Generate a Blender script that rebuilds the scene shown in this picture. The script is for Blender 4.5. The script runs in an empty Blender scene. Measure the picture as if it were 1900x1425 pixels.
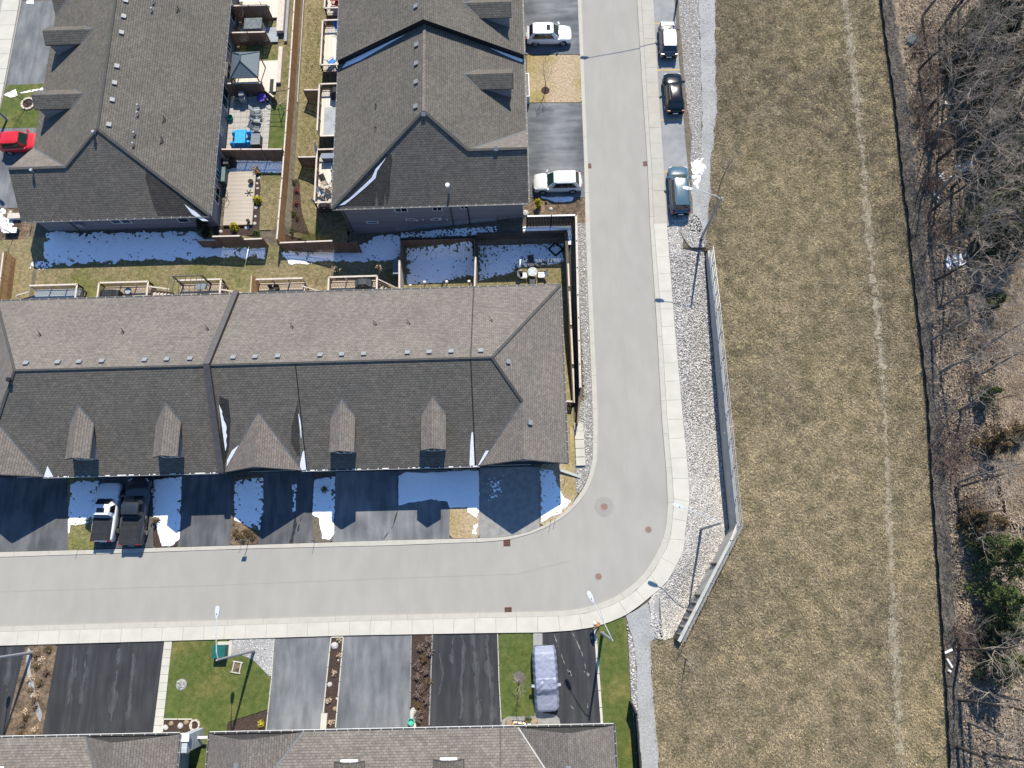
import bpy, bmesh, math, random
import numpy as np
from mathutils import Vector, Matrix
random.seed(7); RNG = np.random.RandomState(5)
# ------------------------------------------------------------------ camera, sky, sun, exposure
SC = bpy.context.scene; COL = SC.collection
CAMH = 64.0; FPX = 1366.0
R = np.array([[0.99954881, 0.02696329, 0.01323452], [-0.02259476, 0.9653007, -0.26016154], [-0.0197901, 0.25974513, 0.9654744]])
cam_d = bpy.data.cameras.new('camera'); cam = bpy.data.objects.new('camera', cam_d); COL.objects.link(cam)
cam_d.sensor_width = 36; cam_d.lens = 36 * FPX / 1900; cam_d.clip_end = 5000; cam_d.clip_start = 1
mw = Matrix([list(map(float, r)) for r in R]).to_4x4(); mw.translation = (0, 0, CAMH); cam.matrix_world = mw
SC.camera = cam
SUN_AZ = math.radians(12.1); SUN_EL = math.radians(48.5)
wd = bpy.data.worlds.new("World"); SC.world = wd; wd.use_nodes = True
nt = wd.node_tree; bg = nt.nodes['Background']; sky = nt.nodes.new('ShaderNodeTexSky')
sky.sky_type = 'NISHITA'; sky.sun_disc = False; sky.sun_elevation = SUN_EL; sky.sun_rotation = SUN_AZ
sky.air_density = 1.3; sky.dust_density = 0.0; sky.ozone_density = 10.0
nt.links.new(sky.outputs[0], bg.inputs[0]); bg.inputs[1].default_value = 0.12
sl = bpy.data.lights.new('sun', 'SUN'); sl.energy = 4.8; sl.angle = math.radians(0.5); sl.color = (1, 0.93, 0.80)
so = bpy.data.objects.new('sun', sl); COL.objects.link(so); so.location = (10, 40, 60)
ldir = Vector((-math.sin(SUN_AZ) * math.cos(SUN_EL), -math.cos(SUN_AZ) * math.cos(SUN_EL), -math.sin(SUN_EL)))
so.rotation_euler = ldir.to_track_quat('-Z', 'Y').to_euler()
SC.view_settings.view_transform = 'Standard'; SC.view_settings.look = 'None'
SC.view_settings.gamma = 1; SC.view_settings.use_curve_mapping = False
SC.view_settings.exposure = 0.57
# ------------------------------------------------------------------ coordinates
def PZ(px, py, z=0.0):
    r = R @ np.array([(px - 950) / FPX, -(py - 712.5) / FPX, -1.0]); t = (z - CAMH) / r[2]
    return float(r[0] * t), float(r[1] * t)
def ss(a, b, x):
    t = np.clip((np.asarray(x, float) - a) / (b - a), 0, 1); return t * t * (3 - 2 * t)
def T(x, y):
    """height of the ground: flat street level, lower back yards, walk-out slopes"""
    x = np.asarray(x, float); y = np.asarray(y, float)
    dm = 0.5 + 0.35 * ss(-32, -24, x) + 1.55 * ss(-22, -14, x)                 # yard north of the long row
    dr = .35 + 2.05 * (1 - ss(-15.5, 1.0, x))                                           # strip under the south wall of the right house
    dw = 0.95 + 1.4 * ss(-22.3, -17.5, x)         # yard west of the right house
    z = np.zeros(np.broadcast(x, y).shape)
    x = x + z; y = y + z
    inM = (y > 24) & (y <= 33.4) & (x < 4.62)
    yt = ss(30.6, 32.6, y)
    zm = -(dm * (1 - yt) + dr * yt)
    zm = np.where(x > -4.4, np.where(y < 32.33, -dm, -dr), zm)
    zl = -(dm * (1 - ss(29.5, 33.4, y)) + 0.15 * ss(29.5, 33.4, y))
    zm = np.where(x < -24, zl, zm)
    mixl = ss(-24, -20, x); zm = np.where((x >= -24) & (x < -20), zl * (1 - mixl) + zm * mixl, zm)
    z = np.where(inM, zm, z)
    z = np.where((y > 33.4) & (x > -22.5) & (x < -16.5), -dw, z)
    z = np.where((y > 33.4) & (y < 34.5) & (x >= -16.5) & (x < .4), -dr, z)
    z = np.where((y > 33.4) & (x <= -22.5) & (x > -46.5), -0.15, z)
    z = np.where((x >= 4.62) & (x < 5.5) & (y > 15.5) & (y < 33.2), -.35, z)
    z = np.where((x > 3) & (x < 4.62) & (y <= 24), -2.4 * ss(10.5, 24, y), z)
    z = np.where((x <= -46.5) & (y > 24) & (y < 36), -0.3 * ss(36, 30, y), z)
    # gravel bank down to the retaining wall and the raised field behind it
    z = np.where((x > 13.4) & (x < 17.7) & (y > 2) & (y < 30), -2.6 * ss(13.4, 15, x), z)
    z = np.where((x > 11) & (x <= 17.7) & (y <= 4.5) & (y > -5) & (0.845 * (x - 12.1) - 0.535 * (y + 4.8) < -0.15) & (0.845 * (x - 12.1) - 0.535 * (y + 4.8) > -3.2), -2.6, z)
    dwal = np.where(y > 4.1, x - 17.75, 0.845 * (x - 12.1) - 0.535 * (y + 4.8))
    hgt = 0.45 * ss(33, 24, y) * ss(-9, 2, y)
    fld = (x > 11.5) & (dwal > 0)
    z = np.where(fld, hgt * (1 - ss(6, 16, dwal)), z)
    return z
def P(px, py, dz=0.0):
    z = dz
    for _ in range(4):
        x, y = PZ(px, py, z); t = float(T(x, y))
        if x > 11 and t < -.5: t = -1.25 if y < 20 else 0.0      # the stone bank covers the pit in the ground sheet
        z = t + dz
    return Vector((x, y, z))
def G(px, py): return P(px, py)
# ------------------------------------------------------------------ materials
MATS = {}
def nodes(name):
    m = bpy.data.materials.new(name); m.use_nodes = True; MATS[name] = m
    t = m.node_tree; return m, t, t.nodes['Principled BSDF']
def N(t, typ, **k):
    n = t.nodes.new(typ)
    for a, b in k.items():
        if isinstance(a, str) and hasattr(n, a): setattr(n, a, b)
    return n
def c4(c): return (c[0], c[1], c[2], 1)
def mat(name, c1, c2=None, scale=4, rough=0.85, bump=0.0, bscale=None, big=None, bigscale=0.15, stretch=None, detail=6, metal=0.0, coat=0, lo=0.35, hi=0.65, spec=0.3, biglo=.42, bighi=.62, tone=0):
    m, t, b = nodes(name); L = t.links.new
    b.inputs['Roughness'].default_value = rough; b.inputs['Metallic'].default_value = metal
    b.inputs['Specular IOR Level'].default_value = spec; b.inputs['Coat Weight'].default_value = coat
    b.inputs['Coat Roughness'].default_value = 0.05
    c2 = c2 or tuple(x * 0.8 for x in c1)
    tc = N(t, 'ShaderNodeTexCoord'); mp = N(t, 'ShaderNodeMapping'); L(tc.outputs['Object'], mp.inputs[0])
    if stretch: mp.inputs['Scale'].default_value = stretch
    nz = N(t, 'ShaderNodeTexNoise'); nz.inputs['Scale'].default_value = scale; nz.inputs['Detail'].default_value = detail
    L(mp.outputs[0], nz.inputs[0])
    rp = N(t, 'ShaderNodeValToRGB'); rp.color_ramp.elements[0].position = lo; rp.color_ramp.elements[1].position = hi
    rp.color_ramp.elements[0].color = c4(c1); rp.color_ramp.elements[1].color = c4(c2); L(nz.outputs[0], rp.inputs[0])
    out = rp.outputs[0]
    if big:
        n2 = N(t, 'ShaderNodeTexNoise'); n2.inputs['Scale'].default_value = bigscale; n2.inputs['Detail'].default_value = 5; L(tc.outputs['Object'], n2.inputs[0])
        r2 = N(t, 'ShaderNodeValToRGB'); r2.color_ramp.elements[0].position = biglo; r2.color_ramp.elements[1].position = bighi
        r2.color_ramp.elements[0].color = (0, 0, 0, 1); r2.color_ramp.elements[1].color = (1, 1, 1, 1); L(n2.outputs[0], r2.inputs[0])
        mx = N(t, 'ShaderNodeMix', data_type='RGBA'); L(r2.outputs[0], mx.inputs[0]); L(out, mx.inputs[6])
        hs = N(t, 'ShaderNodeMix', data_type='RGBA'); hs.blend_type = 'MULTIPLY'; hs.inputs[0].default_value = 1
        L(out, hs.inputs[6]); hs.inputs[7].default_value = c4(big); L(hs.outputs[2], mx.inputs[7]); out = mx.outputs[2]
    if tone:
        at = N(t, 'ShaderNodeAttribute'); at.attribute_name = 'tone'
        mr = N(t, 'ShaderNodeMapRange'); mr.inputs[3].default_value = 1 - tone; mr.inputs[4].default_value = 1 + tone; L(at.outputs['Fac'], mr.inputs[0])
        mm = N(t, 'ShaderNodeMix', data_type='RGBA'); mm.blend_type = 'MULTIPLY'; mm.inputs[0].default_value = 1; L(out, mm.inputs[6]); L(mr.outputs[0], mm.inputs[7]); out = mm.outputs[2]
    L(out, b.inputs['Base Color'])
    if bump:
        nb = N(t, 'ShaderNodeTexNoise'); nb.inputs['Scale'].default_value = bscale or scale * 2; nb.inputs['Detail'].default_value = 5; L(mp.outputs[0], nb.inputs[0])
        bp = N(t, 'ShaderNodeBump'); bp.inputs['Strength'].default_value = 1; bp.inputs['Distance'].default_value = bump; L(nb.outputs[0], bp.inputs['Height']); L(bp.outputs[0], b.inputs['Normal'])
    return m
def shingle(name, c1, c2, mortar, seed=0):
    m, t, b = nodes(name); L = t.links.new; b.inputs['Roughness'].default_value = .95; b.inputs['Specular IOR Level'].default_value = .15
    uv = N(t, 'ShaderNodeUVMap'); br = N(t, 'ShaderNodeTexBrick'); L(uv.outputs[0], br.inputs['Vector'])
    br.inputs['Color1'].default_value = c4(c1); br.inputs['Color2'].default_value = c4(c2); br.inputs['Mortar'].default_value = c4(mortar)
    br.inputs['Scale'].default_value = 1; br.inputs['Brick Width'].default_value = .34; br.inputs['Row Height'].default_value = .2; br.inputs['Mortar Size'].default_value = .012
    br.inputs['Mortar Smooth'].default_value = .3; br.inputs['Bias'].default_value = -.1
    tc = N(t, 'ShaderNodeTexCoord'); n1 = N(t, 'ShaderNodeTexNoise'); n1.inputs['Scale'].default_value = .35; n1.inputs['Detail'].default_value = 6; L(tc.outputs['Object'], n1.inputs[0])
    r1 = N(t, 'ShaderNodeValToRGB'); r1.color_ramp.elements[0].position = .3; r1.color_ramp.elements[1].position = .7
    r1.color_ramp.elements[0].color = (.9, .91, .92, 1); r1.color_ramp.elements[1].color = (1.1, 1.07, 1.05, 1); L(n1.outputs[0], r1.inputs[0])
    n3 = N(t, 'ShaderNodeTexNoise'); n3.inputs['Scale'].default_value = 3.2; n3.inputs['Detail'].default_value = 3; L(tc.outputs['Object'], n3.inputs[0])
    r3 = N(t, 'ShaderNodeValToRGB'); r3.color_ramp.elements[0].position = .38; r3.color_ramp.elements[1].position = .66
    r3.color_ramp.elements[0].color = (.88, .88, .88, 1); r3.color_ramp.elements[1].color = (1.16, 1.15, 1.14, 1); L(n3.outputs[0], r3.inputs[0])
    a = N(t, 'ShaderNodeMix', data_type='RGBA'); a.blend_type = 'MULTIPLY'; a.inputs[0].default_value = 1; L(br.outputs[0], a.inputs[6]); L(r1.outputs[0], a.inputs[7])
    a2 = N(t, 'ShaderNodeMix', data_type='RGBA'); a2.blend_type = 'MULTIPLY'; a2.inputs[0].default_value = 1; L(a.outputs[2], a2.inputs[6]); L(r3.outputs[0], a2.inputs[7]); L(a2.outputs[2], b.inputs['Base Color'])
    # each course steps down to the next: saw tooth along v
    sp = N(t, 'ShaderNodeSeparateXYZ'); L(uv.outputs[0], sp.inputs[0]); md = N(t, 'ShaderNodeMath', operation='MODULO'); L(sp.outputs[1], md.inputs[0]); md.inputs[1].default_value = .2
    ad = N(t, 'ShaderNodeMath', operation='MULTIPLY_ADD'); L(md.outputs[0], ad.inputs[0]); ad.inputs[1].default_value = -.13; mb = N(t, 'ShaderNodeMath', operation='MULTIPLY'); L(br.outputs['Fac'], mb.inputs[0]); mb.inputs[1].default_value = -.012; L(mb.outputs[0], ad.inputs[2])
    bp = N(t, 'ShaderNodeBump'); bp.inputs['Strength'].default_value = .8; bp.inputs['Distance'].default_value = 1; L(ad.outputs[0], bp.inputs['Height']); L(bp.outputs[0], b.inputs['Normal'])
    return m
def lined(name, c1, c2, pitch, frac=.14, depth=.01, axis=1, rough=.7, noise=.15):
    """boards or siding: uv lines every pitch metres"""
    m, t, b = nodes(name); L = t.links.new; b.inputs['Roughness'].default_value = rough; b.inputs['Specular IOR Level'].default_value = .25
    uv = N(t, 'ShaderNodeUVMap'); sp = N(t, 'ShaderNodeSeparateXYZ'); L(uv.outputs[0], sp.inputs[0])
    dv = N(t, 'ShaderNodeMath', operation='DIVIDE'); L(sp.outputs[axis], dv.inputs[0]); dv.inputs[1].default_value = pitch
    fr = N(t, 'ShaderNodeMath', operation='FRACT'); L(dv.outputs[0], fr.inputs[0]); fl = N(t, 'ShaderNodeMath', operation='FLOOR'); L(dv.outputs[0], fl.inputs[0])
    gt = N(t, 'ShaderNodeMath', operation='LESS_THAN'); L(fr.outputs[0], gt.inputs[0]); gt.inputs[1].default_value = frac
    wn = N(t, 'ShaderNodeTexWhiteNoise'); wn.noise_dimensions = '1D'; L(fl.outputs[0], wn.inputs['W'])
    mr = N(t, 'ShaderNodeMapRange'); mr.inputs[3].default_value = 1 - noise; mr.inputs[4].default_value = 1 + noise; L(wn.outputs[0], mr.inputs[0])
    mx = N(t, 'ShaderNodeMix', data_type='RGBA'); L(gt.outputs[0], mx.inputs[0]); mx.inputs[6].default_value = c4(c1); mx.inputs[7].default_value = c4(c2)
    mm = N(t, 'ShaderNodeMix', data_type='RGBA'); mm.blend_type = 'MULTIPLY'; mm.inputs[0].default_value = 1; L(mx.outputs[2], mm.inputs[6]); L(mr.outputs[0], mm.inputs[7]); L(mm.outputs[2], b.inputs['Base Color'])
    ih = N(t, 'ShaderNodeMath', operation='SUBTRACT'); ih.inputs[0].default_value = 1; L(gt.outputs[0], ih.inputs[1])
    bp = N(t, 'ShaderNodeBump'); bp.inputs['Distance'].default_value = depth; L(ih.outputs[0], bp.inputs['Height']); L(bp.outputs[0], b.inputs['Normal'])
    return m
def glass(name, c=(.015, .025, .03), rough=.06):
    m, t, b = nodes(name); b.inputs['Base Color'].default_value = c4(c); b.inputs['Roughness'].default_value = rough; b.inputs['Specular IOR Level'].default_value = .6; b.inputs['Coat Weight'].default_value = .3
    return m
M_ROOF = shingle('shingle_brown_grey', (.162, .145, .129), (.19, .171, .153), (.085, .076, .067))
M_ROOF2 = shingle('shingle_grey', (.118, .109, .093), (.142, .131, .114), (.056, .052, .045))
M_ROOF3 = shingle('shingle_mottled', (.15, .134, .118), (.195, .176, .157), (.085, .076, .067))
M_SIDE = lined('siding_greige', (.23, .225, .24), (.15, .145, .155), .13, .12, .01)
M_SIDEB = lined('siding_pale_blue', (.42, .45, .48), (.3, .32, .34), .13, .12, .01)
M_CONCW = mat('foundation_concrete', (.3, .31, .32), (.24, .25, .26), 1.2, .9, .01)
M_BRICK = lined('front_brick', (.16, .12, .1), (.2, .18, .16), .075, .15, .005)
M_TRIM = mat('white_trim', (.72, .72, .7), (.66, .66, .65), 3, .5)
M_DTRIM = mat('dark_trim', (.06, .06, .06), (.045, .045, .045), 3, .5)
M_FLASH = mat('brown_metal_flashing', (.06, .05, .048), (.05, .043, .042), 3, .45)
M_HIPCAP = mat('hip_cap_shingle', (.055, .055, .05), (.075, .072, .068), 4, .95)
M_HIPCAPL = mat('valley_metal', (.12, .13, .135), (.09, .1, .105), 3, .6)
M_WIN = glass('window_glass'); M_CARGL = glass('car_glass', (.012, .035, .032)); M_CARGLD = glass('dark_car_glass', (.006, .007, .009))
M_ROAD = mat('worn_asphalt', (.295, .283, .255), (.318, .306, .277), .9, .92, .004, 60, big=(.93, .93, .93), bigscale=.1, biglo=.35, bighi=.75, stretch=(1, .4, 1))
M_BAY = mat('bay_asphalt', (.235, .24, .24), (.28, .28, .275), 1.5, .92, .004, 60, big=(.82, .83, .85), bigscale=.3)
M_DRV_OLD = mat('grey_driveway', (.125, .13, .138), (.2, .205, .21), 1.6, .9, .004, 60, big=(.72, .73, .76), bigscale=.35, stretch=(1, .22, 1))
M_DRV_MID = mat('mid_driveway', (.075, .078, .083), (.13, .133, .138), 1.8, .9, .004, 60, big=(.7, .71, .74), bigscale=.3, stretch=(1, .2, 1))
M_DRV_NEW = mat('black_driveway', (.03, .031, .034), (.05, .052, .055), 1.6, .85, .004, 60, big=(.8, .8, .84), bigscale=.4, stretch=(1.4, .16, 1), lo=.42, hi=.72)
M_DRV_EW = mat('driveway_eastwest', (.11, .115, .122), (.19, .195, .2), 1.5, .85, .004, 60, big=(.6, .62, .65), bigscale=.35, stretch=(.25, 1, 1))
M_CONC = mat('pale_concrete', (.49, .468, .405), (.455, .435, .375), 1.2, .9, .003, 40, big=(.94, .94, .94), bigscale=.5)
M_CONCE = mat('east_walk_concrete', (.39, .37, .32), (.36, .34, .297), 1.2, .9, .003, 40)
M_CONCK = mat('kerb_concrete', (.42, .4, .345), (.385, .366, .316), 1.6, .9, .003, 40)
M_CONCOLD = mat('old_concrete', (.27, .265, .25), (.2, .2, .19), 2, .9, .006, 30)
M_JOINT = mat('joint_dirt', (.3, .29, .265), (.24, .23, .21), 6)
M_DRY = mat('dry_lawn', (.27, .215, .12), (.165, .145, .07), 3.2, .95, .09, 7, big=(.66, .8, .5), bigscale=.16, biglo=.45, bighi=.62, detail=9, lo=.38, hi=.62)
M_STRAW = mat('straw_lawn', (.46, .36, .25), (.29, .22, .14), 5, .95, .06, 11, big=(.7, .72, .45), bigscale=.3, detail=9)
M_LAWN = mat('green_lawn', (.062, .09, .018), (.1, .12, .032), 2.2, .95, .05, 12, big=(1.9, 1.35, 1.7), bigscale=.3, biglo=.5, bighi=.7, detail=9, lo=.38, hi=.62)
M_FIELD = mat('rough_field', (.365, .293, .175), (.195, .165, .09), 3.6, .95, .3, 5.5, big=(.72, .72, .78), bigscale=.07, detail=10, lo=.36, hi=.64, biglo=.42, bighi=.6)
M_TUFT = mat('dry_grass_tuft', (.455, .365, .225), (.245, .205, .115), .8, .95, tone=.5, big=(.72, .72, .8), bigscale=.1)
M_TUFTL = mat('lawn_blades', (.06, .1, .022), (.14, .13, .05), .8, .95, tone=.4)
M_TUFTD = mat('dry_lawn_blades', (.3, .235, .12), (.15, .14, .055), .7, .95, tone=.4)
M_LITTER = mat('leaf_litter', (.29, .22, .15), (.12, .096, .07), 2.6, .95, .12, 5, big=(.75, .78, .85), bigscale=.22, detail=10, lo=.36, hi=.64)
M_LEAF = mat('fallen_leaf', (.34, .27, .2), (.18, .14, .1), .9, .9, tone=.6)
M_MULCH = mat('mulch', (.075, .048, .036), (.035, .024, .02), 9, .95, .06, 16)
M_GARDEN = mat('winter_garden', (.24, .17, .11), (.1, .075, .05), 3, .95, .1, 8, big=(.6, .6, .62), bigscale=.6, detail=9)
M_DIRT = mat('bare_dirt', (.16, .135, .1), (.1, .085, .062), 3, .95, .05, 9)
M_CRUSH = mat('crushed_stone', (.36, .36, .35), (.26, .26, .255), 7, .95, .03, 22, big=(.85, .85, .86), bigscale=.5)
M_TRACK = mat('gravel_track', (.34, .3, .235), (.25, .215, .15), 7, .95, .06, 12)
M_RBED = mat('stone_bed', (.24, .23, .215), (.16, .15, .14), 6, .95, .05, 10)
M_STONE = mat('broken_stone', (.49, .47, .44), (.39, .372, .35), 3, .9, .02, 9, tone=.45)
M_WSTONE = mat('white_stone', (.5, .48, .46), (.42, .4, .38), 3, .9, .02, 9, tone=.35)
M_SNOW = mat('snow', (.93, .93, .94), (.88, .89, .91), 4, .6, .03, 2.2, spec=.2)
M_CEDAR = mat('cedar_board', (.5, .28, .125), (.36, .2, .09), 3, .85, .008, 20, stretch=(1, 1, .15))
M_CEDARG = mat('aged_cedar_board', (.22, .14, .095), (.15, .1, .072), 3, .85, .008, 20, stretch=(1, 1, .15))
M_CAP = mat('pale_timber_cap', (.56, .49, .42), (.46, .4, .34), 4, .8)
M_DECK = lined('deck_board_cedar', (.46, .37, .27), (.14, .1, .07), .14, .12, .02, 1, .85, .22)
M_DECKP = lined('deck_board_pale', (.66, .6, .52), (.3, .25, .2), .14, .08, .02, 0, .85, .1)
M_DECKG = lined('deck_board_grey', (.33, .37, .39), (.14, .16, .17), .14, .1, .02, 1, .8, .08)
M_BLACKF = mat('black_fence_board', (.028, .03, .034), (.018, .019, .022), 3, .8)
M_GREYF = mat('grey_fence_board', (.085, .085, .085), (.05, .05, .052), 3, .85)
M_RETW = mat('timber_retaining', (.1, .085, .07), (.045, .04, .035), 1.2, .9, .03, 6, stretch=(.3, .3, 3))
M_GALV = mat('galvanised_steel', (.42, .45, .46), (.36, .38, .39), 4, .45, metal=.5)
M_POLE = mat('lamp_pole_grey', (.27, .28, .29), (.24, .25, .26), 2, .5)
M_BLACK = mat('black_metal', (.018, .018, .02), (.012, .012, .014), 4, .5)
M_COVERB = mat('black_fabric_cover', (.014, .015, .017), (.022, .024, .027), 3, .7, .03, 3)
M_COVERG = mat('grey_fabric_cover', (.07, .075, .08), (.05, .053, .057), 3, .75, .03, 3)
M_BLUE = mat('blue_plastic_cover', (.03, .36, .72), (.02, .28, .62), 3, .45, .03, 4)
M_BLUED = mat('blue_chair_plastic', (.03, .2, .5), (.02, .16, .42), 3, .4)
M_TEAL = mat('teal_plastic', (.01, .24, .2), (.01, .2, .17), 3, .5)
M_PURP = mat('purple_plastic', (.07, .04, .3), (.05, .03, .22), 3, .5)
M_RED = mat('red_plastic', (.5, .04, .04), (.4, .03, .03), 3, .5)
M_STORE = lined('grey_box_lid', (.2, .22, .23), (.08, .09, .09), .16, .14, .02, 1, .6, .03)
M_GAZ = lined('gazebo_metal_roof', (.13, .165, .185), (.05, .065, .075), .13, .2, .02, 0, .5, .03)
M_WHITE = mat('white_plastic', (.75, .75, .73), (.68, .68, .66), 3, .5)
M_PATIO = mat('patio_paver', (.4, .375, .34), (.33, .31, .28), .9, .9, .004, 30)
M_IRON = mat('rusty_iron', (.17, .075, .055), (.12, .055, .042), 4, .85)
M_YELLOW = mat('yellow_line', (.5, .36, .12), (.36, .28, .14), 5, .8)
M_BARK = mat('grey_bark', (.24, .21, .18), (.15, .13, .11), 3, .95)
M_BARKD = mat('dark_bark', (.085, .07, .058), (.05, .042, .036), 3, .95)
M_TWIG = mat('grey_twig', (.38, .32, .26), (.25, .205, .165), 1, .95)
M_TWIGR = mat('red_brown_twig', (.19, .135, .115), (.12, .09, .078), 1, .95)
M_CEDARL = mat('evergreen_leaf', (.045, .065, .02), (.09, .11, .035), 1.2, .9, tone=.5)
M_SPRUCE = mat('dark_evergreen_leaf', (.016, .025, .012), (.03, .042, .018), 1.2, .9, tone=.5)
M_YEL = mat('yellow_leaf', (.5, .42, .03), (.3, .28, .02), 4, .8, tone=.4)
M_BROWNL = mat('rusty_leaf', (.15, .1, .05), (.095, .07, .035), 2, .9, tone=.5)
M_REED = mat('pale_dead_reed', (.58, .47, .35), (.36, .28, .2), 2.2, .95, .14, 5, detail=10, big=(.75, .74, .72), bigscale=.3, stretch=(1, .6, 1))
M_FABRIC = mat('black_geotextile', (.03, .03, .03), (.02, .02, .02), 3, .8)
M_MUD_SHADE = mat('ditch_mud_shade', (.035, .036, .037), (.12, .11, .095), 3.5, .9, .06, 7, stretch=(1, .25, 1), detail=9)  # mud colour darkened to carry the shadow of trees and twigs
M_RUB = mat('tyre_rubber', (.014, .014, .014), (.01, .01, .01), 3, .8); M_RIM = mat('alloy_rim', (.4, .4, .41), (.36, .36, .37), 3, .35, metal=.6)
M_LIGHT = glass('headlight_lens', (.5, .52, .55), .1); M_TAIL = glass('tail_lens', (.25, .01, .01), .15)
M_SKIN = mat('skin', (.4, .25, .18), (.36, .22, .16), 3, .6); M_TAN = mat('tan_jacket', (.33, .15, .08), (.26, .12, .065), 5, .8, .01, 20); M_NAVY = mat('dark_trousers', (.012, .014, .02), (.016, .018, .024), 5, .85); M_HAIR = mat('brown_hair', (.05, .03, .02), (.03, .02, .012), 20, .7)
def paint(name, c, metal=0.0, rough=.3):
    return mat(name, c, tuple(x * .96 for x in c), 2, rough, metal=metal, coat=.7, spec=.5)
# ------------------------------------------------------------------ mesh builder
WL = {}
class MB:
    def __init__(s): s.v = []; s.f = []; s.uv = []; s.mi = []; s.cur = 0
    def face(s, pts, uv=None):
        pts = [Vector(p) for p in pts]; k = len(s.v); s.v += pts; s.f.append(tuple(range(k, k + len(pts)))); s.mi.append(s.cur)
        if uv is None:
            n = Vector((0, 0, 0))
            for i in range(1, len(pts) - 1): n += (pts[i] - pts[0]).cross(pts[i + 1] - pts[0])
            if n.length < 1e-9: n = Vector((0, 0, 1))
            n.normalize(); u = Vector((0, 0, 1)).cross(n)
            if u.length < .02: u = Vector((1, 0, 0))
            u.normalize(); w = n.cross(u); uv = [(p.dot(u), p.dot(w)) for p in pts]
        s.uv += uv; return s
    def box(s, x0, x1, y0, y1, z0, z1):
        a = [(x0, y0, z0), (x1, y0, z0), (x1, y1, z0), (x0, y1, z0), (x0, y0, z1), (x1, y0, z1), (x1, y1, z1), (x0, y1, z1)]
        for f in ((3, 2, 1, 0), (4, 5, 6, 7), (0, 1, 5, 4), (1, 2, 6, 5), (2, 3, 7, 6), (3, 0, 4, 7)): s.face([a[i] for i in f])
        return s
    def beam(s, p, q, w, h, up=(0, 0, 1)):
        p = Vector(p); q = Vector(q); d = (q - p)
        if d.length < 1e-6: return s
        d.normalize(); u = Vector(up)
        if abs(d.dot(u)) > .98: u = Vector((1, 0, 0))
        r = d.cross(u).normalized(); u = r.cross(d); r *= w / 2; u = u * h / 2
        a = [p - r - u, p + r - u, p + r + u, p - r + u]; b = [x + (q - p) for x in a]
        s.face(a[::1]); s.face(b[::-1])
        for i in range(4): j = (i + 1) % 4; s.face([a[j], a[i], b[i], b[j]])
        return s
    def tube(s, pts, rad, n=6, cap=True):
        pts = [Vector(p) for p in pts]; rings = []
        for i, p in enumerate(pts):
            d = (pts[min(i + 1, len(pts) - 1)] - pts[max(i - 1, 0)]).normalized(); u = Vector((0, 0, 1))
            if abs(d.z) > .9: u = Vector((1, 0, 0))
            a = d.cross(u).normalized(); b = d.cross(a); r = rad[i] if hasattr(rad, '__len__') else rad
            rings.append([p + (a * math.cos(2 * math.pi * k / n) + b * math.sin(2 * math.pi * k / n)) * r for k in range(n)])
        k0 = len(s.v)
        for rg in rings: s.v += rg
        for i in range(len(pts) - 1):
            for k in range(n):
                a = k0 + i * n + k; b = k0 + i * n + (k + 1) % n; s.f.append((a, b, b + n, a + n)); s.mi.append(s.cur); s.uv += [(0, 0)] * 4
        if cap:
            s.f.append(tuple(k0 + (len(pts) - 1) * n + k for k in range(n))); s.mi.append(s.cur); s.uv += [(0, 0)] * n
            s.f.append(tuple(k0 + n - 1 - k for k in range(n))); s.mi.append(s.cur); s.uv += [(0, 0)] * n
        return s
    def disc(s, c, r, z, n=16, h=0.0):
        c = Vector(c); top = [Vector((c.x + r * math.cos(2 * math.pi * k / n), c.y + r * math.sin(2 * math.pi * k / n), z)) for k in range(n)]
        s.face(top)
        if h:
            for k in range(n):
                a = top[k]; b = top[(k + 1) % n]; s.face([a - Vector((0, 0, h)), b - Vector((0, 0, h)), b, a])
        return s
    def build(s, name, mats, parent=None, smooth=False, off=None):
        if off is None: off = WL[parent.name] if parent else Vector((0, 0, 0))
        me = bpy.data.meshes.new(name); me.from_pydata([tuple(v - off) for v in s.v], [], s.f)
        mats = mats if isinstance(mats, (list, tuple)) else [mats]
        for m in mats: me.materials.append(m)
        if len(mats) > 1: me.polygons.foreach_set('material_index', s.mi)
        ul = me.uv_layers.new(name='UVMap'); ul.data.foreach_set('uv', [c for p in s.uv for c in p])
        if smooth: me.polygons.foreach_set('use_smooth', [True] * len(s.f))
        me.update(); o = bpy.data.objects.new(name, me); COL.objects.link(o)
        if parent: o.parent = parent
        WL[o.name] = off.copy(); return o
def thing(name, label, cat, loc=(0, 0, 0), group=None):
    o = bpy.data.objects.new(name, None); COL.objects.link(o); o.location = loc; o['label'] = label; o['category'] = cat; o.empty_display_size = .3
    if group: o['group'] = group
    WL[o.name] = Vector(loc); return o
def struct(o): o['kind'] = 'structure'; return o
def stuff(o, label=None, cat=None):
    o['kind'] = 'stuff'
    if label: o['label'] = label
    if cat: o['category'] = cat
    return o
def copy_tree(o, parent=None):
    c = o.copy(); COL.objects.link(c)
    if parent: c.parent = parent
    for ch in list(o.children): copy_tree(ch, c)
    WL[c.name] = WL.get(o.name, Vector()).copy(); return c
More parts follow.
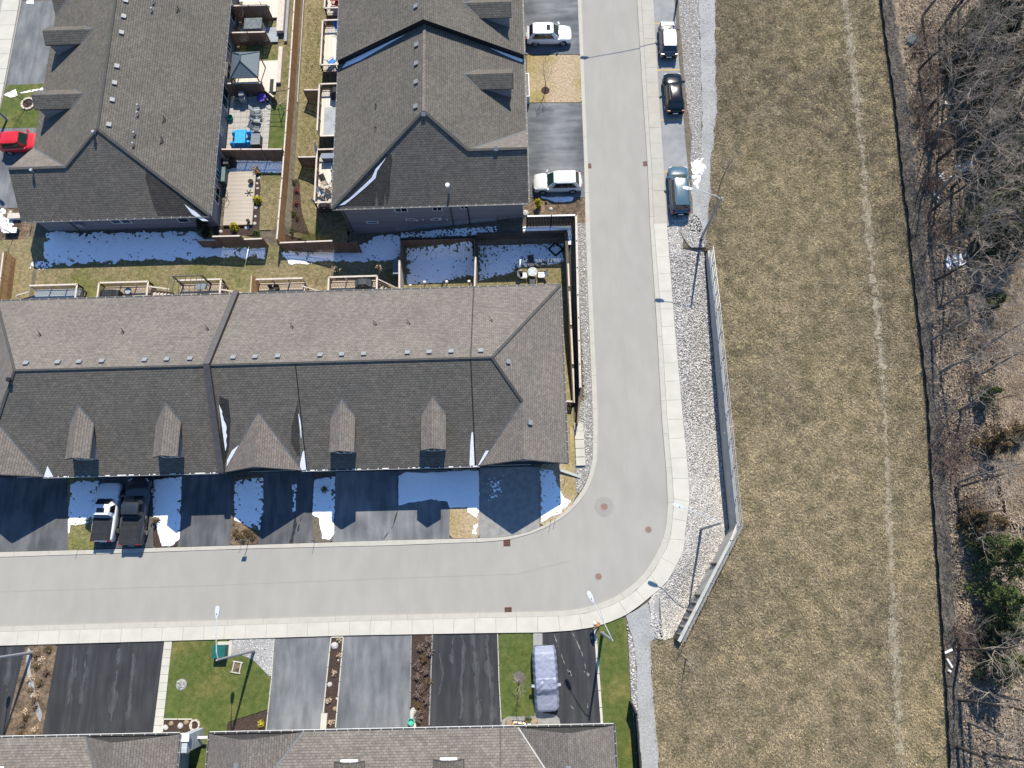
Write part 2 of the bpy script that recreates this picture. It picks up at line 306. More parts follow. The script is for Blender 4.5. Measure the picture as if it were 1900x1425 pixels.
def nmesh(name, V, F, mats, parent=None, tone=None, smooth=False):
    me = bpy.data.meshes.new(name); V = np.asarray(V, np.float32); F = np.asarray(F, np.int32); k = F.shape[1]
    me.vertices.add(len(V)); me.vertices.foreach_set('co', V.ravel()); me.loops.add(F.size); me.loops.foreach_set('vertex_index', F.ravel())
    me.polygons.add(len(F)); me.polygons.foreach_set('loop_start', np.arange(0, F.size, k, dtype=np.int32)); me.polygons.foreach_set('loop_total', np.full(len(F), k, np.int32))
    me.update(calc_edges=True); me.materials.append(mats)
    if smooth: me.polygons.foreach_set('use_smooth', np.ones(len(F), bool))
    if tone is not None:
        at = me.attributes.new('tone', 'FLOAT', 'POINT'); at.data.foreach_set('value', np.asarray(tone, np.float32))
    o = bpy.data.objects.new(name, me); COL.objects.link(o)
    if parent: o.parent = parent
    WL[o.name] = Vector((0, 0, 0)); return o
# ------------------------------------------------------------------ noise and region tools
_perm = RNG.rand(256, 256)
def vnoise(x, y, s):
    x = np.asarray(x) * s + 1000; y = np.asarray(y) * s + 1000; xi = np.floor(x).astype(int); yi = np.floor(y).astype(int)
    fx = x - xi; fy = y - yi; fx = fx * fx * (3 - 2 * fx); fy = fy * fy * (3 - 2 * fy); g = lambda a, b: _perm[a % 256, b % 256]
    return (g(xi, yi) * (1 - fx) + g(xi + 1, yi) * fx) * (1 - fy) + (g(xi, yi + 1) * (1 - fx) + g(xi + 1, yi + 1) * fx) * fy
def fbm(x, y, s, o=4):
    r = 0; a = .5; tot = 0
    for i in range(o): r = r + a * vnoise(x, y, s); tot += a; a *= .55; s *= 2.1
    return r / tot
def sdf(x, y, poly):
    """positive inside"""
    x = np.asarray(x, float); y = np.asarray(y, float); d = np.full(x.shape, 1e9); ins = np.zeros(x.shape, bool); n = len(poly)
    for i in range(n):
        ax, ay = poly[i]; bx, by = poly[(i + 1) % n]; ex, ey = bx - ax, by - ay; wx, wy = x - ax, y - ay
        t = np.clip((wx * ex + wy * ey) / (ex * ex + ey * ey + 1e-12), 0, 1); d = np.minimum(d, (wx - ex * t) ** 2 + (wy - ey * t) ** 2)
        c = ((ay > y) != (by > y)) & (x < (bx - ax) * (y - ay) / ((by - ay) if abs(by - ay) > 1e-12 else 1e-12) + ax); ins ^= c
    return np.where(ins, 1, -1) * np.sqrt(d)
def region(name, fld, bbox, step, m, off, zf=None, thick=0):
    """mesh of fld>0 by marching squares, draped on the ground"""
    x0, x1, y0, y1 = bbox; xs = np.arange(x0, x1 + step, step); ys = np.arange(y0, y1 + step, step)
    X, Y = np.meshgrid(xs, ys, indexing='ij'); F = fld(X, Y); V = []; FC = []; idx = {}; ed = {}
    pos = F > 0; nx, ny = X.shape
    def vid(i, j):
        k = (i, j)
        if k not in idx: idx[k] = len(V); V.append((X[i, j], Y[i, j]))
        return idx[k]
    def eid(a, b):
        k = (a, b) if a < b else (b, a)
        if k not in ed:
            fa, fb = F[k[0]], F[k[1]]; t = fa / (fa - fb); ed[k] = len(V)
            V.append((X[k[0]] + (X[k[1]] - X[k[0]]) * t, Y[k[0]] + (Y[k[1]] - Y[k[0]]) * t))
        return ed[k]
    anyp = pos[:-1, :-1] | pos[1:, :-1] | pos[:-1, 1:] | pos[1:, 1:]
    for i, j in zip(*np.nonzero(anyp)):
        c = [(i, j), (i + 1, j), (i + 1, j + 1), (i, j + 1)]; f = []
        for k in range(4):
            a, b = c[k], c[(k + 1) % 4]
            if pos[a]: f.append(vid(*a))
            if pos[a] != pos[b]: f.append(eid(a, b))
        if len(f) > 2: FC.append(f)
    if not V: return None
    V = np.array(V); Z = (zf(V[:, 0], V[:, 1]) if zf else T(V[:, 0], V[:, 1])) + off
    if thick: Z = Z + thick * np.minimum(1, np.maximum(0, fld(V[:, 0], V[:, 1])) * 6)
    me = bpy.data.meshes.new(name); me.from_pydata([(float(a), float(b), float(c)) for (a, b), c in zip(V, Z)], [], FC); me.materials.append(m)
    me.polygons.foreach_set('use_smooth', [True] * len(FC)); me.update()
    o = bpy.data.objects.new(name, me); COL.objects.link(o); WL[o.name] = Vector((0, 0, 0)); return o
def wpoly(pts): return [tuple(P(a, b)[:2]) for a, b in pts]
def bb(poly, m=.3):
    xs = [p[0] for p in poly]; ys = [p[1] for p in poly]; return (min(xs) - m, max(xs) + m, min(ys) - m, max(ys) + m)
def patch(name, pts, m, off, step=.3, rag=.0, rs=1.5, world=False):
    poly = pts if world else wpoly(pts)
    return struct(region(name, lambda X, Y: sdf(X, Y, poly) + rag * (fbm(X, Y, rs) - .5) * 2, bb(poly), step, m, off))
def flat(name, pts, m, z, world=False, parent=None):
    b = MB(); b.face([((p[0], p[1], z) if world else (*P(*p)[:2], z)) for p in pts]); o = b.build(name, m, parent); return o
def scatter_pts(poly, dens, keep=None):
    x0, x1, y0, y1 = bb(poly, 0); n = int((x1 - x0) * (y1 - y0) * dens); x = RNG.uniform(x0, x1, n); y = RNG.uniform(y0, y1, n)
    k = sdf(x, y, poly) > .05
    x, y = x[k], y[k]
    if keep is not None: k = keep(x, y); x, y = x[k], y[k]
    return x, y
def tufts(name, x, y, m, h=(.08, .2), w=.035, blades=5, lean=.5, z=None, spread=.06):
    n = len(x); V = []; tone = []; z = T(x, y) if z is None else z; tn = RNG.rand(n)
    for b in range(blades):
        a = RNG.uniform(0, 2 * np.pi, n); ox = RNG.normal(0, spread, n); oy = RNG.normal(0, spread, n); hh = RNG.uniform(h[0], h[1], n); l = RNG.uniform(.2, lean * 2, n) * hh
        ca, sa = np.cos(a), np.sin(a); bx, by = x + ox, y + oy
        tri = np.stack([np.stack([bx - sa * w, by + ca * w, z + 0 * bx], 1), np.stack([bx + sa * w, by - ca * w, z + 0 * bx], 1), np.stack([bx + ca * l, by + sa * l, z + hh], 1)], 1)
        V.append(tri); tone.append(np.repeat(np.clip(tn + RNG.normal(0, .2, n), 0, 1), 3))
    V = np.concatenate(V).reshape(-1, 3); return nmesh(name, V, np.arange(len(V)).reshape(-1, 3), m, tone=np.concatenate(tone))
ICO_V = None
def stones(name, x, y, m, r=(.08, .2), flatn=.6, z=None, parent=None):
    global ICO_V, ICO_F
    if ICO_V is None:
        ICO_V = np.array([(1, .2, 0), (-.9, .3, .1), (.1, 1, -.1), (-.1, -1, .1), (.35, .3, .9), (-.35, -.4, .85), (0, 0, -.8)], float); ICO_F = np.array([(0, 2, 4), (2, 1, 4), (1, 5, 4), (1, 3, 5), (3, 0, 5), (0, 4, 5), (2, 0, 6), (1, 2, 6), (3, 1, 6), (0, 3, 6)])
    n = len(x); z = T(x, y) if z is None else z; nv = len(ICO_V)
    base = ICO_V[None] * (1 + RNG.uniform(-.28, .28, (n, nv, 1))); sc = RNG.uniform(r[0], r[1], n)[:, None, None] * RNG.uniform(.7, 1.3, (n, 1, 3)); base = base * sc; base[:, :, 2] *= flatn
    a = RNG.uniform(0, 2 * np.pi, n); ca, sa = np.cos(a)[:, None], np.sin(a)[:, None]; bx = base[:, :, 0] * ca - base[:, :, 1] * sa; by = base[:, :, 0] * sa + base[:, :, 1] * ca
    til = RNG.normal(0, .35, (n, 1)); bz = base[:, :, 2] + bx * til
    V = np.stack([bx + x[:, None], by + y[:, None], bz + z[:, None] + .02], 2).reshape(-1, 3)
    F = (ICO_F[None] + (np.arange(n) * nv)[:, None, None]).reshape(-1, 3); return nmesh(name, V, F, m, parent, tone=np.repeat(RNG.rand(n), nv))
# ------------------------------------------------------------------ the ground: one sheet to the horizon
def axis(a, b, st, outer): return np.array(sorted(set([-o for o in outer] + list(np.round(np.arange(a, b + st, st), 3)) + list(outer))))
gx = axis(-62, 60, .5, [90, 200, 700, 2500]); gy = axis(-22, 68, .5, [90, 200, 700, 2500])
GX, GY = np.meshgrid(gx, gy, indexing='ij'); GZ = np.where(((GX > 13) & (GX < 18.3) & (GY > 2) & (GY < 30)) & (T(GX, GY) > -.1) & (GX > 17), -2.6, T(GX, GY)); GD = .845 * (GX - 12.1) - .535 * (GY + 4.8); GZ = np.where((GY <= 4.6) & (GY > -5) & (GX > 11.5) & (GD > -.2) & (GD < .6), -2.6, GZ) - .06 + np.where((GX > 18.5) & (GX < 60), .1 * (fbm(GX, GY, .35) - .5), 0) * (np.abs(GY) < 90)
ni, nj = GX.shape; ii, jj = np.meshgrid(np.arange(ni - 1), np.arange(nj - 1), indexing='ij'); a0 = (ii * nj + jj).ravel()
ground = struct(nmesh('ground', np.stack([GX.ravel(), GY.ravel(), GZ.ravel()], 1), np.stack([a0, a0 + nj, a0 + nj + 1, a0 + 1], 1), M_DIRT, smooth=True))
# ---- rough field with its matted winter grass
FENCE_PX = [(1632, -30), (1634, 0), (1642.5, 70), (1656.6, 168), (1666.4, 253), (1677.6, 365), (1684, 400), (1691, 488), (1708.8, 638), (1721, 751), (1728.5, 900), (1736.4, 1010), (1747, 1158), (1755, 1287), (1762, 1425), (1764, 1470)]
ditch_w = wpoly(FENCE_PX)
field_west = [(1324, -30), (1327, 0), (1328, 147), (1330, 206), (1319, 295), (1315, 412), (1300, 462), (1316, 466)]
wall_e = [(17.85, 29.3), (17.85, 4.1), (12.3, -4.9), (11.9, -4.7)]
fw2 = [(1212, 1186), (1206, 1189), (1210, 1273), (1223, 1425), (1225, 1470)]
field_poly = wpoly(field_west) + wall_e + wpoly(fw2) + [(p[0], p[1]) for p in reversed(ditch_w)]
field = patch('field', field_poly, M_FIELD, .0, .5, .12, 1.5, world=True)
x, y = scatter_pts(field_poly, 120); k = fbm(x, y, 1.6, 2) + RNG.uniform(-.35, .35, len(x)) > .4; x, y = x[k], y[k]
stuff(tufts('field_grass', x, y, M_TUFT, (.06, .17), .024, 4, .9, spread=.12), 'matted straw and olive winter grass over the wide rough field', 'grass')
x, y = scatter_pts(field_poly, .8); k = fbm(x, y, .3, 2) > .5; x, y = x[k], y[k]
stuff(stones('field_stones', x, y, M_STONE, (.02, .05), .6), 'small pale stones strewn across the rough field', 'stones')
# faint gravel track running down the field
track = [(1560, -20), (1566, 0), (1575, 60), (1583, 130), (1590, 190), (1600, 280), (1607, 380), (1613, 450), (1620, 520), (1632, 640), (1640, 740), (1645, 860), (1650, 980), (1657, 1120), (1665, 1300), (1672, 1425), (1674, 1460)]
tw = np.array(wpoly(track))
def dist_line(X, Y, pl):
    d = np.full(np.shape(X), 1e9)
    for (ax, ay), (bx, by) in zip(pl[:-1], pl[1:]):
        ex, ey = bx - ax, by - ay; t = np.clip(((X - ax) * ex + (Y - ay) * ey) / (ex * ex + ey * ey), 0, 1); d = np.minimum(d, np.hypot(X - ax - ex * t, Y - ay - ey * t))
    return d
struct(region('gravel_track', lambda X, Y: .16 + .8 * (fbm(X, Y, 3.6, 3) - .5) + .3 * (fbm(X + 9, Y, .22, 2) - .5) + .12 * ss(25, 50, Y) - dist_line(X, Y, tw) * .75, bb([tuple(p) for p in tw], 1.5), .09, M_TRACK, .04))
x = RNG.rand(5200) * (len(tw) - 1.001); i0 = x.astype(int); fr = x - i0; pp = tw[i0] * (1 - fr[:, None]) + tw[i0 + 1] * fr[:, None]; xx = pp[:, 0] + RNG.normal(0, .42, len(x)); k = fbm(xx + 9, pp[:, 1], .22, 2) + .2 * ss(25, 50, pp[:, 1]) + RNG.uniform(-.2, .2, len(x)) > .5
stuff(stones('track_stones', xx[k], pp[k, 1], M_STONE, (.025, .06), .6), 'loose pale gravel along the faint track through the field', 'stones')
# ---- woodland floor beyond the ditch
east_w = [(p[0] + .9, p[1]) for p in ditch_w]
wood_poly = east_w + [(62, -22), (66, 68)]
wood = patch('woodland_floor', wood_poly, M_LITTER, .0, .6, .0, 1, world=True)
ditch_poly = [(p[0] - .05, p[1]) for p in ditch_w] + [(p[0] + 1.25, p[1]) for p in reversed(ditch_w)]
struct(region('ditch', lambda X, Y: sdf(X, Y, ditch_poly) + .9 * (fbm(X, Y, 1.6) - .45), bb(ditch_poly), .15, M_MUD_SHADE, .05))
x, y = scatter_pts(wpoly([(1665, -20), (1900, -40), (1940, 1460), (1785, 1460), (1755, 900), (1700, 300)]), 55); x = x[:42000]; y = y[:42000]
n = len(x); a = RNG.uniform(0, 6.28, n); s = RNG.uniform(.03, .085, n); z = T(x, y) + .06 + RNG.uniform(0, .1, n); tl = RNG.normal(0, .5, (4, n))
cor = [(-1, -.6), (1, -.6), (1, .6), (-1, .6)]
V = np.stack([np.stack([x + s * (u * np.cos(a) - v * np.sin(a)), y + s * (u * np.sin(a) + v * np.cos(a)), z + s * tl[i]], 1) for i, (u, v) in enumerate(cor)], 1).reshape(-1, 3)
stuff(nmesh('leaf_carpet', V, np.arange(4 * n).reshape(-1, 4), M_LEAF, tone=np.repeat(RNG.rand(n), 4)), 'carpet of fallen brown leaves under the bare trees', 'leaves')
reed_poly = wpoly([(1842, 500), (1905, 460), (1950, 990), (1866, 965), (1852, 880), (1862, 800), (1838, 740), (1846, 640), (1836, 570)])
patch('reed_bank', reed_poly, M_REED, .3, .4, .5, .8, world=True)
x, y = scatter_pts(reed_poly, 45); stuff(tufts('dead_reeds', x, y, mat('reed_blade', (.42, .33, .24), (.25, .19, .13), .8, tone=.4), (.2, .5), .03, 5, 1.6, z=T(x, y) + .3, spread=.1), 'flattened pale dead reeds on the bank at the far right edge', 'reeds')
# ---- streets
KIN_W = [(1079, -30), (1079, 0), (1084, 147), (1091, 309), (1094.8, 420), (1099.5, 560), (1106, 700), (1109, 771.6), (1107.8, 852.7), (1099.5, 888.5), (1087, 914), (1073, 934), (1058, 949), (1040, 962.5), (1015, 978), (982.5, 991), (946.7, 1000.7), (905, 1005), (859.6, 1006.7), (720, 1012), (460, 1018), (230, 1026), (0, 1033.6), (-40, 1035)]
KOUT_W = [(1070, -30), (1071.8, 0), (1077.7, 147), (1083.6, 295), (1086.5, 420), (1091.5, 560), (1097.5, 700), (1100.7, 795), (1099.5, 853), (1092, 886), (1083, 905), (1073, 920), (1062, 935), (1049, 948), (1032, 963), (1016, 971), (992, 983), (970.6, 990), (934.8, 996.5), (892, 998.5), (720, 1003), (460, 1011.5), (230, 1018.5), (0, 1024.6), (-40, 1026)]
KIN_E = [(1181, -30), (1182, 0), (1192.6, 177), (1201.4, 309), (1206, 420), (1218, 597), (1228, 780), (1236.5, 880), (1239, 939.6), (1234, 987), (1226, 1011), (1215, 1032.7), (1206, 1048), (1193.6, 1066), (1174, 1085), (1150.6, 1102), (1131, 1112.5), (1107.7, 1121), (1085, 1128), (1060, 1131.7), (1035.6, 1134), (900, 1137), (650, 1142.5), (400, 1151), (0, 1162.7), (-40, 1164)]
JOI_E = [(1188.6, -30), (1189.6, 0), (1200, 177), (1208.8, 309), (1213, 420), (1226.5, 597), (1237.6, 780), (1246.5, 880), (1250, 935), (1243.7, 994.5), (1236, 1018), (1224.6, 1037), (1215, 1055), (1201, 1074), (1181, 1094), (1157, 1111), (1136, 1122), (1110, 1131.5), (1085, 1138), (1062, 1141), (1040, 1143), (900, 1146), (650, 1152.5), (400, 1161), (0, 1171.8), (-40, 1173.2)]
OUT_E = [(1210.5, -30), (1211.7, 0), (1222.3, 177), (1231, 309), (1237.7, 420), (1250.7, 597), (1261.4, 780), (1271, 880), (1274, 927.7), (1270, 994.5), (1264, 1018), (1255.6, 1037), (1243, 1062), (1227, 1087.5), (1210, 1104), (1190, 1121), (1160, 1142), (1130, 1154.5), (1103, 1163.5), (1060, 1170), (1006.5, 1173.5), (900, 1174.6), (650, 1179), (400, 1186.7), (0, 1198), (-40, 1199.5)]
road = flat('road', KIN_W + KIN_E[::-1], M_ROAD, .0)
struct(road)
flat_bed = flat('kerb_bed', KIN_W + KOUT_W[::-1], M_JOINT, .004); struct(flat_bed)
bed2 = flat('walk_bed', KIN_E + OUT_E[::-1], M_JOINT, .004); struct(bed2)
def resample(pl, n):
    p = np.array(pl); s = np.r_[0, np.cumsum(np.hypot(*np.diff(p, axis=0).T))]; t = np.linspace(0, s[-1], n + 1); return np.stack([np.interp(t, s, p[:, 0]), np.interp(t, s, p[:, 1])], 1), s[-1]
def slabs(parent, name, A, B, step, gap, z0, z1, m, m2=None, chamfer=0, inset=0):
    """slabs between two outlines, each one an object"""
    _, L = resample(B, 4); n = max(2, int(L / step)); a, _ = resample(A, n * 4); fb, _ = resample(B, 1500); b = np.array([fb[np.argmin(np.hypot(*(fb - q).T))] for q in a])
    for i in range(n):
        mb = MB(); j0 = i * 4; ra = [Vector((*a[j], 0)) for j in range(j0, j0 + 5)]; rb = [Vector((*b[j], 0)) for j in range(j0, j0 + 5)]
        for r in (ra, rb):
            d = (r[1] - r[0]).normalized(); r[0] = r[0] + d * gap; d = (r[-2] - r[-1]).normalized(); r[-1] = r[-1] + d * gap
        if inset:
            for k in range(5): d = (rb[k] - ra[k]).normalized() * inset; ra[k] = ra[k] + d; rb[k] = rb[k] - d
        dz = random.uniform(-.006, .006); zz = Vector((0, 0, z1 + dz)); z_ = Vector((0, 0, z0))
        if m2 and (m2[0] <= (ra[2].y)): mm = m2[1]
        else: mm = m
        for k in range(4):
            mb.face([ra[k] + zz, rb[k] + zz, rb[k + 1] + zz, ra[k + 1] + zz][::-1]); mb.face([ra[k] + z_, ra[k] + zz, ra[k + 1] + zz, ra[k + 1] + z_]); mb.face([rb[k] + zz, rb[k] + z_, rb[k + 1] + z_, rb[k + 1] + zz])
        mb.face([ra[0] + z_, rb[0] + z_, rb[0] + zz, ra[0] + zz]); mb.face([ra[4] + zz, rb[4] + zz, rb[4] + z_, ra[4] + z_])
        mb.build(name, mm, parent)
W = lambda pl: wpoly(pl)
kin, kout, kie, joi, oute = W(KIN_W), W(KOUT_W), W(KIN_E), W(JOI_E), W(OUT_E)
kerb = struct(flat('kerb', [(0, 0)] * 0 + KIN_W[:2] + KOUT_W[:2][::-1], M_JOINT, .008)); slabs(kerb, 'kerb_stone', kin, kout, 3.0, .006, .004, .05, M_CONCK)
kerb2 = struct(flat('kerb', KIN_E[:2] + JOI_E[:2][::-1], M_JOINT, .008)); slabs(kerb2, 'kerb_stone', kie, joi, 3.0, .006, .004, .1, M_CONCK, (33.0, M_CONCE), inset=.0)
walk = struct(flat('sidewalk', JOI_E[:2] + OUT_E[:2][::-1], M_JOINT, .008)); slabs(walk, 'slab', joi, oute, 1.75, .008, .004, .135, M_CONC, (33.0, M_CONCE), inset=.012)
# far left street and walk at the top left corner
struct(flat('road', [(-60, -30), (9, -30), (9, 0), (-40, 390), (-80, 390)], M_ROAD, .0))
w3 = struct(flat('sidewalk', [(9, -30), (42, -30), (41, 0), (11, 155), (0, 205), (-38, 430), (-60, 430), (0, 40)], M_JOINT, .004))
slabs(w3, 'slab', W([(12, -30), (0, 35), (-45, 300)]), W([(43, -30), (0, 203), (-20, 300)]), 1.75, .014, .0, .1, M_CONC)
# parking bay
bay = struct(flat('parking_bay', [(1210.5, -30), (1211.7, 0), (1222.3, 177), (1231, 309), (1237.7, 419), (1278, 418), (1281, 383), (1276.6, 306), (1272, 265), (1267.7, 206), (1260.4, 118), (1251.5, 0), (1249, -30)], M_BAY, .012))
for yl, x0, x1, l in ((43.6, 1214, 1236, 'yellow bay line ahead of the white roofed hatchback'), (130.5, 1219, 1262, 'yellow bay line between the white roofed hatchback and the black car'), (223, 1225, 1267, 'yellow bay line behind the black parked car'), (319, 1231, 1240, 'yellow bay line beside the nose of the blue minivan')):
    o = flat('painted_line', [(x0, yl - 1.2), (x1, yl - 2.2), (x1, yl + .3), (x0, yl + 1.2)], M_YELLOW, .018, parent=bay); o['label'] = l
# broken stone borders
RB = [(1249, -30), (1251.5, 0), (1260.4, 118), (1267.7, 206), (1272, 265), (1276.6, 306), (1281, 383), (1278, 418), (1238, 420), (1240, 440)]
rip_n = [(1256, -30), (1258, 0), (1267, 118), (1275, 206), (1284, 255), (1280, 306), (1290, 330), (1300, 300), (1303, 200), (1300, 120), (1296, 0), (1295, -30)]
patch('dirt_verge', [(1249, -30), (1251.5, 0), (1260.4, 118), (1267.7, 206), (1272, 265), (1276.6, 306), (1281, 383), (1280, 430), (1292, 430), (1297, 300), (1286, 200), (1270, 60), (1262, -30)], M_DIRT, .02, .3, .1)
patch('stone_bed', rip_n, M_RBED, .035, .3, .15)
patch('crushed_stone_path', [(1295, -30), (1296, 0), (1300, 120), (1303, 200), (1299, 300), (1283, 330), (1284, 395), (1280, 425), (1296, 440), (1303, 462), (1315, 412), (1319, 295), (1329.6, 206), (1328, 147), (1326.7, 0), (1325, -30)], M_CRUSH, .03, .3, .25)
pn = wpoly(rip_n); x, y = scatter_pts(pn, 120); stuff(stones('riprap_stones', x, y, M_STONE, (.04, .09), .7), 'narrow strip of broken grey stone between the parking bay and the gravel path', 'stones')
pn = wpoly([(1300, 120), (1303, 200), (1299, 300), (1284, 395), (1300, 430), (1314, 400), (1319, 295), (1328, 180), (1326, 0), (1300, 0)]); x, y = scatter_pts(pn, 14); stuff(stones('path_chippings', x, y, M_STONE, (.03, .08), .7), 'loose chippings on the pale gravel path beside the field', 'stones')
# bank of stone falling from the walk to the foot of the retaining wall
bi = np.array(wpoly([(1238.5, 424), (1242, 470), (1250.7, 597), (1261.4, 780), (1271, 880), (1274, 927.7), (1270, 994.5), (1255.6, 1037), (1227, 1087.5), (1213, 1102), (1204, 1116)]))
bo = np.array([(15.9, 33.4), (17.6, 29.6), (17.68, 21.5), (17.68, 12.6), (17.68, 8.0), (17.68, 5.5), (17.66, 3.98), (15.9, 1.2), (13.8, -2.0), (12.0, -4.75), (10.4, -5.1)])
bd = np.array([.05, .45, .95, 1.4, 1.6, 1.6, 1.6, 1.6, 1.5, .9, .15])
tt = np.linspace(0, 1, 61); NB = 14
def rs(p, t): q = np.linspace(0, 1, len(p)); return np.stack([np.interp(t, q, p[:, k]) for k in range(2)], 1)
BI, BO, BD = rs(bi, tt), rs(bo, tt), np.interp(tt, np.linspace(0, 1, len(bd)), bd)
def bankz(d, u): return .05 - d * ss(-.15, 1.0, u) * (u > 0)
V = []
for i in range(61):
    for k in range(NB + 1):
        u = k / NB; p = BI[i] * (1 - u) + BO[i] * u; V.append((p[0], p[1], float(bankz(BD[i], np.array(u))) + .05 * (random.random() - .5) * (0 < k < NB)))
F = [(i * (NB + 1) + k, i * (NB + 1) + k + 1, (i + 1) * (NB + 1) + k + 1, (i + 1) * (NB + 1) + k) for i in range(60) for k in range(NB)]
struct(nmesh('stone_bed', np.array(V), np.array(F), M_RBED, smooth=True))
n = 62000; ti = RNG.rand(n) * 60; u = RNG.uniform(.01, .985, n); i0 = ti.astype(int); fr = (ti - i0)[:, None]
pa = BI[i0] * (1 - fr) + BI[i0 + 1] * fr; pb = BO[i0] * (1 - fr) + BO[i0 + 1] * fr; pp = pa * (1 - u[:, None]) + pb * u[:, None]; dd = BD[i0] * (1 - fr[:, 0]) + BD[i0 + 1] * fr[:, 0]
wdt = np.hypot(*(pb - pa).T); k = RNG.rand(n) < np.clip(wdt / 4.6, .1, 1); pp, u, dd = pp[k], u[k], dd[k]
stuff(stones('riprap_stones', pp[:, 0], pp[:, 1], M_STONE, (.04, .095), .75, z=bankz(dd, u)), 'wide bank of pale broken stone between the sidewalk and the railed retaining wall', 'stones')
patch('stone_bed', [(14.6, 33.2), (15.6, 34.4), (17.3, 33.2), (17.8, 30.8), (17.8, 30.05), (16.2, 30.05)], M_RBED, .03, .3, world=True); x, y = scatter_pts([(14.6, 33.2), (15.6, 34.4), (17.3, 33.2), (17.8, 30.8), (17.8, 30.05), (16.2, 30.05)], 130); stuff(stones('riprap_stones', x, y, M_STONE, (.05, .1), .7), 'small fan of broken stone around the foot of the lamp by the wall end', 'stones')
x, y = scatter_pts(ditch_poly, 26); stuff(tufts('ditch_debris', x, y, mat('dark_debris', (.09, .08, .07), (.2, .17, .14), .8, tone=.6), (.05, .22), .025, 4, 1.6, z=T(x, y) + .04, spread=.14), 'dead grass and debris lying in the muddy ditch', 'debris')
# path and stone edge at the bottom right
gp = [(1222, 1096), (1204, 1116), (1161, 1144), (1178, 1201), (1183, 1298), (1190, 1425), (1191, 1470), (1225, 1470), (1223, 1425), (1210, 1273), (1206, 1189), (1224, 1184), (1222, 1140)]
patch('crushed_stone_path', gp, M_CRUSH, .02, .3, .15)
gs = [(1161, 1146), (1178, 1201), (1183, 1298), (1190, 1425), (1191, 1470), (1186, 1470), (1184, 1425), (1171, 1298), (1166, 1201)]
patch('stone_bed', gs, M_RBED, .035, .3); x, y = scatter_pts(wpoly(gs), 60); stuff(stones('white_edge_stones', x, y, M_WSTONE, (.06, .12), .6), 'band of white stones between the bottom right lawn and the gravel path', 'stones')
gs = [(1212, 1130), (1243, 1183), (1215, 1188), (1206, 1150)]; x, y = scatter_pts(wpoly(gs), 40); stuff(stones('riprap_stones', x, y, M_STONE, (.06, .13), .6), 'tail of broken stone where the bank meets the gravel path', 'stones')
# stone strip west of the street
ws = [(1071, 414), (1087, 414), (1091.5, 560), (1097.5, 700), (1100.7, 795), (1099.5, 853), (1092, 886), (1074, 918), (1068, 910), (1066, 860), (1066, 800), (1078, 740), (1078, 640), (1075, 560), (1070, 470)]
patch('stone_bed', ws, M_RBED, .035, .3); x, y = scatter_pts(wpoly(ws), 130); stuff(stones('riprap_stones', x, y, M_STONE, (.04, .085), .7), 'strip of broken stone between the dark garden fence and the left kerb', 'stones')
# ---- driveways
DR = [
 ('pale new driveway north of the white car at the top', [(973, -30), (1070, -30), (1076, 101), (974, 101)], M_DRV_EW), ('', [(974, 191.5), (1080, 191), (1086, 366), (976, 366)], M_DRV_EW),
 ('', [(41, 3), (140, 2), (140, 155), (11, 158)], M_DRV_OLD), ('', [(-80, 238), (90, 237), (90, 386), (-80, 388)], M_DRV_OLD),
 ('', [(-20, 885), (131, 885), (126, 1021), (-20, 1025)], M_DRV_MID), ('', [(182, 880), (287, 880), (284, 1015.5), (180, 1018.5)], M_DRV_MID),
 ('', [(338, 880), (433, 878), (427.5, 1012), (330.5, 1014.5)], M_DRV_MID), ('', [(490, 876), (580, 876), (580.8, 1007.5), (478.6, 1010)], M_DRV_MID),
 ('', [(623, 876), (738, 874), (736, 1003), (617, 1006)], M_DRV_OLD), ('', [(738.6, 874), (834, 872), (833.5, 999.5), (736.6, 1003)], M_DRV_OLD),
 ('', [(890, 868), (1002, 866), (1001, 979), (990, 983), (970, 989.5), (934, 996), (890, 998)], M_CONCOLD),
 ('', [(-30, 1198.5), (48, 1197.3), (3, 1392), (-30, 1393)], M_DRV_NEW), ('', [(107, 1195.5), (305, 1190), (283, 1380), (73, 1390)], M_DRV_NEW),
 ('', [(509, 1184), (613, 1181.5), (598, 1372), (493, 1372)], M_DRV_OLD), ('', [(638.8, 1181), (763.5, 1178), (760, 1365), (622, 1372)], M_DRV_OLD),
 ('', [(803, 1176.8), (923, 1175), (929, 1365), (796, 1370)], M_DRV_NEW), ('', [(1006.5, 1174.2), (1060, 1170.5), (1102, 1164.5), (1115, 1362), (1044, 1362), (1042, 1345), (1038, 1333), (1030, 1326), (1006.5, 1322)], M_DRV_NEW)]
for lab, pl, m in DR: struct(flat('driveway', pl, m, .012))
# ---- lawns, verges and beds
patch('lawn', [(11, 158), (140, 155), (140, 237), (-30, 239), (0, 205)], M_LAWN, .02)
patch('lawn', [(978, 102), (1077.2, 102), (1080.5, 190), (977, 190.5)], M_STRAW, .02)
patch('garden_bed', [(974, 366.8), (1085.6, 366.8), (1087, 415), (1068, 415), (1067, 404), (974, 404)], M_GARDEN, .03, .25, .08)
patch('lawn', [(126, 885), (182, 885), (180, 1018.5), (126, 1021)], M_DRY, .02)
patch('garden_bed', [(287, 885), (338, 885), (330.5, 1014.5), (284.5, 1015.5)], M_MULCH, .02, .25)
patch('garden_bed', [(433, 884), (490, 884), (478.6, 1009.5), (427.5, 1011.8)], M_GARDEN, .02, .25)
patch('garden_bed', [(580, 884), (623, 884), (617, 1005.5), (581, 1007)], M_DIRT, .02, .25)
patch('lawn', [(834.2, 870), (889.5, 870), (889.5, 998), (834, 999)], M_STRAW, .02)
patch('lawn', [(1002.6, 862), (1056, 856), (1058, 790), (1066, 800), (1066, 860), (1072, 915), (1062, 935), (1049, 948), (1032, 963), (1016, 971), (1002, 978)], M_STRAW, .025)
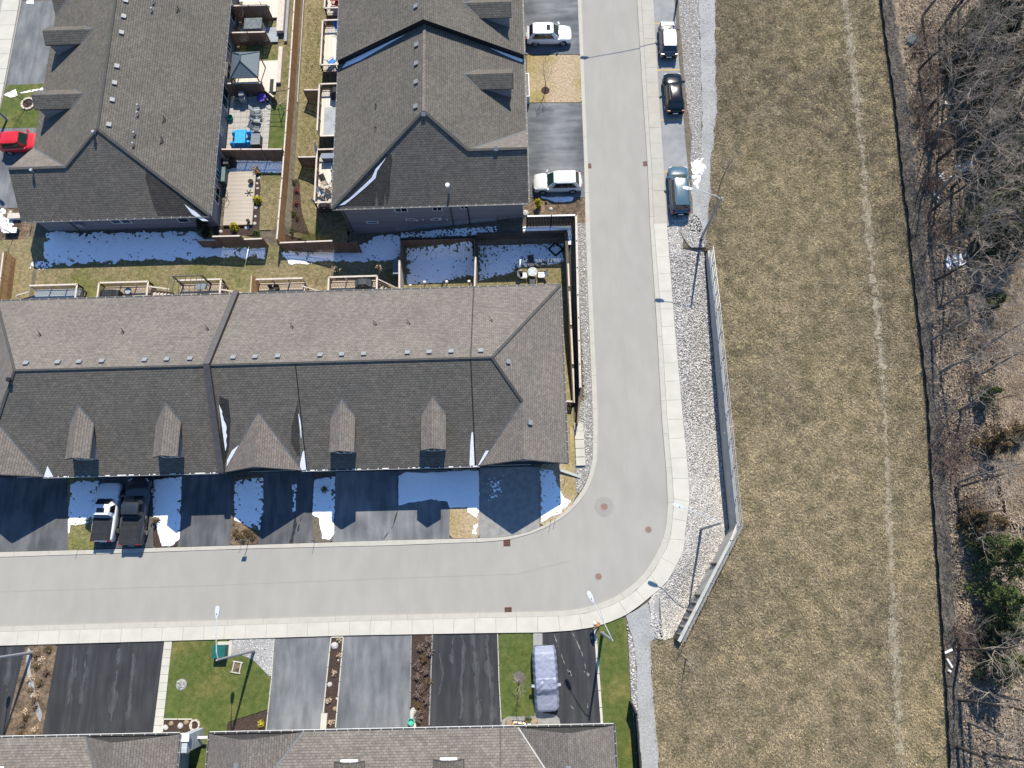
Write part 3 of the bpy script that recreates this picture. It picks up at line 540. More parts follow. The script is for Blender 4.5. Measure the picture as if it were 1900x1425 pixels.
patch('garden_bed', [(48, 1197.3), (107, 1195.5), (74, 1388), (3, 1390)], M_GARDEN, .02, .25)
patch('lawn', [(320, 1189.5), (424, 1186.2), (423, 1215), (450, 1216), (471, 1225), (504, 1260), (497, 1316), (421, 1340), (421, 1375), (388, 1390), (380, 1470), (320, 1470), (300, 1360)], M_LAWN, .02)
cs = [(424.5, 1186), (509, 1184), (504, 1259), (488, 1243), (471, 1225), (450, 1216), (424, 1215)]
patch('stone_bed', cs, M_CRUSH, .03, .3); x, y = scatter_pts(wpoly(cs), 150); stuff(stones('white_chippings', x, y, M_WSTONE, (.04, .07), .5), 'corner of white chippings beside the green utility box', 'stones')
patch('garden_bed', [(421, 1341), (497, 1317), (493, 1372), (421, 1376)], M_MULCH, .03, .25, .1)
patch('garden_bed', [(614, 1181.3), (638.4, 1180.8), (622, 1372), (598, 1372)], M_MULCH, .03, .25)
patch('garden_bed', [(764, 1178), (802.5, 1177), (795.5, 1370), (760.5, 1370)], M_MULCH, .03, .25, .06)
patch('lawn', [(923.5, 1175), (988.5, 1174), (992, 1329), (942, 1329), (932, 1336), (929.5, 1365)], M_LAWN, .02)
patch('lawn', [(1106, 1164), (1130, 1155), (1160, 1143), (1164, 1201), (1170, 1298), (1183, 1425), (1184, 1470), (1140, 1470), (1137, 1350), (1119, 1350)], M_LAWN, .02)
for nm, poly, dn in (('bottom left corner lawn', [(322, 1191), (424, 1187), (424, 1216), (470, 1226), (502, 1262), (496, 1314), (420, 1340), (410, 1360), (330, 1360)], 1), ('lawn strip beside the covered car', [(925, 1177), (988, 1175), (991, 1328), (933, 1334)], 1), ('lawn strip beside the tall lamp at the bottom right', [(1108, 1166), (1158, 1146), (1168, 1298), (1180, 1420), (1142, 1420), (1120, 1350)], 1)):
    pw = wpoly(poly); x, y = scatter_pts(pw, 90); stuff(tufts('grass_blades', x, y, M_TUFTL, (.03, .07), .016, 4, .6, spread=.06), 'short green grass of the ' + nm, 'grass')
# back yards
by = [(-30, 440), (20, 432), (100, 432), (360, 420), (400, 450), (514, 455), (618, 462), (660, 470), (742, 470), (745, 560), (-30, 575)]
yard = patch('lawn', [(-60, 24.9), (-60, 36), (-46.3, 33.2), (-28, 33.4), (-22.6, 31.6), (-17, 31.9), (-11.2, 32.1), (-11.2, 24.9)], M_DRY, .02, .35, world=True)
patch('lawn', [(-11.2, 24.9), (-11.2, 32), (4.55, 32.3), (4.55, 10.4), (3.2, 10.4), (3.2, 24.9)], M_DRY, .02, .3, world=True)
patch('lawn', [(-24.7, 33.3), (-22.5, 33.3), (-22.5, 62), (-28.2, 62), (-28.2, 33.6)], M_DRY, .02, .35, world=True)
patch('lawn', [(-22.4, 31.6), (-16.7, 31.9), (-16.7, 62), (-22.4, 62)], M_DRY, .02, .35, world=True)
patch('verge', [(-16.9, 32.4), (4.5, 32.4), (4.5, 34.3), (-16.9, 34.3)], M_DIRT, .02, .3, world=True)
patch('lawn', [(492, 195), (534, 195), (530, 278), (495, 278)], M_LAWN, .05, .3)
for nm, pw in (('yard behind the long row', [(-46, 27.9), (-46, 31.5), (-28, 31), (-23, 31.3), (-16, 30), (-12, 29), (-12, 27.9)]), ('yard strip between the left fences', [(-25, 33.5), (-22.6, 33.5), (-22.6, 60), (-25, 60)]), ('yard strip left of the pale decks', [(-22, 32), (-19.5, 32), (-19.5, 60), (-21.8, 60)]), ('shaded yards behind the right end of the row', [(-11, 25.3), (-11, 31.8), (4.4, 31.8), (4.4, 25.5)])):
    x, y = scatter_pts(pw, 70); stuff(tufts('yard_grass', x, y, M_TUFTD, (.03, .09), .02, 4, .8, spread=.09), 'tawny winter grass of the ' + nm, 'grass')
patch('garden_bed', [(536, 330), (556, 334), (560, 395), (582, 452), (520, 455), (524, 400)], M_MULCH, .04, .3, .1)
patch('garden_bed', [(470, 318), (484, 318), (482, 420), (484, 436), (396, 438), (398, 420), (468, 418)], M_MULCH, .04, .3, .1)
patch('garden_bed', [(-40, 388), (40, 386), (60, 420), (50, 445), (0, 445), (-40, 440)], M_GARDEN, .03, .3, .2)
# ---- snow
def snow(pts, rag=.25, holes=0.0, hs=2.2, step=.07, off=.045, world=False, m=None, zf=None, thick=.03, label=''):
    poly = pts if world else wpoly(pts)
    def f(X, Y):
        d = sdf(X, Y, poly) + rag * (fbm(X, Y, 1.6) - .5) * 2
        if holes: d = np.minimum(d, (fbm(X + 31, Y, hs * 2.6, 3) + .22 * (fbm(X, Y + 17, .7, 2) - .5) - (holes - .15) - .25 * np.exp(-np.maximum(d, 0) * 2.0)) * .8)
        return d
    o = region('snow', f, bb(poly), step, m or M_SNOW, off, zf, thick)
    if o: struct(o)
    return o
snow([(86, 436), (100, 432), (362, 430), (372, 440), (398, 461), (492, 460), (489, 480), (380, 476), (350, 482), (90, 492), (80, 470)], .35, .33, 1.7)
snow([(62, 484), (120, 480), (110, 497), (58, 497)], .3, .5, 2.5)
snow([(523, 470), (620, 462), (668, 458), (700, 437), (742, 434), (744, 470), (735, 482), (640, 486), (540, 491)], .3, .32, 2)
snow([(742, 433), (880, 421), (920, 420), (925, 432), (885, 436), (744, 442)], .2, .4, 3)
snow([(-10.9, 28.0), (-11.0, 31.95), (-4.35, 32.0), (-4.3, 28.9), (-7, 28.4), (-9, 28.2)], .2, .38, 1.9, world=True)
snow([(-3.9, 28.3), (-3.9, 32.2), (4.4, 32.2), (4.4, 29.9), (1.5, 29.7), (.2, 29.6), (-1.2, 28.9)], .15, .42, 2.8, world=True)
snow([(.5, 32.42), (.5, 32.93), (5.2, 32.9), (5.2, 30.9), (4.8, 30.9), (4.75, 32.4)], .03, 0, thick=.08, world=True, off=.02)
snow([(430, 297), (528, 300), (526, 321), (495, 321), (424, 320), (420, 310)], .12, .25, 2)
snow([(434, 182), (486, 181), (492, 195), (470, 201), (436, 205)], .1, 0, off=.09)
snow([(132, 893), (184, 893), (184, 955), (178, 968), (127, 976)], .1, .3, 1.6, off=.05)
snow([(127, 975), (131, 975), (129, 990), (126.5, 990)], .05)
snow([(286, 890), (338, 884), (336, 960), (333, 1000), (320, 1014), (300, 1014), (292, 985), (284, 960), (284, 930)], .1, .27, 2)
snow([(434.5, 892), (489.5, 886), (488, 950), (483, 985), (452, 973), (436, 965)], .12, .36, 1.8)
snow([(583, 890), (622.5, 884), (620, 990), (612, 1000), (598, 1000), (592, 960), (580, 955)], .12, .25, 1.8)
snow([(543.5, 900), (551, 898), (549, 948), (542, 950)], .1, .42, 2.5)
snow([(739, 884), (755, 876), (800, 877), (889, 872), (889, 948), (884, 960), (868, 950), (868, 940), (834, 943), (830, 931), (800, 926), (760, 932), (740, 938)], .1, .12, 1.2)
snow([(878, 976), (886, 972), (884, 992), (876, 990)], .1, .3, 3)
snow([(1002.5, 870), (1027, 872), (1034, 900), (1046, 924), (1058, 930), (1040, 950), (1004, 968)], .2, .3, 2.3)
snow([(900, 890), (935, 880), (930, 920), (905, 940)], .1, .6, 3, off=.02, thick=.004)
snow([(1003, 366), (1065, 366), (1060, 374), (1030, 376)], .1, .2)
snow([(1283, 300), (1303, 292), (1308, 310), (1300, 330), (1296, 352), (1286, 348)], .3, .42, 2.2)
snow([(8, 176), (30, 166), (33, 178), (20, 182)], .1, .2); snow([(34, 172), (80, 163), (82, 167), (40, 174)], .1, .3)
snow([(50, 2), (62, 0), (62, 8), (50, 8)], .1)
snow([(-10, 392), (8, 388), (26, 420), (12, 436), (-10, 430)], .3, .42, 2)
for pl in ([(1770, 75), (1800, 70), (1790, 105), (1775, 95)], [(1740, 320), (1765, 325), (1752, 345)], [(1770, 310), (1805, 300), (1795, 335)], [(1745, 180), (1760, 185), (1755, 200)], [(1745, 475), (1800, 470), (1790, 500), (1755, 500)], [(1730, 360), (1745, 360), (1740, 385)], [(1875, 870), (1895, 860), (1890, 895)], [(1820, 590), (1835, 600), (1825, 615)]): snow(pl, .5, .5, 2.2, off=.1)

# ---- stains, seams and tyre marks with a shape of their own
M_SALT = mat('salt_stain', (.078, .081, .085), (.06, .063, .067), 9); M_SALTW = mat('faint_tyre_mark', (.056, .058, .062), (.047, .049, .052), 6); M_SALT3 = mat('faint_road_stain', (.32, .31, .285), (.308, .298, .272), 5); M_SALT2 = mat('pale_road_stain', (.2, .195, .185), (.14, .14, .135), 5); M_WET = mat('wet_stain', (.02, .021, .024), (.03, .031, .034), 4, .4); M_SEAM = mat('asphalt_seam', (.265, .254, .229), (.295, .283, .255), 3)
def stain(px, w, m, z, hs=7, thr=.5, brk=.35):
    pl = np.array(wpoly(px)); o = region('stain', lambda X, Y: w * (1.1 * fbm(X, Y * .4, hs, 3) + brk * (fbm(X, Y, 1.1, 2) - .5) * 2 - .1) - dist_line(X, Y, pl) - w * thr * .5, bb([tuple(p) for p in pl], w + .1), .035, m, z - 0.0)
    if o: struct(o)
for px, w in (([(137, 1212), (134, 1250), (126, 1305)], .34), ([(160, 1212), (157, 1250), (150, 1300)], .34), ([(222, 1205), (214, 1270), (206, 1340)], .3), ([(248, 1215), (243, 1280), (238, 1330)], .28), ([(840, 1182), (838, 1230)], .25), ([(858, 1182), (860, 1200), (855, 1280), (858, 1300), (855, 1330)], .2), ([(878, 1182), (884, 1250), (888, 1345)], .36), ([(902, 1182), (908, 1250), (914, 1345)], .36), ([(815, 1210), (822, 1250), (812, 1300)], .14), ([(20, 1205), (12, 1280)], .3)): stain(px, w * 1.9, M_SALTW, .0155, 3, .35); stain(px, w * .85, M_SALT, .018, 9, .6)
for px, w in (([(1028, 1176), (1034, 1195), (1050, 1238), (1058, 1252)], .12), ([(1061, 1172), (1070, 1190), (1080, 1212), (1088, 1246)], .12), ([(1057, 1246), (1059, 1256)], .22), ([(1084, 1246), (1091, 1252)], .3), ([(1057, 1308), (1063, 1314)], .16), ([(1090, 1305), (1091, 1314)], .14)): stain(px, w, M_SALT2, .018)
for px, w in (([(1128, 20), (1132, 120), (1130, 170), (1118, 260)], .3), ([(1125, 120), (1133, 150)], .6), ([(40, 1070), (80, 1098)], .6), ([(780, 1045), (900, 1048), (940, 1030)], .3), ([(330, 1042), (380, 1040)], .2), ([(1180, 900), (1150, 980), (1080, 1030), (980, 1062)], .22), ([(1160, 900), (1130, 970), (1060, 1010)], .18), ([(620, 1120), (760, 1112)], .25), ([(1128, 330), (1128, 380)], .15)): pass
for px, w in (([(549, 950), (548, 975), (541, 1006)], .32), ([(560, 958), (553, 985)], .25), ([(738, 946), (730, 975), (712, 1000)], .13)): stain(px, w, M_WET if w != .8 else mat('wet_concrete', (.12, .12, .115), (.1, .1, .095), 3, .5), .02, 2.5, .3)
for px in ([(1137, -20), (1143, 200), (1150, 420), (1158, 640), (1166, 800), (1164, 880)], [(0, 1098), (400, 1086), (700, 1074), (960, 1065), (1060, 1040)], [(1107, 0), (1122, 300), (1132, 560)]):
    pl = [Vector((*p, .008)) for p in wpoly(px)]; b = MB()
    for p, q in zip(pl[:-1], pl[1:]): e = (q - p).normalized(); e = Vector((-e.y, e.x, 0)) * .018; b.face([p - e, q - e, q + e, p + e])
    struct(b.build('asphalt_seam', M_SEAM))
# ------------------------------------------------------------------ buildings
def wallpt(px, py, axis, val):
    r = R @ np.array([(px - 950) / FPX, -(py - 712.5) / FPX, -1.0]); t = val / r[axis]; return (float(r[0] * t), float(r[1] * t), float(CAMH + r[2] * t))
def poly_part(name, faces, m, parent, **k):
    b = MB()
    for f in faces: b.face(f)
    return b.build(name, m, parent, **k)
def caps(name, segs, m, parent, w=.24, h=.06):
    for p, q in segs: b = MB(); b.beam(Vector(p) + Vector((0, 0, .02)), Vector(q) + Vector((0, 0, .02)), w, h); o = b.build(name, m, parent)
    return o
M_GUT = mat('gutter_aluminium', (.42, .41, .39), (.36, .35, .33), 3, .5)
def gutter(p, q, parent, out, snowy=False):
    p = Vector(p); q = Vector(q); o = Vector(out); b = MB(); b.cur = 0; d = (q - p).normalized()
    a = p + o * .06; c = q + o * .06
    b.beam(a + Vector((0, 0, -.06)), c + Vector((0, 0, -.06)), .13, .1); b.cur = 1
    b.beam(a + o * .07 + Vector((0, 0, -.05)), c + o * .07 + Vector((0, 0, -.05)), .012, .1)
    L = (q - p).length; k = int(L / .85)
    for i in range(k):
        s = a + d * (.4 + i * .85); b.beam(s - o * .05, s + o * .07, .05, .02)
    if snowy:
        for i in range(int(L / .5)):
            if random.random() < .4: s = a + d * (.2 + i * .5); b.beam(s, s + d * random.uniform(.2, .5), .07, .03)
    return b.build('gutter', [M_DTRIM, M_TRIM if snowy else M_GUT], parent)
def window(parent, c, w, h, n, frame=None, mull=1, t=.07):
    """c centre on the wall face, n outward normal"""
    c = Vector(c); n = Vector(n); u = Vector((0, 0, 1)).cross(n).normalized(); z = Vector((0, 0, 1)); b = MB()
    for s in (-1, 1):
        b.beam(c + u * s * w / 2 - z * (h / 2 + t / 2), c + u * s * w / 2 + z * (h / 2 + t / 2), t, .07, up=n); b.beam(c + z * s * h / 2 - u * (w / 2 - t / 2), c + z * s * h / 2 + u * (w / 2 - t / 2), .07, t)
    for i in range(mull): x = -w / 2 + w * (i + 1) / (mull + 1); b.beam(c + u * x - z * (h / 2 - t / 2), c + u * x + z * (h / 2 - t / 2), t * .8, .06, up=n)
    f = b.build('window', frame or M_TRIM, parent)
    g = MB(); q = c + n * .012; g.face([q - u * w / 2 - z * h / 2, q + u * w / 2 - z * h / 2, q + u * w / 2 + z * h / 2, q - u * w / 2 + z * h / 2]); g.build('pane', M_WIN, f)
    return f
VB = MB(); VB.box(-.17, .17, -.17, .17, -.12, .1); VB.box(-.2, .2, -.2, .2, .1, .15)
VB.box(-.205, -.195, -.15, .15, -.02, .08)
vent_me = None
def vent(parent, x, y, z, m=None, s=1.0, rx=0, ry=0):
    global vent_me
    if vent_me is None:
        o = VB.build('roof_vent', mat('vent_grey', (.23, .24, .245), (.2, .21, .215), 4, .5), parent, off=Vector((0, 0, 0))); vent_me = o
    else:
        o = vent_me.copy(); COL.objects.link(o); o.parent = parent
    o.location = Vector((x, y, z)) - WL[parent.name]; o.scale = (s, s, s); o.rotation_euler = (rx, ry, 0); return o
def pipe(parent, x, y, z, h=.5, r=.07, m=None, capd=True):
    b = MB(); b.tube([(x, y, z - .1), (x, y, z + h)], r, 8)
    if capd: b.disc((x, y), r * 2, z + h + .06, 8, .12)
    return b.build('vent_pipe', m or M_GALV, parent)
def bracket(parent, x, y, z, d, m=None, s=.45):
    """V shaped roof anchor / snow guard"""
    b = MB(); d = Vector(d).normalized(); e = Vector((-d.y, d.x, 0)); c = Vector((x, y, z + .08))
    b.beam(c + d * s * .5, c - d * s * .1 + e * s * .9, .05, .06); b.beam(c + d * s * .5, c - d * s * .1 - e * s * .9, .05, .06)
    b.tube([(x, y, z - .1), (x, y, z + .1)], .03, 5)
    return b.build('roof_flashing', m or M_BLACK, parent)
def walls(parent, pts, z0, ztops, m, nm='wall'):
    """each wall side is a part; ztops is z or list"""
    n = len(pts)
    for i in range(n):
        a, c = pts[i], pts[(i + 1) % n]; zt = ztops if not isinstance(ztops, list) else ztops[i]; b = MB()
        b.face([(a[0], a[1], z0), (c[0], c[1], z0), (c[0], c[1], zt), (a[0], a[1], zt)]); b.build(nm, m, parent)
def soffit(parent, x0, x1, y0, y1, z): b = MB(); b.face([(x0, y0, z), (x0, y1, z), (x1, y1, z), (x1, y0, z)]); b.build('soffit', M_DTRIM, parent)
def snow_face(parent, pts, m=None, off=.04):
    """thin snow lying on a roof: an irregular fan"""
    return poly_part('snow', [[Vector(p) + Vector((0, 0, off)) for p in pts]], m or M_SNOW, parent)
def dormer(parent, cx, yf, yb, hw, ze, za, roofz, sgn=1, m=M_ROOF, side='S', snowy=False):
    """gabled dormer facing -y (side S), +y (N), +x (E) or -x (W); (cx) centre, yf front, roofz(y) main roof height"""
    def T_(u, v, z):   # u across, v distance along facing axis coordinate
        if side in 'SN': return Vector((u, v, z))
        return Vector((v, u, z))
    f = 1 if side in 'SW' else -1                          # direction going back into the roof
    # back eave position: where main roof reaches ze / za
    def back(z):
        v = yf
        for _ in range(60):
            if roofz(v) >= z: break
            v += f * .1
        lo, hi = v - f * .1, v
        for _ in range(20):
            mid = (lo + hi) / 2
            if roofz(mid) >= z: hi = mid
            else: lo = mid
        return hi
    be, ba = back(ze), back(za); d = MB()
    A = T_(cx, ba, za); FA = T_(cx, yf, za); L0 = T_(cx - hw, yf, ze); L1 = T_(cx - hw, be, ze); R0 = T_(cx + hw, yf, ze); R1 = T_(cx + hw, be, ze)
    Q = lambda l: l if True else l
    root = MB(); wi = .14; wf = yf + f * .2
    # cheeks and front wall
    for s in (-1, 1):
        u = cx + s * (hw - wi); bb_ = back(ze - .02)
        pts = [T_(u, wf, roofz(wf) - .1), T_(u, bb_, ze - .05), T_(u, wf, ze - .05)]
        root.face(pts if (s * f > 0) == (side in 'SN') else pts[::-1])
    fr = [T_(cx - hw + wi, wf, roofz(wf) - .1), T_(cx + hw - wi, wf, roofz(wf) - .1), T_(cx + hw - wi, wf, ze), T_(cx, wf, za - .1), T_(cx - hw + wi, wf, ze)]
    root.face(fr); dm = root.build('dormer', M_SIDE, parent)
    def orient(p):
        n = (p[1] - p[0]).cross(p[2] - p[0]); return p if n.z > 0 else p[::-1]
    rb = MB(); rb.face(orient([L0, FA, A, L1])); rb.face(orient([R0, R1, A, FA]))
    rb.build('dormer_roof', m, dm)
    tr = MB()
    for p, q in ((L0, FA), (R0, FA)): tr.beam(p - Vector((0, 0, .09)), q - Vector((0, 0, .09)), .05, .16)
    for p, q in ((L0, L1), (R0, R1)): tr.beam(p - Vector((0, 0, .07)), q - Vector((0, 0, .07)), .05, .12)
    tr.build('fascia', M_DTRIM, dm)
    vb = MB()
    vb.beam(L1 + Vector((0, 0, .02)), A + Vector((0, 0, .02)), .12, .04); vb.beam(R1 + Vector((0, 0, .02)), A + Vector((0, 0, .02)), .12, .04); vb.build('valley_flashing', M_HIPCAPL, dm)
    n = T_(0, -f, 0); zc = (roofz(wf) + ze) / 2 + .12
    window(dm, T_(cx, wf, zc) + n * .03, (hw - wi) * 1.2, max(.4, ze - roofz(wf) - .45), n)
    return dm
# ---- long row of townhouses in the middle
X0, X1, YS, YN, ZE, YR, ZR = -46.5, 3.6, 9.4, 25.2, 3.55, 17.3, 8.1
RL, RR = -40.6, -2.3
mb_ = thing('townhouse_row', 'long brown shingled townhouse row across the middle with four dormers and a parapet', 'townhouses', ((X0 + X1) / 2, 17.3, 0))
walls(mb_, [(X0 + .45, 10.0), (X1 - .45, 10.0), (X1 - .45, 24.8), (X0 + .45, 24.8)], -2.7, ZE - .02, M_SIDE)
soffit(mb_, X0, X1, YS, YN, ZE - .12)
sS = (ZR - ZE) / (YR - YS)
rz = lambda y: ZE + (y - YS) * sS
GRy = 14.1; GRz = rz(GRy)
ya = lambda z: YS + (z - ZE) / sS
gx, gz = -21.45, 6.12; gl, gr = -24.92, -18.42; gb = ya(gz)
le, lz, lc = -40.04, 5.95, -43.2; lb = ya(lz)
rn = MB()
seams = [(-25.0)]
rn.face([(X0, YN, ZE), (RL, YR, ZR), (-25.0, YR, ZR), (-25.0, YN, ZE)]); rn.face([(-25, YN, ZE), (-25, YR, ZR), (-4, YR, ZR), (-4, YN, ZE)]); rn.face([(-4, YN, ZE), (-4, YR, ZR), (RR, YR, ZR), (X1, YN, ZE)])
ro_n = rn.build('roof_slope', M_ROOF, mb_); ro_n['label'] = 'sunlit back roof slope'
rs_ = MB()
rs_.face([(le, YS, ZE), (-25, YS, ZE), (-25, YR, ZR), (RL, YR, ZR), (lc + .3, lb, lz)])
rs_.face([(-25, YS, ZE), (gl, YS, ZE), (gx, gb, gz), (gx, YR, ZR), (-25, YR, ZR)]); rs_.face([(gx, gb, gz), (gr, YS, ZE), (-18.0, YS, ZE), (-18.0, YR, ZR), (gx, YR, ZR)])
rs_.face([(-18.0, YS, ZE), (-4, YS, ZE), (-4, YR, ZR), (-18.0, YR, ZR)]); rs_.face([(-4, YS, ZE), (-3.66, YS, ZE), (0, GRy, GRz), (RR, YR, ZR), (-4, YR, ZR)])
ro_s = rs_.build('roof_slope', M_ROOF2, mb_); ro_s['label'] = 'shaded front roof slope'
re = poly_part('roof_slope', [[(X1, YS, ZE), (X1, YN, ZE), (RR, YR, ZR), (0, GRy, GRz), (0, YS, GRz)]], M_ROOF, mb_); re['label'] = 'right hand hip slope'
poly_part('gable_roof', [[(-3.66, YS, ZE), (0, YS, GRz), (0, GRy, GRz)]], M_ROOF, mb_)
poly_part('roof_slope', [[(X0, YN, ZE), (X0, YS, ZE), (lc, YS, lz), (lc + .3, lb, lz), (RL, YR, ZR)]], M_ROOF, mb_)
gm = poly_part('gable_roof', [[(gl, YS - .05, ZE), (gx, YS - .05, gz), (gx, gb, gz)], [(gx, YS - .05, gz), (gr, YS - .05, ZE), (gx, gb, gz)]], M_ROOF, mb_)
poly_part('gable_roof', [[(lc, YS, lz), (le, YS, ZE), (lc + .3, lb, lz)]], M_ROOF, mb_)
for (a, c, d_, zz) in ((gl, gx, gr, gz), (-3.66, 0, X1, GRz), (X0, lc, le, lz)):
    g = MB(); g.face([(a + .3, YS + .25, ZE - .05), (d_ - .3, YS + .25, ZE - .05), (c, YS + .25, zz - .2)]); gg = g.build('gable_wall', M_SIDE, mb_)
    g = MB(); g.beam((a, YS - .04, ZE - .1), (c, YS - .04, zz - .1), .05, .18); g.beam((d_, YS - .04, ZE - .1), (c, YS - .04, zz - .1), .05, .18); g.build('fascia', M_DTRIM, mb_)
hipc = caps('hip_cap', [((X1, YN, ZE), (RR, YR, ZR)), ((RR, YR, ZR), (0, GRy, GRz)), ((X0, YN, ZE), (RL, YR, ZR)), ((RL, YR, ZR), (lc + .3, lb, lz))], M_HIPCAP, mb_, .22, .05)
caps('hip_cap', [((RL, YR, ZR), (-25.2, YR, ZR)), ((-24.8, YR, ZR), (RR, YR, ZR))], M_HIPCAP, mb_, .16, .05)
caps('valley_flashing', [((-3.66, YS, ZE), (0, GRy, GRz)), ((gl, YS, ZE), (gx, gb, gz)), ((gr, YS, ZE), (gx, gb, gz)), ((le, YS, ZE), (lc + .3, lb, lz))], M_HIPCAPL, mb_, .14, .04)
caps('roof_seam', [((-4, YS, ZE), (-4, YR, ZR)), ((-18.0, YS, ZE), (-18.0, YR, ZR)), ((-4, YR, ZR), (-4, YN, ZE))], M_BLACK, mb_, .07, .05)
pr = MB(); pr.beam((-25.0, YR, ZR + .12), (-25.0, YN + .1, ZE + .12), .44, .5); pr.beam((-25.0, YS - .1, ZE + .12), (-25.0, YR, ZR + .12), .44, .5); par = pr.build('parapet', M_FLASH, mb_); par['label'] = 'raised brown party wall'
pc = MB(); pc.beam((-25.0, YR, ZR + .4), (-25.0, YN + .12, ZE + .4), .5, .05); pc.beam((-25.0, YS - .12, ZE + .4), (-25.0, YR, ZR + .4), .5, .05); pc.build('parapet_cap', mat('cap_metal', (.1, .09, .085), (.08, .072, .07), 3, .5), par)
gutter((X0, YN, ZE), (X1, YN, ZE), mb_, (0, 1, 0)); gutter((X1, YN, ZE), (X1, YS, ZE), mb_, (1, 0, 0))
gutter((le, YS, ZE), (-25.2, YS, ZE), mb_, (0, -1, 0), True); gutter((gr, YS, ZE), (-3.66, YS, ZE), mb_, (0, -1, 0), True); gutter((-24.8, YS, ZE), (-24.7, YS, ZE), mb_, (0, -1, 0))
for cx in (-36.0, -28.87, -14.6, -7.23): dormer(mb_, cx, 10.38, None, 1.0, 5.8, 6.58, rz, side='S')
for x in (-39.98, -37.39, -35.64, -33.8, -30.32, -28.52, -26.64): vent(mb_, x, 17.95, 8.1 - .65 * sS + .02, rx=-.52)
for px in (433, 473.5, 515.5, 594, 634, 675, 756, 796.5, 837): x, y = PZ(px, 664, 7.8); vent(mb_, x, 17.95, 8.1 - .65 * sS + .02, rx=-.52)
vent(mb_, PZ(892.5, 655, 7.6)[0], 17.95, 7.73, rx=-.52); vent(mb_, -1.1, 17.2, 7.15, ry=.65); vent(mb_, .55, 12.4, 5.9, ry=.65)
pipe(mb_, -41.1, 16.6, 7.6, .35, .1, M_BLACK)
for px, py in ((73, 623), (227, 618), (383, 612), (540, 608), (694, 603), (756, 601), (909, 596)):
    x, y = PZ(px, py, 5.9); bracket(mb_, x, y, 3.55 + (YN - y) * sS, (1, .1, 0))
for xx, y0, y1, w in ((-24.55, 14.4, 11.0, .32), (-18.2, 13.6, 11.8, .1)):   # snow caught beside the party wall
    pts = []; 
    for i in range(16):
        t = i / 15; y = y0 + (y1 - y0) * t; pts.append((xx + w * math.sin(math.pi * t) ** .8 * random.uniform(.55, 1.1) + .03, y))
    snow_face(mb_, [(xx, y1, rz(y1)), *[(a, b_, rz(b_)) for a, b_ in reversed(pts)], (xx, y0, rz(y0))])
def roof_snow(pts): snow_face(mb_, [(x, y, rz(y) ) for x, y in pts])
roof_snow([(-24.75, 9.35), (-24.2, 9.4), (-23.0, 11.4), (-23.3, 11.45), (-24.0, 11.0), (-24.5, 10.3)])
roof_snow([(-18.55, 9.35), (-18.05, 9.4), (-18.05, 10.9), (-18.2, 10.7), (-18.5, 9.9)])
roof_snow([(-4.5, 9.4), (-4.08, 9.4), (-4.08, 11.9), (-4.2, 11.9), (-4.35, 11)]); roof_snow([(-3.8, 9.4), (-3.45, 9.5), (-2.85, 10.5), (-3.1, 10.5)])
roof_snow([(-40.0, 9.35), (-39.2, 9.35), (-39.5, 10.2)])
for x0, x1 in ((-45, -40.4), (-37.0, -34.2), (-31.3, -26.6), (-24.3, -19.2), (-16.8, -12.0), (-11.2, -7.6), (-3.4, .9)):
    b = MB(); b.box(x0 + .3, x1 - .3, 9.9, 9.98, .02, 2.3); g = b.build('garage_door', M_TRIM, mb_)
    for k in range(1, 4): bb_ = MB(); bb_.box(x0 + .35, x1 - .35, 9.885, 9.9, .02 + k * .57, .06 + k * .57); bb_.build('door_groove', M_DTRIM, g)
for x in (-44, -38.5, -32, -24.5, -17.5, -11, -3.5): window(mb_, (x + .6, 24.83, 1.7), 1.6, 1.9, (0, 1, 0))
# ---- left house block with the gable towards the left street
LX0, LX1, LYS, LYN, LZE, LXR, LZR, LYP = -45.85, -28.3, 33.25, 76.0, 3.1, -37.05, 7.5, 39.7
lh = thing('townhouse_row', 'grey brown shingled townhouse row at the top left running north with pale ridge vents', 'townhouses', (LXR, 50, 0))
walls(lh, [(LX0 + .5, LYS + .6), (LX1 - .5, LYS + .6), (LX1 - .5, LYN), (LX0 + .5, LYN)], -.6, LZE - .02, M_SIDE); soffit(lh, LX0, LX1, LYS, LYN, LZE - .12)
sl_ = (LZR - LZE) / (LXR - LX0); sh_ = (LZR - LZE) / (LYP - LYS); gy_, gz_ = 37.1, LZE + (37.1 - LYS) * sh_; gbx = LX0 + (gz_ - LZE) / sl_; lwz = lambda x: LZE + (x - LX0) * sl_
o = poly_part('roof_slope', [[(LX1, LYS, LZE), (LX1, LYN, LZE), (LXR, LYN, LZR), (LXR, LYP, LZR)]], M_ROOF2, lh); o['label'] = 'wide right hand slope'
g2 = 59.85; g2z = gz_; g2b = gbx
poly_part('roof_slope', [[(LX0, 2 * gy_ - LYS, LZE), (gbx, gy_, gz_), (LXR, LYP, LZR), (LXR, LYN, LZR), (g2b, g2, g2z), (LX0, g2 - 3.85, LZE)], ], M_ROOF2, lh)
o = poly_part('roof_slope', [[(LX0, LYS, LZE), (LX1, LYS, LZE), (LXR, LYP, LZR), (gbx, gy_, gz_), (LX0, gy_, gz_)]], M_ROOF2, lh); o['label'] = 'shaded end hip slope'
poly_part('gable_roof', [[(LX0, gy_, gz_), (gbx, gy_, gz_), (LX0, 2 * gy_ - LYS, LZE)]], M_ROOF, lh)
poly_part('gable_roof', [[(LX0, g2 - 3.85, LZE), (g2b, g2, g2z), (LX0, g2, g2z)], [(LX0, g2, g2z), (g2b, g2, g2z), (LX0, g2 + 3.85, LZE)]], M_ROOF2, lh)
for y in (gy_, g2): b = MB(); b.face([(LX0 + .35, y - 3.5, LZE - .05), (LX0 + .35, y, gz_ - .2), (LX0 + .35, y + 3.5, LZE - .05)]); b.build('gable_wall', M_SIDE, lh)
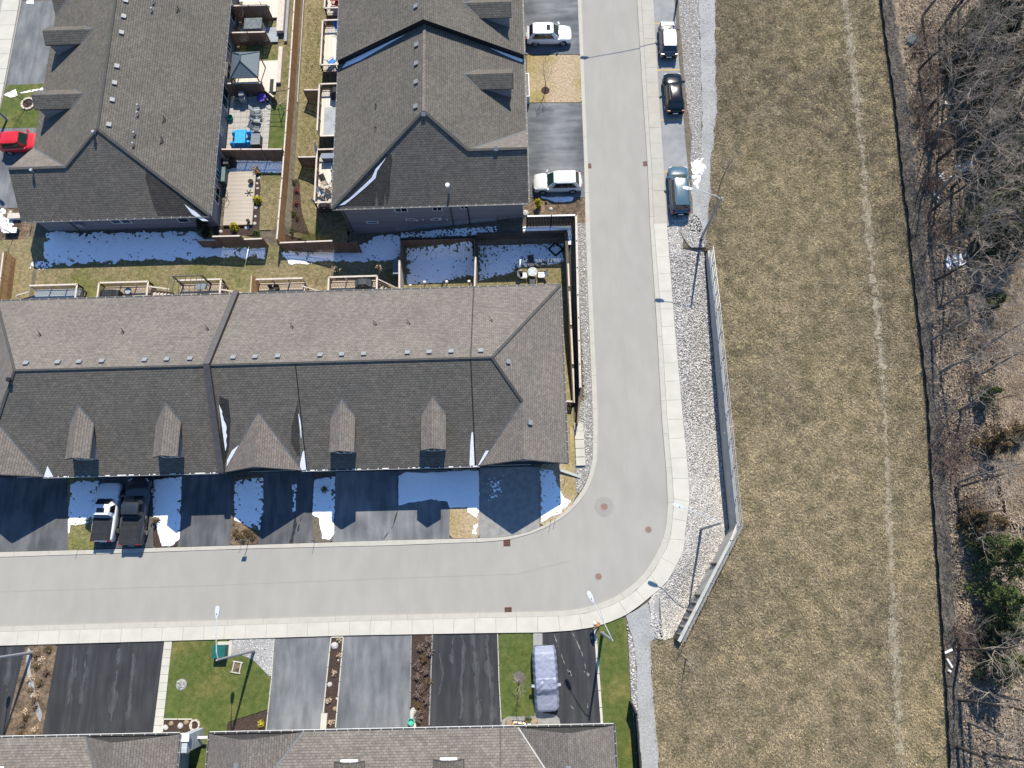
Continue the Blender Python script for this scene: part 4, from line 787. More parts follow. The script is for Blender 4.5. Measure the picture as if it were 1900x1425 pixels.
caps('hip_cap', [((LX1, LYS, LZE), (LXR, LYP, LZR)), ((LXR, LYP, LZR), (gbx, gy_, gz_)), ((gbx, gy_, gz_), (LX0, gy_, gz_)), ((LXR, LYP, LZR), (LXR, LYN, LZR))], M_HIPCAP, lh, .24, .05)
caps('valley_flashing', [((LX0, 2 * gy_ - LYS, LZE), (gbx, gy_, gz_)), ((LX0, g2 - 3.85, LZE), (g2b, g2, g2z))], M_HIPCAPL, lh, .14, .04)
gutter((LX1, LYS, LZE), (LX1, LYN, LZE), lh, (1, 0, 0)); gutter((LX0, LYS, LZE), (LX1, LYS, LZE), lh, (0, -1, 0))
for y in (44.46, 51.55, 68.5): dormer(lh, y, -44.55, None, 1.02, 5.45, 6.15, lwz, side='W', m=M_ROOF2)
for px, py in ((228, 1), (224.5, 30), (220.5, 60), (210, 122.5), (206.5, 153.5), (200.5, 185), (194.5, 231)):
    x, y = PZ(px, py, 7.2); vent(lh, LXR + .75, y, LZR - .75 * sl_, ry=.46)
def on_l(px, py):
    z = 6.
    for _ in range(5): x, y = PZ(px, py, z); z = LZE + (LX1 - x) * sl_
    return x, y, z
for px, py in ((329, 18), (303, 222), (299, 261)): x, y, z = on_l(px, py); bracket(lh, x, y, z, (1, 0, 0))
for px, py in ((287, 6), (284, 21), (259, 199), (258, 213), (252, 250), (250, 270)): x, y, z = on_l(px, py); pipe(lh, x, y, z, .4, .045)
x, y = PZ(182, 254, 6.8); pipe(lh, x, y, LZE + (y - LYS) * sh_, .35, .07, M_GALV); x, y = PZ(69, 325, 5); pipe(lh, x, y, LZE + (y - LYS) * sh_, .35, .07, M_GALV)
lhs = lambda px, py: (lambda q: (q[0], q[1]))(PZ(px, py, 4))
pts = []
for px, py in ((334, 370), (345, 377), (356, 386), (368, 395), (378, 400), (367, 400), (352, 392), (344, 384)): x, y = PZ(px, py, 3.9 if py > 385 else 4.6); pts.append((x, y, LZE + (y - LYS) * sh_))
snow_face(lh, pts)
for px in ((204, 417, 8), (216, 417, 8)): pass
for xa in (-38.0, -37.05): window(lh, (xa, LYS + .58, 1.85), .85, 1.5, (0, -1, 0), mull=0)
window(lh, (-31.6, LYS + .58, 1.7), 1.0, 1.5, (0, -1, 0), mull=0)
for y, w, h in ((47.3, 2.2, 2.1), (43.4, .8, 1.1), (38.6, .9, 1.2), (36.6, 1.6, 2.0), (50.5, 1.9, 2.0), (53, 1.0, 1.2), (57.5, 1.9, 2.0)): window(lh, (LX1 - .48, y, 1.5), w, h, (1, 0, 0))
for pl in ((-41.6, -40.4, 1), (-40.7, -39.7, 1)): pass
b = MB(); b.tube([(-42.3, LYS + .5, -.1), (-42.3, LYS + .5, LZE - .2)], .045, 6); b.build('downpipe', M_DTRIM, lh)
b = MB(); b.box(-41.8, -41.3, LYS + .3, LYS + .6, .9, 1.6); b.build('meter_box', M_CONCW, lh)
# ---- centre top block (two heights)
RX0, RX1, RYS, RYN, RZE, RXR, RZR, RYP, YST, DZ = -16.87, 1.05, 33.35, 76.0, 3.5, -7.9, 8.5, 39.75, 48.75, .75
rh = thing('townhouse_row', 'grey shingled townhouse row at the top centre stepping up behind a dark V shaped wall', 'townhouses', (RXR, 50, 0))
walls(rh, [(RX0 + .5, RYS + .4), (RX1 - .5, RYS + .4), (RX1 - .5, RYN), (RX0 + .5, RYN)], -2.7, RZE - .02, M_SIDE); soffit(rh, RX0, RX1, RYS, YST, RZE - .12)
sr_ = (RZR - RZE) / (RXR - RX0); srh = (RZR - RZE) / (RYP - RYS); ry_, rz_ = 37.1, RZE + (37.1 - RYS) * srh; rbx = RX1 - (rz_ - RZE) / sr_
rwz = lambda x: RZE + (RX1 - x) * sr_
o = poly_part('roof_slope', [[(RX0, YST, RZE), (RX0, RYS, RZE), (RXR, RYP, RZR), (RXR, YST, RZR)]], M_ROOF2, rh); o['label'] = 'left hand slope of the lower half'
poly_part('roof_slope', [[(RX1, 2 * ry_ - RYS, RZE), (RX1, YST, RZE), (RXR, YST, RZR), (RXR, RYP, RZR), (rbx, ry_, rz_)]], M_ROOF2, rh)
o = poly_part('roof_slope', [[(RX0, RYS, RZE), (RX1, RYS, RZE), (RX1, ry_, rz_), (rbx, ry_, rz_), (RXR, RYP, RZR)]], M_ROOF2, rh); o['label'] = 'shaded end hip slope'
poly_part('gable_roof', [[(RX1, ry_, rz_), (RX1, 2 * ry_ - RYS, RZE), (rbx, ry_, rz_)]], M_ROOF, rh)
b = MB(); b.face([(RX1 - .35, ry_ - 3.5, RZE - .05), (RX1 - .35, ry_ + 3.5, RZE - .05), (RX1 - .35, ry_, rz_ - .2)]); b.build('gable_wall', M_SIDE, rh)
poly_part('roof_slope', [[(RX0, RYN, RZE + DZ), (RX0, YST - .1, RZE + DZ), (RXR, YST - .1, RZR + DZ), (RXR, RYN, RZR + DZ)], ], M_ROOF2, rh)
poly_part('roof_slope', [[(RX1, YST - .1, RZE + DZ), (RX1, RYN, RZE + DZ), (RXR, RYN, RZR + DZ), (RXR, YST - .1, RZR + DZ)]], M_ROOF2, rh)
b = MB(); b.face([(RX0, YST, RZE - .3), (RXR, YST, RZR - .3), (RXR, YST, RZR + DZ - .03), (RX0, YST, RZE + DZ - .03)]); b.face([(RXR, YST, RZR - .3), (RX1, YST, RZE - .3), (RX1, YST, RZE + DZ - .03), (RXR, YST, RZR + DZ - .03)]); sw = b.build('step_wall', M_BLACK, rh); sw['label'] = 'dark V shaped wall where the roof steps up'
b = MB(); b.face([(RX0, RYN, RZE - .3), (RX0, YST, RZE - .3), (RX0, YST, RZE + DZ), (RX0, RYN, RZE + DZ)]); b.face([(RX1, YST, RZE - .3), (RX1, RYN, RZE - .3), (RX1, RYN, RZE + DZ), (RX1, YST, RZE + DZ)]); b.build('fascia', M_TRIM, rh)
lr = lambda x: RZE + (x - RX0) * sr_
sp = [(-16.5, 48.2), (-16.0, 48.66), (-11.0, 48.66), (-9.6, 48.6), (-12, 48.35), (-14.5, 48.1)]; snow_face(rh, [(a, c, lr(a)) for a, c in sp[::-1]])
sp = [(.9, 48.66), (-2.2, 48.66), (-1.2, 48.45), (.2, 48.3), (.9, 48.3)]; snow_face(rh, [(a, c, rwz(a)) for a, c in sp])
caps('hip_cap', [((RX0, RYS, RZE), (RXR, RYP, RZR)), ((RXR, RYP, RZR), (rbx, ry_, rz_)), ((rbx, ry_, rz_), (RX1, ry_, rz_))], M_HIPCAP, rh, .24, .05)
caps('hip_cap', [((RXR, RYP, RZR), (RXR, YST - .05, RZR))], M_ROOF, rh, .24, .04)
caps('valley_flashing', [((RX1, 2 * ry_ - RYS, RZE), (rbx, ry_, rz_))], M_HIPCAPL, rh, .12, .04)
gutter((RX0, RYS, RZE), (RX0, YST, RZE), rh, (-1, 0, 0)); gutter((RX1, RYS, RZE), (RX1, YST, RZE), rh, (1, 0, 0)); gutter((RX0, RYS, RZE), (RX1, RYS, RZE), rh, (0, -1, 0))
gutter((RX0, YST, RZE + DZ), (RX0, RYN, RZE + DZ), rh, (-1, 0, 0)); gutter((RX1, YST, RZE + DZ), (RX1, RYN, RZE + DZ), rh, (1, 0, 0))
dormer(rh, 44.8, -.05, None, 1.02, 5.85, 6.6, rwz, side='E', m=M_ROOF2); dormer(rh, 52.0, -.05, None, 1.02, 6.55, 7.3, lambda x: rwz(x) + DZ, side='E', m=M_ROOF2)
for px, py, dz in ((780, 12, DZ), (780, 83.5, 0), (778.5, 118, 0), (777.5, 152.5, 0), (777.5, 198, 0)): x, y = PZ(px, py, 8.1 + dz); vent(rh, RXR - .7, y, RZR - .7 * sr_ + dz, ry=-.5)
for px, py in ((696, 195), (695, 237)): x, y = PZ(px, py, 6); bracket(rh, x, y, lr(x), (1, 0, 0), s=.35)
x, y = PZ(787, 216, 8); vent(rh, x, y, RZE + (y - RYS) * srh, s=.9, rx=.6); x, y = PZ(921, 286, 5.6); vent(rh, x, y, RZE + (y - RYS) * srh, s=.9, rx=.6)
x, y = PZ(831, 347, 5.2); z = RZE + (y - RYS) * srh; b = MB(); b.tube([(x, y, z - .2), (x, y, z + 1.2)], .1, 8); ch = b.build('chimney_pipe', M_GALV, rh); b = MB(); b.tube([(x, y, z + 1.15), (x, y, z + 1.45)], .19, 10); b.build('chimney_cap', M_WHITE, ch)
pts = []
for px, py in ((628, 382), (648, 369), (672, 347), (690, 330), (697, 314), (712, 298), (716, 292), (714, 297), (700, 318), (697, 331), (680, 347), (660, 364), (640, 380)):
    z = 5
    for _ in range(8): x, y = PZ(px, py, z); z = .5 * z + .5 * (RZE + (y - RYS) * srh)
    pts.append((x, y, z))
snow_face(rh, pts[::-1])
for (px, py, w, h, nm) in ((743.5, 387.5, 1.15, .85, 1), (811, 386, .85, .75, 1), (861, 383.5, .65, .6, 1)): x, y, z = wallpt(px, py, 1, RYS + .38); window(rh, (x, y, min(z, 2.9)), w, h * 1.25, (0, -1, 0), mull=1)
for (px, py, w) in ((691, 412.5, 1.05), (761.5, 407.5, .8), (811, 406.5, .75)): x, y, z = wallpt(px, py, 1, RYS + .38); window(rh, (x, y, z), w, .34, (0, -1, 0), mull=0)
b = MB(); b.face([(-12.0, RYS + .385, -2.7), (RX1 - .48, RYS + .385, -2.7), (RX1 - .48, RYS + .385, .35), (-3, RYS + .385, .1), (-12.0, RYS + .385, -1.2)]); b.build('foundation', M_CONCW, rh)
for x in (-16.2, -6.2, -4.6): b = MB(); b.beam((x, RYS + .33, -2), (x, RYS + .33, RZE - .2), .09, .07, up=(0, 1, 0)); b.build('downpipe', M_DTRIM if x != -4.6 else M_BLACK, rh)
for x, z in ((-9.7, .1), (-9.1, .2), (-8.3, .15), (-7.5, .2), (-6.8, .1)): b = MB(); b.box(x, x + .16, RYS + .28, RYS + .385, z, z + .14); b.build('wall_vent', M_TRIM, rh)
for y in (36, 42, 46, 51.5, 57): window(rh, (RX0 + .48, y, 1.5), 1.5, 2.0, (-1, 0, 0))
b = MB(); b.box(RX1 + .05, RX1 + .5, 46.3, 49.0, 0, 1.15); pf = b.build('porch_frame', M_TRIM, rh); b = MB(); b.box(RX1 + .12, RX1 + .43, 46.4, 48.9, 1.15, 1.17); b.build('porch_floor', M_DTRIM, pf)
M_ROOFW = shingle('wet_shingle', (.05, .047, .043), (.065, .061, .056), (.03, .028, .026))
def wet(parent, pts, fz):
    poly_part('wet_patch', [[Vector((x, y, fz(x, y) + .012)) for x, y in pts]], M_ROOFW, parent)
def ronl(pl, fz):
    r = []
    for px, py in pl:
        z = 5.
        for _ in range(9): x, y = PZ(px, py, z); z = .5 * z + .5 * fz(x, y)
        r.append((x, y))
    return r
fR = lambda x, y: RZE + (y - RYS) * srh; fL = lambda x, y: LZE + (y - LYS) * sh_; fM = lambda x, y: rz(y)
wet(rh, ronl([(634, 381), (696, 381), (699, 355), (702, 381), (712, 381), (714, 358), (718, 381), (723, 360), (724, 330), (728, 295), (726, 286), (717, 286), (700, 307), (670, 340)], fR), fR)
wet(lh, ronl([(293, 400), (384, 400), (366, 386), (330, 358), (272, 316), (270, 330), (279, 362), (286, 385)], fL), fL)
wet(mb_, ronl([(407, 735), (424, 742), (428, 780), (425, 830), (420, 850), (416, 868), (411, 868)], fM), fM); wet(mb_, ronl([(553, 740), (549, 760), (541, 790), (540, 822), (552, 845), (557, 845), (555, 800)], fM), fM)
# ---- bottom blocks
def bottom(name, x0, x1, lab, leftg, rightg, YE=-10.65, YB=-27.0, z=3.2):
    o = thing(name, lab, 'townhouses', ((x0 + x1) / 2, -18, 0)); zr = z + 8.1 * .57; s = .57; yr = YE - 8.1; a = 3.62; gz = z + a * .757
    walls(o, [(x0 + .45, YB), (x1 - .45, YB), (x1 - .45, YE - .5), (x0 + .45, YE - .5)], 0, z - .02, M_SIDEB); soffit(o, x0, x1, YB, YE, z - .12)
    gb = YE - (gz - z) / s; xl = x0 + 6.0 if leftg else x0 - 2; xr = x1 - 6.0 if rightg else x1
    top = [(xr, yr, zr), (xl, yr, zr)]; lo = []
    if leftg: lo += [(x0 + a, gb, gz), (x0 + 2 * a, YE, z)]
    else: lo += [(x0, YE, z)]
    if rightg: lo += [(x1 - 2 * a, YE, z), (x1 - a, gb, gz)]
    else: lo += [(x1, YE, z)]
    f = (top + lo)[::1]; n = sum(((Vector(f[i]) - Vector(f[0])).cross(Vector(f[i + 1]) - Vector(f[0])) for i in range(1, len(f) - 1)), Vector())
    poly_part('roof_slope', [f if n.z > 0 else f[::-1]], M_ROOF3, o)
    if rightg:
        poly_part('roof_slope', [[(x1, YB, z), (x1, YE, z), (x1 - a, YE, gz), (x1 - a, gb, gz), (x1 - 6.0, yr, zr), (x1 - 6.0, YB, zr)]], M_ROOF, o)
        poly_part('gable_roof', [[(x1 - a, YE, gz), (x1 - 2 * a, YE, z), (x1 - a, gb, gz)]], M_ROOF3, o)
        caps('valley_flashing', [((x1 - 2 * a, YE, z), (x1 - a, gb, gz))], M_HIPCAPL if not leftg else M_GUT, o, .1, .05); gutter((x1, YE, z), (x1, YB, z), o, (1, 0, 0))
    if leftg:
        poly_part('roof_slope', [[(x0, YE, z), (x0, YB, z), (x0 + 6.0, YB, zr), (x0 + 6.0, yr, zr), (x0 + a, gb, gz), (x0 + a, YE, gz)]], M_ROOF, o)
        poly_part('gable_roof', [[(x0 + 2 * a, YE, z), (x0 + a, YE, gz), (x0 + a, gb, gz)]], M_ROOF3, o)
        caps('valley_flashing', [((x0 + 2 * a, YE, z), (x0 + a, gb, gz))], M_HIPCAPL, o, .16, .05); gutter((x0, YE, z), (x0, YB, z), o, (-1, 0, 0))
    poly_part('roof_slope', [[(x0, YB, z), (x1, YB, z), (xr, yr, zr), (xl, yr, zr)]], M_ROOF3, o)
    gutter((x0, YE, z), (x1, YE, z), o, (0, 1, 0))
    b = MB(); b.beam((x0, YE + .14, z - .03), (x1, YE + .14, z - .03), .05, .04); b.build('fascia', M_TRIM, o)
    return o, s, z, YE
bo_, s_, z_, ye_ = bottom('townhouse_row', -58, -26.88, 'mottled brown roof at the bottom left corner beside a pale blue side wall', False, True)
bm_, s_, z_, ye_ = bottom('townhouse_row', -24.57, 6.27, 'mottled brown roof along the bottom centre below the five driveways', True, True)
def ndormer(p, cx, hw=1.1, zf=5.6):
    yf = -12.35; rzz = lambda y: z_ + (ye_ - y) * s_
    dormer(p, cx, yf, None, hw, 5.35, 6.0, rzz, side='N', m=M_ROOF2)
    b = MB(); b.box(cx - .62, cx + .62, yf + .03, yf + .16, 5.3, 5.42); b.build('snow', M_SNOW, p)
for cx in (-13.3, -6.05): ndormer(bm_, cx)
ndormer(bo_, -39.3)
b = MB(); b.beam((-2.3, ye_, z_ + .03), (-2.3, ye_ - 8, z_ + 8 * s_ + .03), .06, .05); b.build('roof_seam', M_BLACK, bm_)
x, y = PZ(444, 1418, 5.2); vent(bm_, x, y, z_ + (x + 24.57) * .757, ry=-.6); x, y = PZ(1052, 1424, 5.6); vent(bm_, x, y, z_ + (6.27 - x) * .757, ry=.6)
b = MB(); b.box(-26.95, -26.35, -12.0, -10.75, 0, .0 + 2.9); b.build('porch_wall', M_SIDEB, bo_)
b = MB(); b.box(-27.1, -26.2, -11.2, -10.6, 2.9, 3.05); b.build('porch_cap', M_TRIM, bo_)
b = MB(); b.box(-26.4, -25.0, -11.35, -11.2, .9, 1.1); b.build('gate_rail', M_TRIM, bo_)
# ------------------------------------------------------------------ fences
def fence(label, pts, h, m, name='board_fence', mcap=None, post=2.4, bw=.14, gap=.015, zt=None, group=None, thick=.03, capw=.14, face=1, rails=True, cap=True, postm=None):
    """pts world xy; boards follow the ground; zt fixes the top"""
    pts = [Vector((p[0], p[1], 0)) for p in pts]; c = sum(pts, Vector()) / len(pts); mcap = mcap or M_CAP
    o = thing(name, label, 'fence', (c.x, c.y, float(T(c.x, c.y))), group)
    for a, b in zip(pts[:-1], pts[1:]):
        L = (b - a).length; d = (b - a) / L; nrm = Vector((-d.y, d.x, 0)) * face; n = max(1, round(L / post))
        def tp(p): return (zt if zt is not None else float(T(p.x, p.y)) + h)
        for i in range(n + 1):
            p = a + d * L * i / n; q = MB(); z0 = float(T(p.x, p.y)) - .1; q.beam((p.x, p.y, z0), (p.x, p.y, tp(p) + .06), .1, .1, up=d); q.build('post', postm or m, o)
        for i in range(n):
            p = a + d * L * i / n; r = a + d * L * (i + 1) / n; k = max(1, int((r - p).length / bw)); q = MB()
            for j in range(k):
                s = p + (r - p) * ((j + .5) / k) + nrm * .05 + nrm * random.uniform(-.004, .004); z0 = float(T(s.x, s.y)) + random.uniform(0, .03); q.beam((s.x, s.y, z0), (s.x, s.y, tp(s) - .02), bw - gap, thick * random.uniform(.9, 1.1), up=nrm)
            bo = q.build('boards', m, o); bo['kind'] = 'stuff'
            if rails:
                for f in (.25, .75):
                    q = MB(); z0 = float(T(p.x, p.y)); z1 = float(T(r.x, r.y)); q.beam(Vector((p.x, p.y, z0 + (tp(p) - z0) * f)) - nrm * .03, Vector((r.x, r.y, z1 + (tp(r) - z1) * f)) - nrm * .03, .05, .09); q.build('rail', m, o)
            if cap: q = MB(); q.beam((p.x, p.y, tp(p)), (r.x, r.y, tp(r)), capw, .04); q.build('top_cap', mcap, o)
    return o
wtop = lambda px, py, z: PZ(px, py, z)
fence('tall brown board fence seen edge on at the far left by the driveway garden', [PZ(6.5, 467, 1.4), PZ(-6, 565, 1.4)], 1.75, M_CEDAR, face=1, zt=1.4, bw=.17, gap=.05)
fence('long cedar board fence dividing the two top rows of houses', [(-22.42, 64), (-22.42, 48), (-22.5, 38), (-22.62, 31.6)], 2.2, M_CEDAR, face=1, zt=1.25)
o = thing('timber_edging', 'low pale timber edging lying along the foot of the long cedar fence', 'edging', (-21.6, 56, -.6)); b = MB()
b.beam((-22.2, 64, -.85), (-22.2, 47.9, -.85), .14, .25); b.build('timber', M_CAP, o)
fence('brown board fence with a thin pale cap below the planted bed', [(-22.76, 31.57), (-17.51, 31.62)], 1.7, M_CEDARG, zt=.55, face=-1)
fence('lower weathered board fence end without a cap stepping down towards the snow', [(-17.4, 31.64), (-15.4, 31.7)], 1.6, M_CEDARG, zt=.1, face=-1, cap=False)
fence('brown board fence below the herringbone patio', [(-28.5, 41.05), (-22.5, 40.85)], 1.8, M_CEDARG, face=-1, zt=1.75)
fence('privacy screen between the metal gazebo and the barbecue patio', [(-28.67, 48.45), (-25.05, 48.4)], 1.9, M_CEDARG, face=-1, zt=1.75, bw=.16); fence('short sloping fence wing beside the metal gazebo deck', [(-25.05, 48.4), (-24.0, 47.4)], 1.0, M_CEDARG, face=-1, zt=.8)
fence('privacy screen behind the grey shingled shed', [(-28.7, 57.5), (-25.0, 57.45)], 1.9, M_CEDARG, face=-1, zt=2.0, bw=.16)
fence('privacy screen between the grey shingled shed and the metal gazebo', [(-28.7, 54.45), (-25.0, 54.4)], 1.9, M_CEDARG, face=-1, zt=1.75, bw=.16)
fence('short board screen beside the dark conical bush', [PZ(365, 445.5, 1.2), PZ(400, 445.5, 1.2)], 1.5, M_CEDARG, face=-1, zt=1.2)
fence('raised middle panel of the screen below the yellow shrub', [PZ(393, 438.7, 1.6), PZ(446, 437.5, 1.6)], 1.9, M_CEDARG, face=-1, zt=1.6)
fence('low right hand screen below the small green shrub', [PZ(452.4, 444, 1.2), PZ(487, 442.6, 1.2)], 1.4, M_CEDARG, face=-1, zt=1.2)
fence('upper short screen jutting left from the middle pale deck', [(-21.15, 48.3), (-19.5, 48.26)], 2.0, M_CEDARG, face=-1, zt=.6)
fence('lower short screen jutting left from the furniture crowded deck', [(-21.35, 40.68), (-19.5, 40.64)], 2.0, M_CEDARG, face=-1, zt=.6)
fr = fence('brown panel fence with black posts around the snowy middle yard', [(-11.2, 32.1), (-4.1, 32.1)], 1.8, mat('tan_fence_board', (.2, .13, .085), (.15, .1, .07), 3, .8, stretch=(1, 1, .2)), zt=-.6, face=-1, mcap=M_BLACK, postm=M_BLACK, post=1.8)
fence('pale capped side fence left of the snowy middle yard', [(-11.25, 32.0), (-11.25, 24.9)], 1.8, M_CEDARG, zt=-.6, face=1, mcap=M_CEDARG, capw=.1); fence('tall pale screen at the left side of the snowy middle yard', [PZ(741, 484, 0), PZ(741, 540, 0)], 2.4, M_CAP, zt=.0, face=1, capw=.18)
fence('dark side fence between the two snowy yards', [(-4.15, 32.0), (-4.2, 24.9)], 1.8, M_GREYF, zt=-.6, face=1, mcap=M_CEDARG, capw=.1); fence('tall pale screen between the two snowy yards', [PZ(882.5, 478, 0), PZ(880.5, 534, 0)], 2.4, M_CAP, zt=.0, face=1, capw=.16)
fence('black fence across the shaded ledge behind the stone steps', [(.9, 33.02), (5.5, 32.98)], 1.8, M_BLACKF, zt=1.6, face=-1, mcap=M_TRIM)
fence('long dark garden fence beside the street with a pale cap', [(5.5, 33.0), (5.3, 25), (5.12, 16.3)], 1.8, M_BLACKF, zt=1.6, face=-1, capw=.2); fence('lower dark fence end running to the stepping stones', [(5.1, 16.2), (4.75, 13.2)], 1.5, M_BLACKF, zt=1.0, face=-1, capw=.1, mcap=M_CEDARG)
fence('short tan board gate between the house corner and the dark fence', [(3.2, 15.45), (4.5, 15.35)], 1.5, M_CEDARG, zt=.5, face=-1)
fence('black side fence at the bottom right beside the white stones', [PZ(1173, 1307, 1.5), PZ(1181, 1325, 1.6), PZ(1192, 1470, 1.6)], 1.8, M_BLACKF, zt=1.65, mcap=M_BLACKF, face=1)
# timber retaining wall under the street side ledge
rw = thing('retaining_wall', 'weathered timber retaining wall around the shaded right hand yard', 'retaining wall', (0, 32.05, -2.4))
for k in range(9): b = MB(); z = -2.4 + k * .24; b.box(-3.95, 4.75, 32.24 + random.uniform(-.02, .02), 32.42, z, z + .22) if -2.4 + k * .24 < -.3 else None; (b.build('timber', M_RETW, rw) if b.v else None)
for k in range(9): z = -2.4 + k * .24; b = MB(); b.box(4.5, 4.78, 15.4 + k * .25 if z < -1.5 else 15.4, 32.22, z, z + .22); b.build('timber', M_RETW, rw)
b = MB()
for y0, y1 in ((15.4, 18.6), (19, 22.4), (22.8, 26.1), (26.6, 28.9)): b.box(4.6, 4.76, y0, y1, -.23, -.17)
b.build('wall_cap', M_CAP, rw)
# ---- concrete wall and its railing beside the field
cw = thing('retaining_wall', 'long concrete retaining wall with a bend at the foot of the stone bank', 'retaining wall', (17.75, 12, -1))
def wseg(pts, ztop, z0, nm, th=.28):
    for (ax, ay, az), (bx, by, bz) in zip(pts[:-1], pts[1:]):
        d = Vector((bx - ax, by - ay, 0)).normalized(); nn = Vector((d.y, -d.x, 0)); nn = nn if nn.x > 0 else -nn; b = MB()
        A, B = Vector((ax, ay, 0)), Vector((bx, by, 0)); q = [A, B, B + nn * th, A + nn * th]; lo = [v + Vector((0, 0, z0)) for v in q]; hi = [q[0] + Vector((0, 0, az)), q[1] + Vector((0, 0, bz)), q[2] + Vector((0, 0, bz)), q[3] + Vector((0, 0, az))]
        b.face(hi[::-1]); 
        for i in range(4): j = (i + 1) % 4; b.face([lo[i], lo[j], hi[j], hi[i]])
        b.build('wall_section', MATS['wallconc'], cw)
mat('wallconc', (.44, .43, .39), (.36, .35, .32), 1.3, .9, .02, 9)
ys = [29.5 - i * 2.82 for i in range(10)]; ys[-1] = 4.1
wseg([(17.7, y, .5 + .3 * min(1, (29.5 - y) / 6)) for y in ys], 0, -2.2, '')
dg = [(17.7 + (12.05 - 17.7) * t, 4.1 + (-4.85 - 4.1) * t, .8) for t in np.linspace(0, 1, 5)]; wseg(dg, 0, -2.2, '')
rl = thing('guard_rail', 'galvanised railing along the top of the concrete wall beside the field', 'railing', (17.9, 12, .8))
def rail(pts, n):
    for a, b_ in zip(pts[:-1], pts[1:]):
        a = Vector(a); b_ = Vector(b_)
        for k in range(n):
            p = a.lerp(b_, k / n); m_ = MB(); m_.tube([p, p + Vector((0, 0, 1.1))], .028, 6); m_.build('post', M_GALV, rl)
        for zz, r in ((1.1, .028), (.62, .02), (.15, .02)): m_ = MB(); m_.tube([a + Vector((0, 0, zz)), b_ + Vector((0, 0, zz))], r, 6); m_.build('rail', M_GALV, rl)
rail([(17.93, 29.4, .5), (17.93, 23.5, .8), (17.93, 14, .8), (17.93, 4.15, .8)], 4); rail([(17.93, 4.1, .8), (12.3, -4.9, .8)], 8)
for t in (.34, .62, .69, .76, .83, .9, .96, .99): x, y = 17.7 + (12.05 - 17.7) * t, 4.1 - 8.95 * t; b = MB(); d = Vector((-.535, -.845, 0)); n_ = Vector((-.845, .535, 0)); c = Vector((x, y, .0)); b.beam(c + n_ * .02, c + n_ * .14 , .16, 1.5, up=(0, 0, 1)); b.build('bracket', M_BLACK, rl)
b = MB(); b.beam((17.85, 4.5, .86), (17.1, 3.0, .9), .12, .03); b.build('loose_board', M_CAP, rl)
# ------------------------------------------------------------------ decks
def deck(label, x0, x1, y0, y1, z, open_, m=M_DECK, steps=None, railm=None, group='raised timber decks', rail=True):
    """open_: sides with railings among 'N','S','E','W'"""
    railm = railm or M_CAP; o = thing('timber_deck', label, 'deck', ((x0 + x1) / 2, (y0 + y1) / 2, float(T((x0 + x1) / 2, (y0 + y1) / 2))), group)
    b = MB(); b.box(x0, x1, y0, y1, z - .05, z); b.build('deck_boards', m, o)
    b = MB(); b.box(x0 + .03, x1 - .03, y0 + .03, y1 - .03, z - .3, z - .05); b.build('joists', M_CEDARG, o)
    cs = {'N': ((x0, y1), (x1, y1)), 'S': ((x0, y0), (x1, y0)), 'E': ((x1, y0), (x1, y1)), 'W': ((x0, y0), (x0, y1))}
    for cx, cy in ((x0 + .1, y0 + .1), (x1 - .1, y0 + .1), (x0 + .1, y1 - .1), (x1 - .1, y1 - .1)):
        g = float(T(cx, cy)); b = MB(); b.beam((cx, cy, g - .05), (cx, cy, z - .3), .14, .14, up=(1, 0, 0)); b.build('leg', M_CEDARG, o)
    for s in open_:
        (ax, ay), (bx, by) = cs[s]; a = Vector((ax, ay, z)); c = Vector((bx, by, z)); L = (c - a).length; n = max(1, round(L / 1.7))
        for k in range(n + 1): p = a.lerp(c, k / n); b = MB(); b.beam(p, p + Vector((0, 0, .95)), .1, .1, up=(1, 0, 0)); b.build('rail_post', railm, o)
        b = MB(); b.beam(a + Vector((0, 0, .98)), c + Vector((0, 0, .98)), .16, .045); b.build('handrail', railm, o)
        b = MB(); b.beam(a + Vector((0, 0, .14)), c + Vector((0, 0, .14)), .04, .08); b.beam(a + Vector((0, 0, .88)), c + Vector((0, 0, .88)), .04, .08)
        for k in range(int(L / .14)): p = a + (c - a) * ((k + .5) / int(L / .14)); b.beam(p + Vector((0, 0, .14)), p + Vector((0, 0, .88)), .035, .035, up=(1, 0, 0))
        bo = b.build('balusters', M_CEDARG, o); bo['kind'] = 'stuff'
    if steps:
        side, y_a, y_b = steps; g = float(T(x1 + 1.2, (y0 + y1) / 2)); nst = 6; sg = 1 if side == 'E' else -1; xs_ = x1 if side == 'E' else x0
        for k in range(nst):
            zz = z - (k + 1) * (z - g) / (nst + 1); xx = xs_ + sg * k * .27; b = MB(); b.box(min(xx, xx + sg * .24), max(xx, xx + sg * .24), y_a, y_b, zz - .045, zz); b.build('step', m if m != M_DECK else M_CAP, o)
        for yy in (y_a, y_b):
            b = MB(); b.beam((xs_, yy, z), (xs_ + sg * nst * .27, yy, g + .1), .05, .22); b.build('stringer', M_CEDARG, o)
        b = MB(); b.beam((xs_, y_b, z + .95), (xs_ + sg * nst * .27, y_b, g + 1.0), .12, .045); b.build('handrail', railm, o)
        b = MB(); b.beam((xs_ + sg * nst * .27, y_b, g), (xs_ + sg * nst * .27, y_b, g + 1.0), .09, .09, up=(1, 0, 0)); b.build('rail_post', railm, o)
    return o
deck('grey boarded deck, leftmost behind the long row', -45.44, -40.97, 24.9, 27.6, .3, 'NE', M_DECKG, ('W', 25.0, 27.0))
deck('cedar deck carrying a black covered barbecue and a fire bowl', -38.92, -34.34, 24.9, 27.68, .3, 'NWE', M_DECK, ('E', 26.0, 27.2))
deck('cedar deck under the dark pergola frame', -31.75, -27.56, 24.9, 27.7, .3, 'NE', M_DECK, ('E', 25.4, 26.7))
